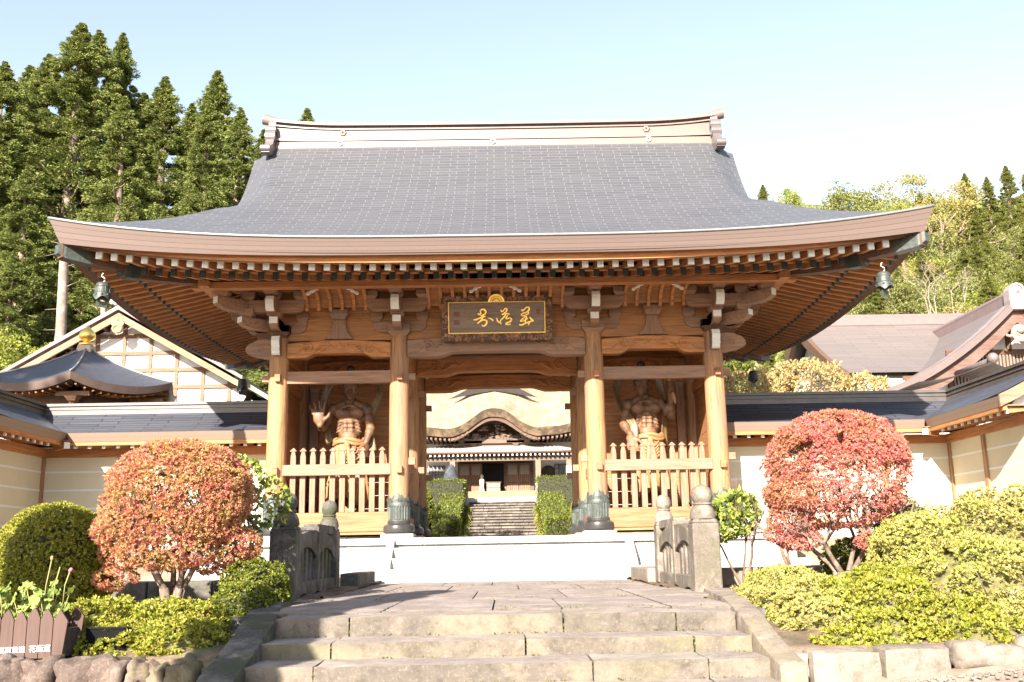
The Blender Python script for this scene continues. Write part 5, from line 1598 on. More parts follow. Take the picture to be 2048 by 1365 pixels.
# ------------------------------------------------------------------ thatched main hall seen through the gate
W_HALL = m_wood('grey_brown_hall_wood', (.125, .082, .056), 'x', greyamt=.5, grey=(.12, .1, .08))
W_HALLD = m_wood('dark_hall_wood', (.06, .036, .024), 'x', greyamt=.4, grey=(.06, .05, .04))
hall = thing("thatched_main_hall", "old temple main hall with a golden thatched roof seen through the gate", "temple hall", (-.4, 45, 2.5))
CX = -.45
M_THATCH = m_stone("golden_thatch", (.29, .23, .155), (.2, .155, .105), 2.2, rough=.95, bump=1.0)
M_THATCH_D = m_stone("dark_thatch_edge", (.16, .11, .07), (.08, .055, .035), 2, rough=.95, bump=.8)
def eave_z(x):
    a = abs(x - CX)
    bump_ = 1.22 * (0.5 + .5 * math.cos(math.pi * min(a / 2.65, 1)))
    return 7.02 + bump_ + .062 * max(0, a - 2.6) ** 1.7
def thatch(u, v):
    x = CX + (2 * u - 1) * 11; a = abs(x - CX)
    y = 39.4 + 11 * v; d = 11 * v
    z = eave_z(x) * (1 - min(1, d / 5)) + 7.4 * min(1, d / 5) + .92 * d + .25 * math.sin(min(1, d / 2) * 1.57)
    z += .05 * mnoise.noise((x * 1.3, d * 1.3, 0))
    # dormer gable swelling
    dd = max(0, 1 - a / 2.9) * smooth01((d - .95) / .2)
    z += 1.15 * dd ** 1.2 * smooth01((6.5 - d) / 3)
    return (x, y, z)
mb = MB(); mb.grid(110, 70, thatch); th = mb.build("roof", M_THATCH, hall, smooth=True)
mb = MB()
mb.grid(110, 5, lambda u, v: (thatch(u, 0)[0], 39.4 + .22 * v, thatch(u, 0)[2] - .48 * v))
mb.grid(110, 2, lambda u, v: (thatch(u, 0)[0], 39.62 + 2.6 * v, thatch(u, 0)[2] - .48 + .1 * v))
mb.build("thatch_edge", M_THATCH_D, th, smooth=True)
# dormer gable front: dark hollow with beams
dz0 = thatch(.5, .93 / 11)[2]
mb = MB()
poly = [(-2.7, dz0 - .16), (-1.2, dz0 + .12), (0, dz0 + .3), (1.2, dz0 + .12), (2.7, dz0 - .16), (1.7, dz0 + .36), (.95, dz0 + .85), (0, dz0 + 1.35), (-.95, dz0 + .85), (-1.7, dz0 + .36)]
mb.prism(poly, lambda p, q: (CX + p[0], q, p[1]), 40.29, 40.35); mb.build("dormer_opening", m_plain("dormer_dark", (.03, .022, .018), .9), th)
mb = MB()
mb.box(CX - 1.0, CX + 1.0, 40.16, 40.26, dz0 + .66, dz0 + .78)
mb.build("dormer_barge", W_DARK, th, smooth=False)
mb = MB(); mb.box(CX - .75, CX + .75, 40.25, 40.285, dz0 + .78, dz0 + 1.1); mb.build("dormer_panel", PLASTER_W, th)
# arched gable board and rafters under the eave
mb = MB()
up = [(x, eave_z(CX + x) - .50) for x in np.linspace(-2.6, 2.6, 28)]; lo_ = [(x, eave_z(CX + x) - .72) for x in np.linspace(2.6, -2.6, 28)]
mb.prism(up + lo_, lambda p, q: (CX + p[0], q, p[1]), 39.75, 39.85); mb.build("arched_barge", W_DARK, hall)
mb = MB()
for i in range(-38, 39):
    x = CX + i * .27
    if abs(x - CX) < 1.55: continue
    z = eave_z(x) - .56; mb.box(x - .06, x + .06, 39.7, 42.6, z - .12, z)
put(mb.build("rafter_row", W_HALL, hall), kind="stuff")
mb = MB(); rk = random.Random(9)
for i in range(46): 
    x = rk.uniform(-1.25, 1.25); h = eave_z(CX + x) - .78 - 6.52
    mb.ell((CX + x, 41.1, 6.5 + rk.uniform(0, max(.05, h))), (rk.uniform(.08, .22), .08, rk.uniform(.05, .12)), nu=8, nv=6)
mb.build("carved_gable_relief", W_HALL, hall, smooth=True)
mb = MB()
mb.box(CX - 10, CX + 10, 43.0, 43.2, 2.5, 8.6); mb.build("wall", PLASTER_W, hall)
mb = MB()
for z0, z1, y in ((6.28, 6.55, 41.05), (5.98, 6.06, 41.2)): mb.box(CX - 3.2, CX + 3.2, y, y + .2, z0, z1)
mb.box(CX - 10, CX + 10, 42.8, 43, 6.5, 6.75); mb.box(CX - 10, CX + 10, 42.85, 43, 5.7, 5.95); mb.box(CX - 10, CX + 10, 42.7, 43, 7.0, 7.6)
mb.build("beam", W_HALL, hall)
mb = MB(); poly = [(-2.9, 6.0), (-2.2, 6.22), (-1, 6.28), (1, 6.28), (2.2, 6.22), (2.9, 6.0), (2.7, 5.75), (1.6, 5.8), (-1.6, 5.8), (-2.7, 5.75)]
mb.prism(poly, lambda p, q: (CX + p[0], q, p[1]), 41.25, 41.5); mb.build("rainbow_beam", W_HALL, hall)
for x in (-2.75, -1.3, 1.3, 2.75):
    mb = MB(); c_ = (CX + x, 41.2)
    mb.frustum(c_, .25, .25, .42, .42, 6.1, 6.28); mb.box(c_[0] - .55, c_[0] + .55, 41.05, 41.2, 6.3, 6.45); mb.frustum((c_[0] - .45, 41.1), .16, .16, .24, .24, 6.45, 6.6); mb.frustum((c_[0] + .45, 41.1), .16, .16, .24, .24, 6.45, 6.6); mb.build("bracket_set", W_HALL, hall)
mb = MB()
for i in range(60): mb.ell((CX + rk.uniform(-1.1, 1.1), 41.15, rk.uniform(6.32, 6.52)), (rk.uniform(.06, .16), .06, rk.uniform(.04, .08)), nu=8, nv=6)
mb.build("carved_frieze", W_HALL, hall, smooth=True)
# low pent roof across the front
mb = MB()
mb.grid(30, 6, lambda u, v: (CX + (2 * u - 1) * (5.2 - 2.0 * v), 39.0 + 2.4 * v, 5.55 + .62 * v + .05 * abs(2 * u - 1) ** 3), lambda u, v: (u * 10, v * 1.4))
pent = mb.build("pent_roof", m_plain("pale_pink_copper", (.42, .32, .29), .45, .06, 1.2, .05, 0, .5), hall)
mb = MB()
mb.grid(30, 1, lambda u, v: (CX + (2 * u - 1) * 5.2, 39.0 + .03 * v, 5.55 + .05 * abs(2 * u - 1) ** 3 - .09 * v)); mb.grid(30, 1, lambda u, v: (CX + (2 * u - 1) * 5.2, 39.03 + 2.4 * v, 5.46 + .1 * v))
mb.build("pent_edge", W_DARK, pent)
for i in range(-18, 19):
    x = CX + i * .27
    mb = MB(); mb.box(x - .045, x + .045, 39.12, 41.3, 5.33, 5.42); r_ = mb.build("rafter", W_DARK, pent)
    mb = MB(); mb.box(x - .047, x + .047, 39.10, 39.119, 5.325, 5.42); mb.build("white_tip", WHITE_PAINT, r_)
mb = MB(); mb.box(CX - 5, CX + 5, 39.5, 39.7, 5.06, 5.30); mb.build("eave_beam", W_HALL, pent)
# doors, dark doorway, veranda step
mb = MB(); mb.box(-2.75, 1.95, 42.1, 42.2, 3.4, 5.3); mb.build("door_frame", W_HALL, hall)
mb = MB(); mb.box(-1.2, .1, 42.0, 42.09, 3.42, 5.12); mb.build("dark_doorway", m_plain("unlit_interior", (.006, .005, .005), .9, 0, 1, 0), hall)
for x0 in (-2.68, -1.95, .3, 1.05):
    mb = MB(); w = .68
    mb.box(x0, x0 + w, 42.02, 42.08, 3.42, 5.12); d_ = mb.build("sliding_door", W_GREYZ, hall)
    mb = MB(); mb.box(x0 + .08, x0 + w - .08, 42.0, 42.018, 4.45, 4.98); mb.build("door_pane", m_plain("dusty_pane", (.26, .235, .2), .4, .1, 3, 0), d_)
    mb = MB()
    for q in range(5): mb.box(x0 + .06 + q * .12, x0 + .09 + q * .12, 42.0, 42.018, 3.5, 4.38)
    mb.box(x0 + .03, x0 + w - .03, 42.0, 42.016, 3.9, 3.95)
    mb.build("door_slat", W_DARKZ, d_)
mb = MB(); mb.box(-2.7, 2.2, 41.0, 42.0, 3.08, 3.36); mb.box(-2.7, 2.2, 40.8, 41.0, 2.9, 3.2); mb.build("veranda_step", m_wood("veranda_wood", (.33, .18, .085), 'x', greyamt=.2), hall, bevel=.02)
mb = MB(); mb.box(-4.9, 4.5, 39.35, 42.0, 2.4, 2.9); mb.build("stone_base", GRANITE, hall, bevel=.02)
for x in (-2.95, 2.15, 4.0, -4.6):
    mb = MB(); mb.box(x - .15, x + .15, 39.5, 39.8, 2.4, 5.06); c_ = mb.build("porch_post", W_GREYZ, hall)
    mb = MB(); mb.box(x - .17, x + .17, 39.48, 39.82, 2.4, 3.7 if x < 3 else 4.7); mb.build("white_wrap", PLASTER_W, c_) if x > 0 else None
mb = MB(); mb.tube([(2.9, 42.95, 4.55), (2.9, 43.05, 4.55)], .48, 28); mb.build("round_window", m_plain("round_window_dark", (.05, .04, .035), .5), hall)
for x0, x1 in ((3.3, 4.6), (-4.6, -3.6), (4.8, 6.2)):
    mb = MB(); mb.box(x0, x1, 42.93, 42.99, 3.4, 5.1); s_ = mb.build("window", m_plain("window_pane_grey", (.2, .21, .23), .2, .3, 2, 0, 0, .6), hall)
    mb = MB()
    for i in range(6): mb.box(x0 + (x1 - x0) * i / 5 - .015, x0 + (x1 - x0) * i / 5 + .015, 42.9, 42.93, 3.4, 5.1)
    for i in range(7): mb.box(x0, x1, 42.905, 42.925, 3.4 + 1.7 * i / 6 - .012, 3.4 + 1.7 * i / 6 + .012)
    mb.build("muntin", W_DARK, s_)
ob = thing("offering_box", "reddish wooden offering box in the dark doorway of the main hall", "box", (-.55, 41.6, 3.36))
mb = MB(); mb.box(-.98, -.12, 41.3, 41.8, 3.37, 3.88); b_ = mb.build("box_body", m_wood("offering_wood", (.36, .2, .14), 'x'), ob, bevel=.015)
mb = MB(); mb.box(-1.02, -.08, 41.26, 41.84, 3.88, 3.94)
for i in range(8): mb.box(-.95 + i * .11, -.91 + i * .11, 41.3, 41.8, 3.94, 3.965)
mb.build("slatted_top", W_HALL, ob); 
mb = MB(); mb.box(-.98, -.12, 41.285, 41.298, 3.6, 3.63); mb.box(-.98, -.95, 41.285, 41.298, 3.37, 3.88); mb.box(-.15, -.12, 41.285, 41.298, 3.37, 3.88); mb.build("box_trim", W_DARK, b_)
jz = thing("small_stone_figure", "small pale stone figure standing left of the offering box", "statue", (-1.25, 41.4, 3.36))
mb = MB(); mb.lathe([(.17, 0), (.18, .1), (.14, .14), (.12, .3), (.15, .5), (.16, .68), (.1, .8), (.05, .84)], (-1.25, 41.4, 3.37), 14); mb.ell((-1.25, 41.38, 4.3), (.1, .1, .13)); mb.ell((-1.25, 41.27, 4.05), (.1, .07, .08)); mb.build("robed_body", PLASTER, jz, smooth=True)
ms_ = thing("standing_stone", "grey upright rough monument stone behind the left clipped hedge", "stone", (-3.1, 39.3, 2.6))
mb = MB()
def stf(u, v):
    a = u * 2 * math.pi; z = 1.9 * v; w = interp([0, .3, .7, .92, 1], [.78, .66, .38, .24, .03], v)
    nz = 1 + .25 * mnoise.noise((math.cos(a) * 1.3, math.sin(a) * 1.3, z * 1.5))
    return (-3.2 + .2 * v + w * nz * math.cos(a), 39.3 + .45 * w * nz * math.sin(a), 2.5 + z * 1.26)
mb.grid(28, 18, stf); mb.build("rough_stone", m_stone("slate_grey_stone", (.075, .08, .092), (.035, .038, .045), 2, bump=.8), ms_, smooth=True)
# far stone stair up to the hall
st = thing("hall_steps", "dark old stone stairs climbing between clipped hedges to the main hall", "steps", (0, 34, .5))
M_DSTONE = m_stone("dark_stair_stone", (.10, .078, .064), (.045, .037, .031), 1.6, moss=(.11, .11, .06), mossamt=.4, bump=.7)
M_DNOSE = m_stone('stair_nosing_stone', (.2, .165, .14), (.12, .1, .085), 1.6, bump=.6)
for k in range(13):
    y = 30.0 + k * .74; z = .28 + (k + 1) * .182
    mb = MB(); xx = [-1.95]
    while xx[-1] < 1.75: xx.append(min(1.9, xx[-1] + rk.uniform(.7, 1.2)))
    xx[-1] = 1.9
    stone_row(mb, xx, y, y + .9, z - .085, z, .012, .012); mb.mi = 1; stone_row(mb, [x + .3 if 0 < i < len(xx) - 1 and x < 1.5 else x for i, x in enumerate(xx)], y + .07, y + .95, z - .5, z - .087, .012, .0); mb.build("step", [M_DNOSE, M_DSTONE], st, bevel=.015)
# ------------------------------------------------------------------ foliage tools
def unit(a):
    return a / np.maximum(np.linalg.norm(a, axis=1, keepdims=True), 1e-9)
def leaf_mesh(name, pts, tdir, size, mat, parent=None, aspect=.5, flat=0.0):
    """one rhombic leaf per point: tdir = the way it points"""
    N = len(pts); t = unit(tdir + rng.normal(0, .45, (N, 3)))
    s = unit(np.cross(t, rng.normal(0, 1, (N, 3)) + np.array([0, 0, flat])))
    L = size[:, None]; W = L * aspect
    v = np.empty((N, 4, 3))
    nrm = np.cross(t, s)
    v[:, 0] = pts - t * L * .5; v[:, 1] = pts + s * W * .5 - t * L * .05 + nrm * L * .08; v[:, 2] = pts + t * L * .5; v[:, 3] = pts - s * W * .5 - t * L * .05 + nrm * L * .08
    if parent is not None:
        o = OFF.get(parent.name, Vector((0, 0, 0))); v = v - np.array(o)
    me = bpy.data.meshes.new(name)
    me.vertices.add(4 * N); me.vertices.foreach_set("co", v.astype(np.float32).ravel())
    me.loops.add(4 * N); me.loops.foreach_set("vertex_index", np.arange(4 * N, dtype=np.int32))
    me.polygons.add(N); me.polygons.foreach_set("loop_start", np.arange(0, 4 * N, 4, dtype=np.int32)); me.polygons.foreach_set("loop_total", np.full(N, 4, dtype=np.int32))
    me.update(calc_edges=True)
    return link(name, me, mat, parent)
def ell_points(ells, n, depth=.12, zmin=None, gap=0.0, gscale=2.2, inner=False, lump=.10, seed=0):
    """points near the skin of a union of ellipsoids; gap>0 leaves noise-shaped holes"""
    C = np.array([e[0] for e in ells], float); RR = np.array([e[1] for e in ells], float)
    area = (RR[:, 0] * RR[:, 1] + RR[:, 1] * RR[:, 2] + RR[:, 0] * RR[:, 2]); pr = area / area.sum()
    out = []; nr = []
    while sum(len(o) for o in out) < n:
        m = int(n * 1.4) + 200
        k = rng.choice(len(C), m, p=pr); d = unit(rng.normal(0, 1, (m, 3)))
        f = 1 - np.abs(rng.normal(0, depth, m))
        lum = np.array([mnoise.noise(Vector((q[0] * 3.1 + seed, q[1] * 3.1 + kk, q[2] * 3.1))) for q, kk in zip(d, k)])
        f = f * (1 + lump * lum)
        p = C[k] + RR[k] * d * f[:, None]
        inside = np.zeros(m, bool)
        for c, r in zip(C, RR):
            inside |= (((p - c) / r) ** 2).sum(1) < .72
        ok = ~inside
        if zmin is not None: ok &= p[:, 2] > zmin
        if gap > 0:
            g = np.array([mnoise.noise(Vector((q[0] * gscale + seed * 7, q[1] * gscale, q[2] * gscale))) for q in p]); ok &= g > (-.55 + gap)
        out.append(p[ok]); nr.append(unit(d / RR[k])[ok])
    return np.concatenate(out)[:n], np.concatenate(nr)[:n]
def shoots(p, nn, k, size, up=.35):
    """turn each point into a little whorl of k leaves"""
    M = len(p); ax = unit(nn * .7 + np.array([0, 0, up]) + rng.normal(0, .25, (M, 3)))
    a1 = unit(np.cross(ax, rng.normal(0, 1, (M, 3)))); a2 = np.cross(ax, a1)
    ph = rng.uniform(0, 6.283, (M, 1)) + np.arange(k)[None, :] * (6.283 / k)
    el = rng.uniform(.35, 1.15, (M, k))
    d = (ax[:, None, :] * np.sin(el)[..., None] + (a1[:, None, :] * np.cos(ph)[..., None] + a2[:, None, :] * np.sin(ph)[..., None]) * np.cos(el)[..., None])
    L = size * rng.uniform(.6, 1.3, (M, 1)) * rng.uniform(.8, 1.15, (M, k))
    q = p[:, None, :] + d * (L * .5)[..., None]
    return q.reshape(-1, 3), d.reshape(-1, 3), L.reshape(-1)
def core(ells, k, mat, parent, name="inner_core", zmin=-9):  # solid core added inside the leaves to block light
    mb = MB()
    for c, r in ells: mb.ell(c, tuple(q * k for q in r), nu=14, nv=10)
    return mb.build(name, mat, parent, smooth=True)
def shrub(name, label, cat, base, ells, n, size, mat, group=None, depth=.10, gap=0.0, aspect=.5, up=.4, zmin=None, corek=.86, cmat=None, lump=.1, leafname="foliage", seed=0, gscale=2.2):
    t = thing(name, label, cat, base, group)
    p, nn = ell_points(ells, int(n / 1.9), depth, zmin, gap, seed=seed, lump=lump, gscale=gscale)
    q, d, L = shoots(p, nn, 6, size * .84, up)
    leaf_mesh(leafname, q, d * 3, L, mat, t, aspect)
    if corek: core(ells, corek, cmat, t)
    return t
def twig_tree(mb, p, d, L, r, depth, spread=.6, rnd=None, up=.15, n=3, shrink=.72, tips=None):
    pts = [Vector(p)]; dd = Vector(d).normalized(); seg = 4
    for i in range(seg):
        dd = (dd + Vector((rnd.gauss(0, .12), rnd.gauss(0, .12), rnd.gauss(0, .10) + up * .25))).normalized(); pts.append(pts[-1] + dd * L / seg)
    mb.tube(pts, [r * (1 - .35 * i / seg) for i in range(seg + 1)], 7 if r > .02 else 5, cap=depth == 0)
    if tips is not None and depth <= 1: tips.append(pts[-1])
    if depth == 0: return
    for k in range(n):
        a = rnd.uniform(0, 2 * math.pi) ; q = dd.orthogonal().normalized(); q.rotate(Matrix.Rotation(a, 3, dd))
        nd = (dd * (1 - spread * .5) + q * spread * rnd.uniform(.6, 1.2) + Vector((0, 0, up))).normalized()
        twig_tree(mb, pts[-1] if k or depth > 2 else pts[-2], nd, L * shrink * rnd.uniform(.8, 1.15), r * .62, depth - 1, spread, rnd, up, n, shrink, tips)
BARK_PALE = m_stone("pale_bark", (.27, .2, .15), (.15, .11, .085), 6, rough=.9, bump=.6)
BARK_BROWN = m_stone("brown_bark", (.20, .13, .09), (.12, .08, .055), 5, rough=.95, bump=.7)
CORE_DARK = m_plain("dark_inner_core", (.035, .035, .018), .95, .5, 12, .3)
CORE_HEDGE = m_plain("hedge_inner_core", (.13, .115, .04), .95, .5, 14, .4)
L_RED = m_leaf("red_leaf_mix", [(0, (.64, .14, .16)), (.35, (.62, .2, .17)), (.62, (.56, .28, .14)), (.84, (.42, .31, .09)), (1, (.26, .27, .05))], transl=.42,
               patch=[(0, (.58, .28, .16)), (.5, (.5, .32, .11)), (1, (.28, .29, .06))], pscale=3.2)
L_RED2 = m_leaf("deep_red_leaf_mix", [(0, (.64, .16, .19)), (.45, (.62, .19, .18)), (.8, (.54, .25, .15)), (1, (.36, .27, .08))], transl=.42,
                patch=[(0, (.5, .18, .13)), (.5, (.46, .2, .10)), (1, (.3, .24, .06))], pscale=2.4)
L_YG = m_leaf("yellow_green_leaves", [(0, (.13, .155, .018)), (.4, (.24, .255, .028)), (.75, (.36, .335, .045)), (1, (.4, .31, .07))], transl=.3)
L_YG2 = m_leaf("autumn_yellow_green_leaves", [(0, (.21, .20, .05)), (.4, (.35, .32, .08)), (.75, (.45, .39, .12)), (1, (.45, .32, .16))], transl=.3,
               patch=[(0, (.22, .24, .04)), (.6, (.35, .36, .07)), (1, (.42, .40, .11))], pscale=1.6)
L_GREEN = m_leaf("topiary_green_leaves", [(0, (.05, .075, .01)), (.4, (.10, .125, .014)), (.8, (.19, .2, .02)), (1, (.27, .24, .03))], transl=.25)
L_CAM = m_leaf("glossy_camellia_leaves", [(0, (.08, .13, .02)), (.5, (.2, .25, .045)), (1, (.36, .37, .08))], rough=.25, transl=.25, spec=.6)
L_CEDAR = m_leaf("cedar_foliage", [(0, (.065, .09, .024)), (.5, (.15, .182, .045)), (.85, (.235, .262, .065)), (1, (.29, .23, .08))], rough=.7, transl=.22, spec=.15)
L_CEDAR2 = m_leaf('sun_brightened_cedar', [(0, (.10, .12, .025)), (.5, (.19, .21, .045)), (.85, (.26, .27, .07)), (1, (.32, .24, .08))], rough=.7, transl=.25, spec=.15)  # brighter cedar copy; the hillside's sunlight and haze put into its colour
L_OAK = m_leaf("olive_leaves", [(0, (.10, .118, .032)), (.5, (.19, .20, .058)), (1, (.28, .26, .085))], transl=.3, rough=.6)
L_GOLD = m_leaf("golden_leaves", [(0, (.20, .20, .05)), (.5, (.31, .28, .08)), (1, (.38, .27, .09))], transl=.35, rough=.6)
L_LIME = m_leaf("lime_leaves", [(0, (.12, .15, .02)), (.5, (.22, .25, .03)), (1, (.36, .34, .06))], transl=.35, rough=.5)
L_ORANGE = m_leaf("orange_yellow_leaves", [(0, (.34, .28, .1)), (.4, (.46, .35, .16)), (.8, (.48, .31, .15)), (1, (.36, .34, .12))], transl=.35, rough=.55)

# ------------------------------------------------------------------ the two clipped red shrubs
def red_shrub(cx, cy, zb, rx, zc, rz, label, mat, seed, gapv, n, legs):
    t = thing("red_shrub", label, "shrub", (cx, cy, zb))
    ells = [((cx, cy, zc), (rx, rx * .95, rz)), ((cx - .1 * rx, cy - .05, zc - rz * .50), (rx * .96, rx * .9, rz * .56)), ((cx + .05, cy, zc + rz * .2), (rx * .92, rx * .9, rz * .78))] + legs
    p, nn = ell_points(ells, n, .17, zb + .12, gapv, 4.2, seed=seed, lump=.12)
    # thin the underside so that the stems show
    keep = (p[:, 2] > zc - rz * .75) | (rng.random(len(p)) < .6)
    if seed == 8: keep &= ~((p[:, 0] > cx - .1) & (p[:, 2] < zc + .02) & (p[:, 2] > zc - .62) & (rng.random(len(p)) < .62))
    p, nn = p[keep], nn[keep]
    q, d, L = shoots(p, nn, 6, .034, .3); leaf_mesh("foliage", q, d * 3, L, mat, t, .42)
    rnd = random.Random(seed); mb = MB(); tips = []
    for k in range(6):
        a = k * 1.05 + rnd.uniform(-.3, .3)
        b = Vector((cx + .07 * math.cos(a), cy + .07 * math.sin(a), zb - .05)); d = Vector((math.cos(a) * .75, math.sin(a) * .6, 1)).normalized()
        m_ = b + Vector((0, 0, .22)) + d * .05
        mb.tube([b, b + Vector((0, 0, .12)), m_], [.07, .055, .042], 8)
        twig_tree(mb, m_, d, rx * .52, .034, 4, .62, rnd, .12, 3, .70, tips)
    mb.build("branches", BARK_PALE, t, smooth=True)
    return t
red_shrub(-3.36, -9.5, -.82, .78, .32, .62, "round clipped shrub of orange and red leaves left of the steps", L_RED, 3, .13, 18500,
          [((-3.9, -9.5, -.25), (.24, .3, .17)), ((-3.95, -9.55, -.5), (.22, .25, .12)), ((-2.75, -9.5, -.2), (.3, .3, .2)), ((-3.35, -9.75, -.22), (.55, .4, .2)), ((-3.0, -9.3, -.3), (.35, .35, .18))])
red_shrub(4.03, -8.5, -.80, .83, .60, .67, "round clipped shrub of deep pink red leaves right of the steps", L_RED2, 8, .11, 17500,
          [((3.45, -8.6, .0), (.3, .3, .18)), ((3.5, -8.6, -.22), (.26, .26, .12)), ((4.25, -8.9, -.25), (.2, .2, .10))])
# young forked stem beside the right shrub
mb = MB(); t = thing("young_tree", "thin forked stem with red leaves beside the right red shrub", "small tree", (3.38, -8.6, -.8))
mb.tube([(3.42, -8.6, -.82), (3.38, -8.6, -.6), (3.3, -8.6, -.38), (3.25, -8.62, -.2)], [.035, .03, .022, .012], 7); mb.tube([(3.40, -8.6, -.62), (3.36, -8.58, -.45), (3.36, -8.58, -.28)], [.026, .02, .012], 7)
mb.build("stem", BARK_BROWN, t, smooth=True)
p, nn = ell_points([((3.3, -8.62, -.15), (.22, .2, .12))], 700, .3); leaf_mesh("foliage", p, nn + [0, 0, .3], rng.uniform(.03, .06, len(p)), L_RED2, t, .42)

# ------------------------------------------------------------------ clipped green shrubs and low azaleas
shrub("round_topiary", "dense round green topiary half in shade at the left edge", "shrub", (-4.72, -9.3, -.85), [((-4.72, -9.3, -.32), (.60, .58, .62)), ((-4.72, -9.3, -.55), (.62, .6, .42))], 24000, .036, L_YG, cmat=CORE_DARK, depth=.07, lump=.05, corek=.85)
shrub("azalea_bush", "low bright yellow green azalea in front of the left red shrub", "shrub", (-3.0, -11.3, -1.0),
      [((-3.28, -11.25, -.93), (.48, .5, .26)), ((-2.75, -11.35, -.95), (.46, .5, .27)), ((-2.55, -11.75, -1.02), (.34, .4, .22)), ((-3.05, -11.7, -1.03), (.4, .35, .2)), ((-3.5, -11.1, -.85), (.25, .3, .2))], 17000, .04, L_YG, cmat=CORE_HEDGE, depth=.17, lump=.42, corek=.74)
shrub("azalea_bush", "darker small azalea against the left stone railing post", "shrub", (-2.55, -9.6, -.8), [((-2.5, -9.5, -.68), (.36, .5, .34)), ((-2.42, -10.3, -.78), (.3, .45, .24))], 9000, .036, L_GREEN, cmat=CORE_DARK, depth=.12, lump=.2, corek=.8)
shrub("azalea_bush", "low yellow green azalea beside the right kerb of the steps", "shrub", (2.95, -10.3, -.9), [((2.98, -9.7, -.8), (.42, .7, .29)), ((3.05, -10.6, -.88), (.42, .6, .29)), ((2.85, -11.3, -1.0), (.36, .5, .24)), ((2.7, -10.4, -.9), (.3, .6, .22))], 17000, .04, L_YG2, cmat=CORE_HEDGE, depth=.17, lump=.4, corek=.74, seed=2)
shrub("azalea_bush", "spreading azalea in front of the right red shrub trunk", "shrub", (3.6, -11.2, -1.0), [((3.45, -11.1, -.93), (.55, .6, .33)), ((3.75, -11.7, -1.0), (.45, .4, .27)), ((3.25, -11.75, -1.05), (.35, .35, .22)), ((3.75, -10.4, -.85), (.5, .6, .35)), ((3.2, -12.05, -1.1), (.34, .25, .15)), ((3.95, -12.05, -1.08), (.45, .3, .2)), ((2.85, -12.0, -1.1), (.3, .28, .16))], 21000, .04, L_YG, cmat=CORE_HEDGE, depth=.17, lump=.42, corek=.74, seed=4)
shrub("azalea_bush", "big mounded yellowish azalea at the right edge", "shrub", (5.2, -9.9, -.9), [((5.35, -9.5, -.62), (1.05, 1.1, .80)), ((4.7, -10.4, -.75), (.75, .75, .5)), ((4.55, -9.6, -.45), (.55, .7, .45)), ((6.3, -9.9, -.5), (1.0, 1.0, .85)), ((5.6, -10.8, -.8), (.7, .6, .42))], 42000, .046, L_YG2, cmat=CORE_HEDGE, depth=.12, lump=.32, corek=.79, seed=6)
shrub("azalea_bush", "low azalea with bare twigs at the lower right corner", "shrub", (4.9, -11.6, -1.0), [((4.75, -11.5, -1.0), (.5, .42, .26)), ((5.35, -11.5, -.95), (.5, .45, .3)), ((4.35, -12.0, -1.08), (.36, .3, .19)), ((4.9, -12.05, -1.05), (.4, .28, .2)), ((5.6, -12.0, -1.0), (.4, .3, .22))], 16000, .042, L_YG2, cmat=CORE_HEDGE, depth=.16, lump=.3, corek=.74, seed=9)
shrub("dark_shrub", "dark twiggy green shrub behind the right red shrub", "shrub", (4.95, -7.7, -.7), [((4.95, -7.7, -.2), (.38, .4, .55)), ((4.6, -7.5, -.5), (.5, .4, .3))], 9000, .04, L_GREEN, cmat=CORE_DARK, depth=.2, lump=.3, corek=.6, gap=.2)
# bare twigs poking out of the right azaleas
rt = random.Random(4)
for (x, y, z, lab) in ((4.35, -11.0, -.75, "bare pale twig sticking out of the right azaleas"), ):
    t = thing("bare_twigs", "pale bare twigs sticking out among the right azaleas", "twigs", (x, y, z))
    for k in range(26):
        q = Vector((rt.uniform(3.3, 5.4), rt.uniform(-11.9, -10.6), 0)); q.z = -.95 + .2 * rt.random() + .12 * (q.x - 3.3)
        d = Vector((rt.gauss(0, 1), rt.gauss(-.6, .6), rt.gauss(.35, .35))).normalized(); L = rt.uniform(.15, .4)
        mb = MB(); mb.tube([q, q + d * L * .5 + Vector((0, 0, .02)), q + d * L], [.007, .005, .002], 5); mb.build("twig", BARK_PALE, t, smooth=True)
# camellias by the posts
for (lab, ells, n, base, seed) in (("glossy camellia branch reaching over the left stone post", [((-2.95, -8.6, .45), (.34, .3, .42)), ((-2.62, -8.5, .30), (.26, .22, .3)), ((-3.0, -8.5, -.1), (.3, .3, .3))], 900, (-2.95, -8.5, -.8), 5),
                                   ("small glossy camellia beside the right stone post", [((3.02, -7.6, .12), (.30, .26, .30)), ((2.82, -7.7, .0), (.2, .2, .22))], 900, (3.05, -7.6, -.8), 6)):
    t = thing("camellia", lab, "shrub", base)
    p, nn = ell_points(ells, n, .35, None, .1, 3, seed=seed); leaf_mesh("foliage", p, nn * .6 + np.array([0, -.1, .1]), rng.uniform(.075, .12, len(p)), L_CAM, t, .5)
    mb = MB(); rnd = random.Random(seed)
    for k in range(4): twig_tree(mb, (base[0] + rnd.uniform(-.05, .05), base[1], base[2]), (rnd.uniform(-.4, .5), rnd.uniform(-.2, .2), 1), .55, .018, 3, .5, rnd, .2, 2, .75)
    mb.build("stem", BARK_BROWN, t, smooth=True)
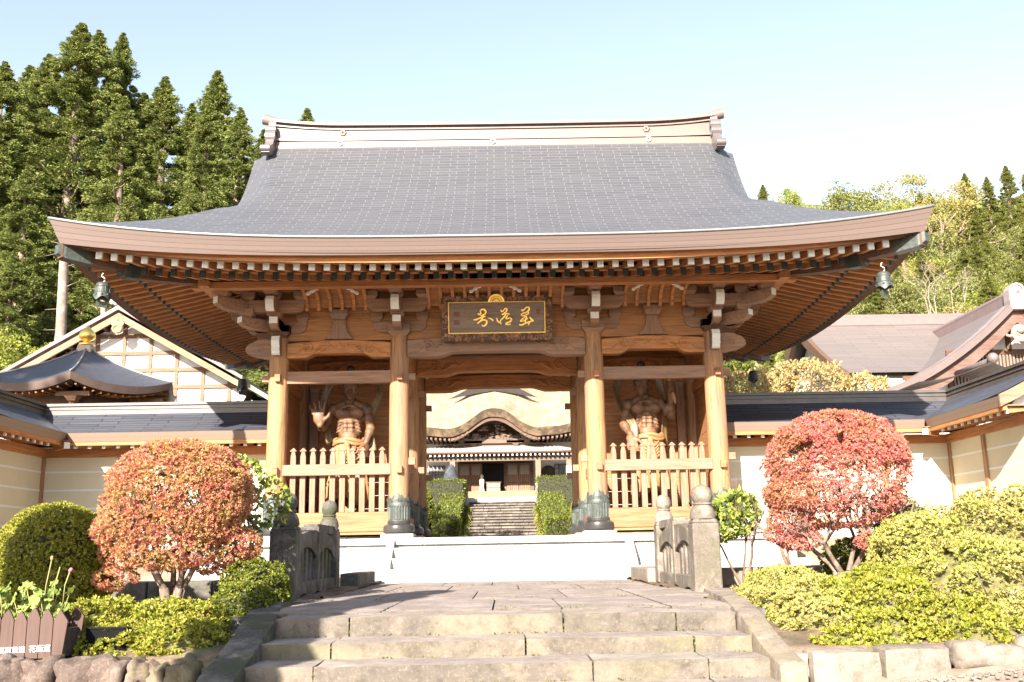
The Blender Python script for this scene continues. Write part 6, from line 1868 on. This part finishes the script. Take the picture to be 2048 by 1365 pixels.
# clipped tree out of the frame at the left whose shade falls on the topiary
t = thing("clipped_tree", "clipped round tree standing in front of the left flower bed", "tree", (-6.3, -14.6, -1.5))
ce = [((-6.12, -14.3, 2.05), (.44, .42, .70)), ((-6.05, -14.3, 1.3), (.44, .42, .6))]
p, nn = ell_points(ce, 9000, .12); leaf_mesh("crown", p, nn, rng.uniform(.05, .09, len(p)), L_GREEN, t, .5); core(ce, .85, CORE_DARK, t)
mb = MB(); mb.tube([(-6.3, -14.3, -1.6), (-6.25, -14.3, .2), (-6.28, -14.3, 1.8)], [.11, .09, .05], 9); mb.build("trunk", BARK_BROWN, t, smooth=True)

t = thing("roadside_tree", "slim leafy tree by the road whose shade falls across the left of the steps", "tree", (-4.2, -17.5, -1.8))
ce = [((-4.25, -17.5, 2.95), (.42, .45, .6)), ((-3.97, -17.5, 2.25), (.42, .4, .55)), ((-3.72, -17.5, 1.5), (.44, .45, .6)), ((-4.42, -17.5, 3.7), (.4, .45, .6)), ((-4.72, -17.5, 4.5), (.36, .45, .6))]
p, nn = ell_points(ce, 33000, .35, None, .12, 3.0); leaf_mesh("crown", p, nn, rng.uniform(.07, .13, len(p)), L_GREEN, t, .55)
mb = MB(); mb.tube([(-3.5, -17.5, -1.9), (-3.6, -17.5, .6), (-4.1, -17.5, 2.4), (-4.7, -17.5, 4.5)], [.06, .05, .04, .02], 9); mb.build("trunk", BARK_BROWN, t, smooth=True)

# ------------------------------------------------------------------ left dry-stone wall, planter, dark opening, geranium
M_BOULDER = m_stone("rough_wall_boulder", (.2, .15, .125), (.1, .072, .06), 2.4, moss=(.12, .11, .025), mossamt=.45, bump=1.0)
dw = thing("dry_stone_wall", "low retaining wall of rough brown boulders at the lower left", "wall", (-3.1, -12.3, -1.4))
def boulder(mb, c, r, seed, nu=22, nv=14, amp=.28, box=.45):
    def f(u, v):
        a = u * 2 * math.pi; th = (v - .5) * math.pi
        d = Vector((math.cos(th) * math.cos(a), math.cos(th) * math.sin(a), math.sin(th)))
        m = max(abs(d.x), abs(d.y), abs(d.z)); k = (1 - box) + box / m
        nz = 1 + amp * mnoise.noise(d * 1.4 + Vector((seed * 3.7, seed * 1.3, 0))) + amp * .5 * mnoise.noise(d * 3.6 + Vector((seed, 0, seed)))
        return (c[0] + r[0] * d.x * k * nz, c[1] + r[1] * d.y * k * nz, c[2] + r[2] * d.z * k * nz)
    mb.grid(nu, nv, f)
rb_ = random.Random(12)
x = -4.3; i = 0
while x < -2.0:
    w = rb_.choice((.14, .17, .2, .26, .3)) if x > -3.4 else rb_.choice((.22, .28, .34))
    zt = -1.06 - max(0, (x + 2.9)) * .12; h = rb_.uniform(.2, .3)
    mb = MB(); boulder(mb, (x + w / 2, -12.36 + rb_.uniform(-.03, .04) + max(0, x + 2.7) * .25, zt - h / 2), (w * .55, .19, h * .62), i + 1, amp=.42, box=.6)
    mb.build("boulder", M_BOULDER, dw, smooth=True); x += w * .93; i += 1
x = -4.3
while x < -2.1:
    w = rb_.choice((.16, .2, .26)); mb = MB(); boulder(mb, (x + w / 2, -12.42, -1.44), (w * .52, .18, .16), i + 40)
    mb.build("boulder", M_BOULDER, dw, smooth=True); x += w * .95; i += 1
plt = thing("picket_planter", "brown picket planter box with white lettering at the lower left", "planter", (-3.7, -12.15, -1.05))
M_PICK = m_wood("brown_stained_board", (.07, .038, .029), 'z', grey=(.105, .068, .055), greyamt=.5, contrast=.5)
for row, (yy, dz) in enumerate(((-12.25, 0), (-11.95, .015))):
    for k in range(8):
        x = -3.335 - k * .101; w = .0485; zt = -.755 + .012 * ((k * 7) % 3 - 1) + dz; lean = .030
        mb = MB()
        poly = [(x - w - lean * .0, -1.045), (x + w - lean * (k < 1) * .6, -1.045), (x + w + (.012 if k == 0 else 0), zt), (x + .024, zt + .05), (x + .003, zt + .078), (x - .005, zt + .078), (x - .028, zt + .048), (x - w, zt)]
        mb.prism(poly, lambda p, q: (p[0], q, p[1]), yy, yy + .022)
        mb.build("picket_board", M_PICK, plt, bevel=.003)
mb = MB(); mb.box(-4.1, -3.31, -12.22, -11.96, -1.04, -.83); mb.build("soil_box", m_plain("planter_soil", (.05, .035, .025), .95, .4, 20, .6), plt)
def lettering(txt, size, loc, name, mat, parent, sx=1.0):
    cu = bpy.data.curves.new(name, 'FONT'); cu.body = txt; cu.size = size; cu.extrude = .0012
    o = bpy.data.objects.new(name, cu); COL.objects.link(o); bpy.context.view_layer.update()
    me = bpy.data.meshes.new_from_object(o.evaluated_get(bpy.context.evaluated_depsgraph_get())); bpy.data.objects.remove(o); me.name = name
    M = Matrix.Translation(Vector(loc) - OFF[parent.name]) @ Euler((R(90), R(-2.0), 0)).to_matrix().to_4x4() @ Matrix.Diagonal((sx, 1, 1, 1))
    me.transform(M)
    return link(name, me, mat, parent)
LW = m_plain("white_lettering", (.75, .72, .7), .7, .1, 30)
lettering("高原鉄道", .052, (-3.79, -12.256, -1.0), "lettering", LW, plt)
lettering("花街道", .056, (-3.555, -12.256, -.993), "lettering", LW, plt)
tr = thing("dark_opening_box", "black box standing in for the dark opening beside the picket planter", "opening", (-3.1, -11.9, -1.0))  # black box stands in for a dark opening below the soil
mb = MB(); mb.box(-3.25, -2.93, -11.95, -11.93, -1.02, -.85); mb.box(-3.25, -2.93, -11.72, -11.70, -1.02, -.85); mb.box(-3.25, -3.23, -11.93, -11.72, -1.02, -.85); mb.box(-2.95, -2.93, -11.93, -11.72, -1.02, -.85); mb.box(-3.23, -2.95, -11.93, -11.72, -1.02, -.99)
mb.build("opening_shell", m_plain("opening_black", (.006, .006, .006), .9, .1, 5, 0, 0, .1), tr, bevel=.004)
mb = MB(); mb.box(-3.26, -2.92, -11.96, -11.925, -.85, -.838); mb.box(-3.26, -2.92, -11.725, -11.69, -.85, -.838); mb.build("rim", m_plain("black_rim", (.008, .008, .008), .8, 0, 5, 0, 0, .15), tr)
ge = thing("geranium", "leafy geranium with one pink bud growing in the picket planter", "plant", (-3.6, -12.05, -.85))
L_GER = m_leaf("geranium_leaves", [(0, (.14, .2, .04)), (.6, (.26, .32, .07)), (1, (.36, .4, .1))], transl=.35)
mb = MB(); gr = random.Random(21); tips = []
for k in range(75):
    a = Vector((gr.uniform(-3.88, -3.42), -12.08 + gr.uniform(-.05, .08), -.85)); b = a + Vector((gr.uniform(-.1, .08), gr.uniform(-.08, .06), gr.uniform(.05, .37)))
    mb.tube([a, a.lerp(b, .5) + Vector((.01, 0, .02)), b], [.006, .005, .003], 5); tips.append(b)
for (b, l) in (((-3.43, -12.1, -.36), 0), ((-3.5, -12.1, -.30), 1), ((-3.35, -12.1, -.4), 2)):
    mb.tube([(b[0] - .04, b[1], -.7), (b[0] - .03, b[1], -.5), b], .005, 5)
mb.build("stem", m_plain("green_stem", (.22, .2, .07), .6), ge, smooth=True)
lf = MB()
for b in tips:
    nrm = Vector((gr.gauss(0, .5), gr.gauss(-.7, .4), gr.gauss(.8, .3))).normalized(); q = nrm.orthogonal().normalized(); w_ = nrm.cross(q); r = gr.uniform(.026, .052); k0 = len(lf.v)
    lf.v.append(tuple(b + nrm * .006))
    for j in range(15):
        an = 2 * math.pi * j / 15; rr2 = r * (1 + .09 * math.cos(5 * an)); lf.v.append(tuple(b + q * rr2 * math.cos(an) + w_ * rr2 * math.sin(an) + nrm * .008 * math.cos(5 * an)))
    for j in range(14): lf.face((k0, k0 + 1 + j, k0 + 2 + j))
lf.build("round_leaf", L_GER, ge)
mb = MB(); mb.ell((-3.345, -12.1, -.385), (.014, .012, .02), Euler((0, R(40), 0)).to_matrix(), 10, 8); mb.build("pink_bud", m_plain("pink_petal", (.7, .12, .22), .5), ge, smooth=True)
mb = MB(); mb.ell((-3.5, -12.1, -.29), (.013, .012, .02), nu=8, nv=6); mb.build("dry_bud", m_plain("dry_bud", (.3, .18, .08), .7), ge, smooth=True)

# ------------------------------------------------------------------ right kerb of squared blocks and boulders
kw = thing("stone_kerb", "pale stone kerb blocks and boulders edging the right azalea bed", "kerb", (3.6, -12.5, -1.3))
for k, (x0, x1, zt) in enumerate(((2.05, 2.36, -1.07), (2.37, 2.9, -1.065), (2.91, 3.42, -1.05))):
    mb = MB(); mb.box(x0, x1 - .012, -12.62 + .01 * k, -12.25, -1.75, zt); rough(mb.build("kerb_block", M_PALE, kw), .06, .012, .03)
for k, (x, z, rx, rz) in enumerate(((3.60, -1.12, .15, .11), (3.84, -1.15, .2, .10), (4.2, -1.1, .22, .12), (4.6, -1.12, .2, .11), (5.0, -1.1, .22, .12))):
    mb = MB(); boulder(mb, (x, -12.42 + .08 * (k > 1), z), (rx, .17, rz), k + 70, amp=.18); mb.build("boulder", M_PALE, kw, smooth=True)
# pebbles and leaf litter along the lane edge
mb = MB(); rp = random.Random(31)
for i in range(420):
    x = rp.uniform(2.7, 6.5); y = -12.75 - abs(rp.gauss(0, .16)) + .05 * (x - 3); z = G(x, min(y, -12.95)) + .02
    r = rp.uniform(.008, .024); mb.ell((x, y, z), (r * 1.2, r, r * .6), Euler((0, 0, rp.uniform(0, 3))).to_matrix(), 6, 4)
put(mb.build("pebbles", M_PALE, smooth=True), "loose pale pebbles and litter along the road edge", "pebbles", kind="stuff")
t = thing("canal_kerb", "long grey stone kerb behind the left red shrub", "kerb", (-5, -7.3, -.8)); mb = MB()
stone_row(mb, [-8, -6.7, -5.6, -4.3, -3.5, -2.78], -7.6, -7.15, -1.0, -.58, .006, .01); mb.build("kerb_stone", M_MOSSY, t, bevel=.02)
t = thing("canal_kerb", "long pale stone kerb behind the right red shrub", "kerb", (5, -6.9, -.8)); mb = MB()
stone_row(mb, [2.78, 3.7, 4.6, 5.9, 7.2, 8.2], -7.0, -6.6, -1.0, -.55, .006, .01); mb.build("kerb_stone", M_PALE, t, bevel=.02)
# moss and dry leaves on the landing joints
M_MOSSLEAF = m_leaf("joint_moss", [(0, (.06, .06, .012)), (.6, (.13, .12, .025)), (1, (.2, .17, .05))], transl=.1, rough=.9)
mp = np.array(MOSS); put(leaf_mesh("moss", mp, np.tile([0, -.3, 1.0], (len(mp), 1)), rng.uniform(.008, .022, len(mp)), M_MOSSLEAF, None, .7), "thin yellow green moss in the step joints", "moss", kind="stuff")
# fallen leaves lying on the landing and steps
# ------------------------------------------------------------------ hedges by the hall stairs
def box_leaves(x0, x1, y0, y1, zf_, zb_, n, jit=.05):
    """points on a clipped block whose top climbs from zf_ (front) to zb_ (back)"""
    out = []; nr = []
    w, d, h = x1 - x0, y1 - y0, max(zf_, zb_)
    for face, cnt in (('top', int(n * .4)), ('front', int(n * .25)), ('l', int(n * .17)), ('r', int(n * .18))):
        u = rng.random(cnt); v = rng.random(cnt)
        if face == 'top': p = np.stack([x0 + w * u, y0 + d * v, zf_ + (zb_ - zf_) * v], 1); nn = np.tile([0, -.3, 1.0], (cnt, 1))
        elif face == 'front': p = np.stack([x0 + w * u, np.full(cnt, y0), .0 + zf_ * v], 1); nn = np.tile([0, -1., .2], (cnt, 1))
        else:
            yy = y0 + d * u; zt = zf_ + (zb_ - zf_) * u; p = np.stack([np.full(cnt, x0 if face == 'l' else x1), yy, zt * v], 1); nn = np.tile([-1. if face == 'l' else 1., 0, .2], (cnt, 1))
        out.append(p + rng.normal(0, jit, p.shape)); nr.append(nn)
    return np.concatenate(out), np.concatenate(nr)
L_HEDGE = m_leaf("box_hedge_leaves", [(0, (.05, .075, .01)), (.5, (.12, .15, .018)), (1, (.24, .25, .035))], transl=.3)
def hedge(label, blocks, n):
    t = thing("clipped_hedge", label, "hedge", (sum(b[0] + b[1] for b in blocks) / 2 / len(blocks), blocks[0][2], .4))
    P_, N_ = [], []
    mb = MB()
    for (x0, x1, y0, y1, zf_, zb_) in blocks:
        a, b = box_leaves(x0, x1, y0, y1, zf_, zb_, n); P_.append(a); N_.append(b)
        e = .06; poly = [(y0 + e, -.2), (y0 + e, zf_ - e), (y1 - e, zb_ - e), (y1 - e, -.2)]
        mb.prism(poly, lambda p, q: (q, p[0], p[1]), x0 + e, x1 - e)
    leaf_mesh("foliage", np.concatenate(P_), np.concatenate(N_), rng.uniform(.07, .12, sum(len(a) for a in P_)), L_HEDGE, t, .5)
    mb.build("inner_core", CORE_DARK, t)  # solid dark filling added so no light passes through the hedge
hedge("clipped box hedge climbing left of the far stone stairs", [(-3.3, -2.1, 28.6, 30.0, 1.25, 1.25), (-3.35, -2.15, 30.0, 36.0, 1.5, 2.95), (-4.3, -2.15, 36.5, 38.5, 3.75, 3.75)], 5000)
hedge("clipped box hedge climbing right of the far stone stairs", [(2.15, 3.3, 28.6, 30.0, 1.3, 1.3), (2.1, 3.35, 30.0, 36.0, 1.5, 2.95), (2.0, 4.4, 36.5, 38.5, 3.85, 3.85)], 5000)
shrub("round_bush", "dark rounded bush left of the climbing hedge seen through the gate", "shrub", (-4.1, 31, .4), [((-4.2, 31, 1.6), (.8, .8, 1.5))], 5000, .11, L_GREEN, cmat=CORE_DARK)
shrub("round_bush", "yellowish rounded bush right of the climbing hedge seen through the gate", "shrub", (4.1, 31, .4), [((4.1, 31, 1.3), (.7, .8, 1.2))], 4000, .1, L_YG, cmat=CORE_DARK)
for s, lab in ((-1, "long arching lily leaves along the left side of the far stairs"), (1, "long arching lily leaves along the right side of the far stairs")):
    t = thing("lily_clump", lab, "plant", (s * 1.95, 33, .5)); mb = MB(); rl = random.Random(5 + s)
    for k in range(150):
        y = rl.uniform(29.4, 37); z = .3 + max(0, (y - 30)) * .245; x = s * (2.0 + rl.uniform(0, .2)); a = rl.uniform(-.9, .9); L = rl.uniform(.5, .9)
        dx = -s * math.cos(a) * .7; dy = -abs(math.sin(a)) ; pts = [Vector((x + dx * L * u * .8, y + dy * L * u * .8, z + L * (1.25 * u - 1.15 * u * u))) for u in (0, .3, .6, .85, 1)]
        mb.ribbon(pts, [.035, .05, .045, .03, .008], (dx, dy, 1), .004)
    mb.build("blade_leaves", L_YG, t)

# ------------------------------------------------------------------ trees
def puffs(centres, radii, per, size, sq=.75):
    """leaf points on little clumps"""
    C = np.array(centres); RR = np.array(radii); K = len(C)
    d = unit(rng.normal(0, 1, (K, per, 3)).reshape(-1, 3)).reshape(K, per, 3); f = rng.uniform(.55, 1.05, (K, per, 1))
    p = C[:, None, :] + d * f * RR[:, None, None] * np.array([1, 1, sq])
    return p.reshape(-1, 3), d.reshape(-1, 3)
def cedar_proto(seed, H=10.0, RW=1.75, dens=1.0, mat=None):
    """built 10 m tall at the origin, scaled when placed"""
    r = random.Random(seed); cs = []; rs = []; mb = MB()
    mb.tube([(0, 0, -.3), (.03, .02, H * .3), (-.03, 0, H * .7), (0, 0, H * .98)], [.17, .135, .07, .012], 8)
    n = int(640 * dens); lo = .12
    for i in range(n):
        u = lo + (1 - lo) * (r.random() ** .85); z = H * u
        prof = RW * (1 - u) ** .82 * (1 + .13 * math.sin(u * 17 + seed) + .09 * math.sin(u * 41 + 2 * seed)) * (.6 if u < .25 else 1)
        a = r.uniform(0, 6.283); k = r.random() ** .35
        rad = max(.02, prof * k * (1 + .25 * math.sin(3 * a + seed + u * 6)))
        cs.append((rad * math.cos(a), rad * math.sin(a), z + .22 * (rad / RW) - .12)); rs.append(r.uniform(.2, .42) * (.13 + 1.0 * (1 - u)))
        if i % 9 == 0: mb.tube([(0, 0, z - .3), (rad * .5 * math.cos(a), rad * .5 * math.sin(a), z - .2), (rad * math.cos(a), rad * math.sin(a), z)], [.025, .018, .006], 5)
    for i in range(26):
        u = .90 + .10 * i / 26; a = i * 2.4; q = RW * .16 * (1 - u) / .1; cs.append((q * math.cos(a), q * math.sin(a), H * u)); rs.append(.03 + .14 * (1 - u) / .1)
    p, d = puffs(cs, rs, 190, .1)
    o = thing("cedar_tree", "x", "tree", (0, 0, 0))
    leaf_mesh("crown", p, d * .5 + np.array([0, 0, -.1]) + unit(p * [1, 1, 0] + 1e-6) * .8, rng.uniform(.04, .085, len(p)), mat or L_CEDAR, o, .3)
    mb.build("trunk", BARK_PALE, o, smooth=True)
    return o
def broad_proto(seed, mat, name, per=75, ncl=210, H=8.0, W=3.2, size=.105, open_=.0):
    r = random.Random(seed); mb = MB(); tips = []
    twig_tree(mb, (0, 0, -.3), (0, 0, 1), H * .3, .17, 3, .7, r, .22, 3, .72, tips)
    cs = []; rs = []
    lobes = [(r.uniform(-.5, .5) * W, r.uniform(-.5, .5) * W, H * r.uniform(.45, .85), r.uniform(.3, .5) * W) for _ in range(9)] + [(0, 0, H * .68, W * .62)]
    for i in range(ncl):
        l = r.choice(lobes); d = Vector((r.gauss(0, 1), r.gauss(0, 1), r.gauss(.25, 1))).normalized(); f = r.uniform(.72, 1.02)
        c = (l[0] + d.x * l[3] * f, l[1] + d.y * l[3] * f, l[2] + d.z * l[3] * .75 * f)
        if c[2] < H * .16: continue
        cs.append(c); rs.append(r.uniform(.25, .5))
    p, d = puffs(cs, rs, per, size)
    o = thing(name, "x", "tree", (0, 0, 0))
    leaf_mesh("crown", p, d * .6 + np.array([0, 0, .4]), rng.uniform(size * .7, size * 1.3, len(p)), mat, o, .6)
    mb.build("trunk", BARK_PALE, o, smooth=True)
    return o
CED = [cedar_proto(1), cedar_proto(2, RW=1.45), cedar_proto(5, RW=1.9)]
HCED = [cedar_proto(7, RW=2.0, mat=L_CEDAR2), cedar_proto(9, RW=1.7, mat=L_CEDAR2)]
BRO = {'olive': broad_proto(11, L_OAK, "broadleaf_tree"), 'gold': broad_proto(12, L_GOLD, "broadleaf_tree"), 'lime': broad_proto(13, L_LIME, "broadleaf_tree"), 'olive2': broad_proto(14, L_OAK, "broadleaf_tree", ncl=150, W=3.8)}
used = set()
def plant(proto, x, y, z, s, rz, label, group=None, sxy=1.0):
    o = proto if proto.name not in used else copy_tree(proto)
    used.add(proto.name)
    o.location = (x, y, z); o.rotation_euler = (0, 0, rz); o.scale = (s * sxy, s * sxy, s)
    o['label'] = label
    if group: o['group'] = group
    elif 'group' in o: del o['group']
    return o
CF = Vector((_f.x, _f.y, _f.z))
def at(px, py, Y):                            # where a sight line of the photograph meets a plane of depth Y (used to survey the wood)
    d = CF * 2000 + _r2 * (px - 1024) - _u2 * (py - 682.5); t_ = (Y + 20.294) / d.y
    return Vector((.1209, -20.294, -.3112)) + d * t_
rt = random.Random(77)
LC = [(165, 45, 41, 0, 1.0, "tallest pointed cedar left of the gate, with its trunk showing"), (247, 66, 50, 1, .8, "narrow pointed cedar just right of the tallest one"), (100, 108, 47, 2, .9, "cedar leaning against the left side of the tallest one"),
      (62, 130, 52, 1, 1.0, "cedar second from the left edge of the photo"), (12, 122, 38, 2, .9, "dark cedar cut by the left edge of the photo"), (332, 152, 45, 0, .95, "rounded cedar in the middle of the left row"),
      (385, 205, 52, 1, .9, "low cedar between the rounded one and the spire"), (436, 140, 50, 1, .95, "slim spire cedar nearest the ridge of the gate roof"), (482, 214, 46, 0, .8, "last cedar of the left row touching the gate roof"),
      (250, 190, 36, 0, .85, "shorter sunlit cedar in front of the left row"), (528, 258, 62, 1, .9, "small far cedar peeping beside the left ridge end"), (615, 216, 72, 2, .8, "tip of a far cedar rising above the gate ridge"),
      (200, 60, 47, 2, .85, "cedar hidden close behind the tallest one"), (290, 185, 54, 1, 1.0, "dark cedar behind the sunlit shorter one"), (420, 200, 40, 2, .75, "bushy cedar right above the left eave")]
for px, py, Y, k, sxy, lab in LC:
    p = at(px, py, Y); g = G(p.x, Y); h = (p.z - g)
    plant(CED[k], p.x, Y, g - .2, h / 9.95, rt.uniform(0, 6.28), lab, sxy=sxy * 1.4)
for i in range(12):                           # the dim trunks and crowns deeper in the left wood
    x = rt.uniform(-44, -17); y = rt.uniform(52, 68)
    plant(CED[i % 3], x, y, G(x, y) - .3, rt.uniform(2.1, 2.7), rt.uniform(0, 6.28), "dark cedar in the shade deep in the left wood", "cedars deep in the left wood", sxy=1.2)
for i, (px, py, Y) in enumerate(((30, 500, 30), (-60, 380, 34), (95, 620, 33), (60, 330, 33), (330, 420, 36), (180, 480, 35), (420, 430, 36), (-30, 250, 42))):
    p = at(px, py, Y); g = G(p.x, Y)
    plant(CED[i % 3], p.x, Y, g - .2, (p.z - g) / 9.9, rt.uniform(0, 6.28), "lower cedar filling the front edge of the left wood", "lower cedars of the left wood", sxy=1.35)
# tall bare trunks at the wood's edge
for px, y0, Y, lab in ((128, 505, 29, "tall pale bare cedar trunk beside the left eave tip"), (207, 545, 30, "second thinner bare trunk just under the left wind bell")):
    a = at(px + (-6 if px < 150 else 0), 660, Y); b = at(px, y0 + 25, Y); t = thing("bare_tree", lab, "tree", (a.x, Y, G(a.x, Y)))
    mb = MB(); w = .26 if px < 150 else .15
    mb.tube([(a.x - .2, Y, G(a.x, Y) - .3), (a.x, Y, a.z), (b.x, Y, b.z), (b.x + .05, Y, b.z + 1.5)], [w * 1.2, w, w * .9, w * .7], 12)
    for q in range(5):
        z = a.z + q * 1.1; d = rt.choice((-1, 1)); mb.tube([(a.x, Y, z), (a.x + d * .8, Y - .2, z + rt.uniform(-.1, .3))], [.03, .008], 5)
    mb.build("trunk", m_stone("pale_bare_trunk", (.28, .22, .19), (.19, .145, .12), 3, rough=.9, bump=.5), t, smooth=True)  # the trunk's own pale bark colour
# yellow-green trees by the house
plant(BRO['lime'], at(20, 640, 24).x, 24, .8, 1.18, .4, "yellow green tree behind the timbered house at the left edge")
plant(BRO['lime'], at(505, 765, 22).x, 22, 0, .86, 2.0, "light green tree squeezed between house roof and left gate column")
# right-hand wooded hill
RS = [(1700, 352, 60, 'olive', 1.0, "broad pale olive tree on the right skyline"), (1765, 385, 57, 'olive2', .9, "olive tree next along the right skyline"), (1850, 362, 60, 'gold', .95, "golden green round tree on the right skyline"),
      (1640, 400, 64, 'olive', .8, "small olive tree at the left end of the right skyline"), (1800, 420, 52, 'lime', .8, "lime green tree below the right skyline"), (1560, 395, 66, 'lime', .7, "small tree tip over the right roof slope")]
for px, py, Y, k, sxy, lab in RS:
    p = at(px, py, Y); g = G(p.x, Y); plant(BRO[k], p.x, Y, g - .3, max(.7, min(1.9, (p.z - g) / 7.2)), rt.uniform(0, 6.28), lab, sxy=sxy)
for px, py, Y, lab in ((1928, 345, 62, "young cedar tip left on the right skyline"), (1972, 352, 62, "slim cedar tip on the right skyline"), (2010, 330, 60, "tallest cedar tip on the right skyline"), (2052, 335, 60, "cedar tip at the right edge of the skyline"), (1525, 368, 66, "small cedar tip beside the right slope of the gate roof"), (1590, 390, 68, "tiny far cedar tip right of the gate roof")):
    p = at(px, py, Y); g = G(p.x, Y); plant(HCED[1], p.x, Y, g - .2, max(.5, (p.z - g) / 9.9), rt.uniform(0, 6.28), lab, sxy=1.3)
kinds = ['olive', 'lime', 'olive2', 'cedar', 'cedar', 'olive', 'cedar', 'olive', 'gold']
LB = {'olive': "rounded olive tree among the wooded hillside at right", 'olive2': "spreading olive tree among the wooded hillside at right", 'gold': "golden autumn tree among the wooded hillside at right", 'lime': "fresh green tree among the wooded hillside at right", 'cedar': "bushy cedar among the wooded hillside at right"}
cnt = 0
for yy in np.arange(27, 66, 3.1):
    for xx in np.arange(13 + (yy % 3), 66, 3.3):
        x = xx + rt.uniform(-1.8, 1.8); y = yy + rt.uniform(-1.6, 1.6)
        if x > .66 * (y + 20) or (x < 20 and y > 50) or x < 13: continue
        if y < 30 and x < 24: continue
        k = rt.choice(kinds); g = G(x, y)
        if k == 'cedar': plant(HCED[cnt % 2], x, y, g - .2, rt.uniform(.75, 1.15), rt.uniform(0, 6.28), LB[k], "cedars on the right hillside", sxy=1.5)
        else: plant(BRO[k], x, y, g - .3, rt.uniform(.75, 1.25), rt.uniform(0, 6.28), LB[k], "%s trees on the right hillside" % k.replace('2', ' spreading'), sxy=rt.uniform(.95, 1.2))
        cnt += 1
# trees behind the main hall (hidden from the front by the gate roof)
for i in range(9):
    x = -15 + i * 4.4; plant(CED[i % 3], x, 62 + (i % 3) * 3, G(x, 62) - .2, 1.35, i, "cedar standing on the slope behind the thatched hall", "cedars behind the thatched hall", sxy=1.2)
# unseen trees added behind the camera to block low sky light, and two courtyard trees that dapple the hall stairs
for i in range(13):
    x = -42 + i * 7 + rt.uniform(-1.5, 1.5); y = -44 - (i % 3) * 4
    if i % 2: plant(CED[i % 3], x, y, G(x, y) - .2, rt.uniform(.75, 1.0), i, "unseen cedar added behind the camera to block low sky light", "added cedars behind the camera", sxy=1.6)
    else: plant(BRO['olive'], x, y, G(x, y) - .3, rt.uniform(.9, 1.15), i, "unseen broadleaf tree added behind the camera to block low sky light", "added broadleaf trees behind the camera", sxy=1.2)
plant(CED[0], -19.6, -14, G(-19.6, -14) - .2, 2.05, 1.0, "tall cedar out to the left whose shade darkens the pavilion roof", sxy=1.2)
plant(BRO['olive2'], -6.2, 18.5, -.3, 1.25, 1.0, "broad courtyard tree hidden behind the left half of the gate", sxy=.75)
# pale leafless tree on the hillside
pb = at(1885, 700, 30); t = thing("bare_tree", "pale leafless forked tree in front of the right hillside", "tree", (pb.x, 30, pb.z - 3)); mb = MB(); rn = random.Random(15)
for dx, lean in ((-.25, -.25), (.3, .22), (.02, .02)):
    mb.tube([(pb.x + dx * .3, 30, pb.z - 3), (pb.x + dx, 30, pb.z + .4)], [.10, .07], 8)
    twig_tree(mb, (pb.x + dx, 30, pb.z + .4), (lean, -.1, 1), 1.4, .05, 5, .6, rn, .12, 2, .78)
mb.build("branches", m_plain("white_bark", (.26, .2, .165), .8, .2, 6, .3), t, smooth=True)
# golden bush over the right-hand wall, maple leaves at the column
ge_ = [((8.2, 11.8, 4.3), (1.5, 1.0, 1.05)), ((10.0, 11.9, 4.7), (1.5, 1.0, 1.0)), ((11.6, 11.4, 4.2), (1.2, .8, .95)), ((6.9, 11.6, 4.15), (1.2, .9, 1.0))]
t = thing("golden_tree", "low tree with orange yellow leaves behind the right roofed wall", "tree", (9, 11.7, -.1))
p, nn = ell_points(ge_, 17000, .2, None, .0, 1.6, lump=.25); leaf_mesh("crown", p, nn * .5 + [0, 0, .2], rng.uniform(.09, .16, len(p)), L_ORANGE, t, .5)
mb = MB(); rn = random.Random(8)
for x in (7.4, 9.0, 10.8): twig_tree(mb, (x, 11.7, -.2), (0, 0, 1), 2.1, .09, 3, .5, rn, .25, 3, .75)
mb.build("trunk", BARK_BROWN, t, smooth=True)
t = thing("green_maple", "green leafy tree right of the gate column above the right wall", "tree", (8.6, 19, -.1))
p, nn = ell_points([((8.4, 19, 6.2), (1.8, 1.3, 1.6)), ((10.0, 20, 5.8), (1.4, 1.1, 1.3))], 8000, .22, None, .1, 1.3, lump=.25); leaf_mesh("crown", p, nn * .5 + [0, 0, .2], rng.uniform(.1, .17, len(p)), L_GREEN, t, .55)
mb = MB(); twig_tree(mb, (8.6, 19, -.2), (0, 0, 1), 3.0, .12, 3, .5, rn, .25, 3, .75); mb.build("trunk", BARK_BROWN, t, smooth=True)
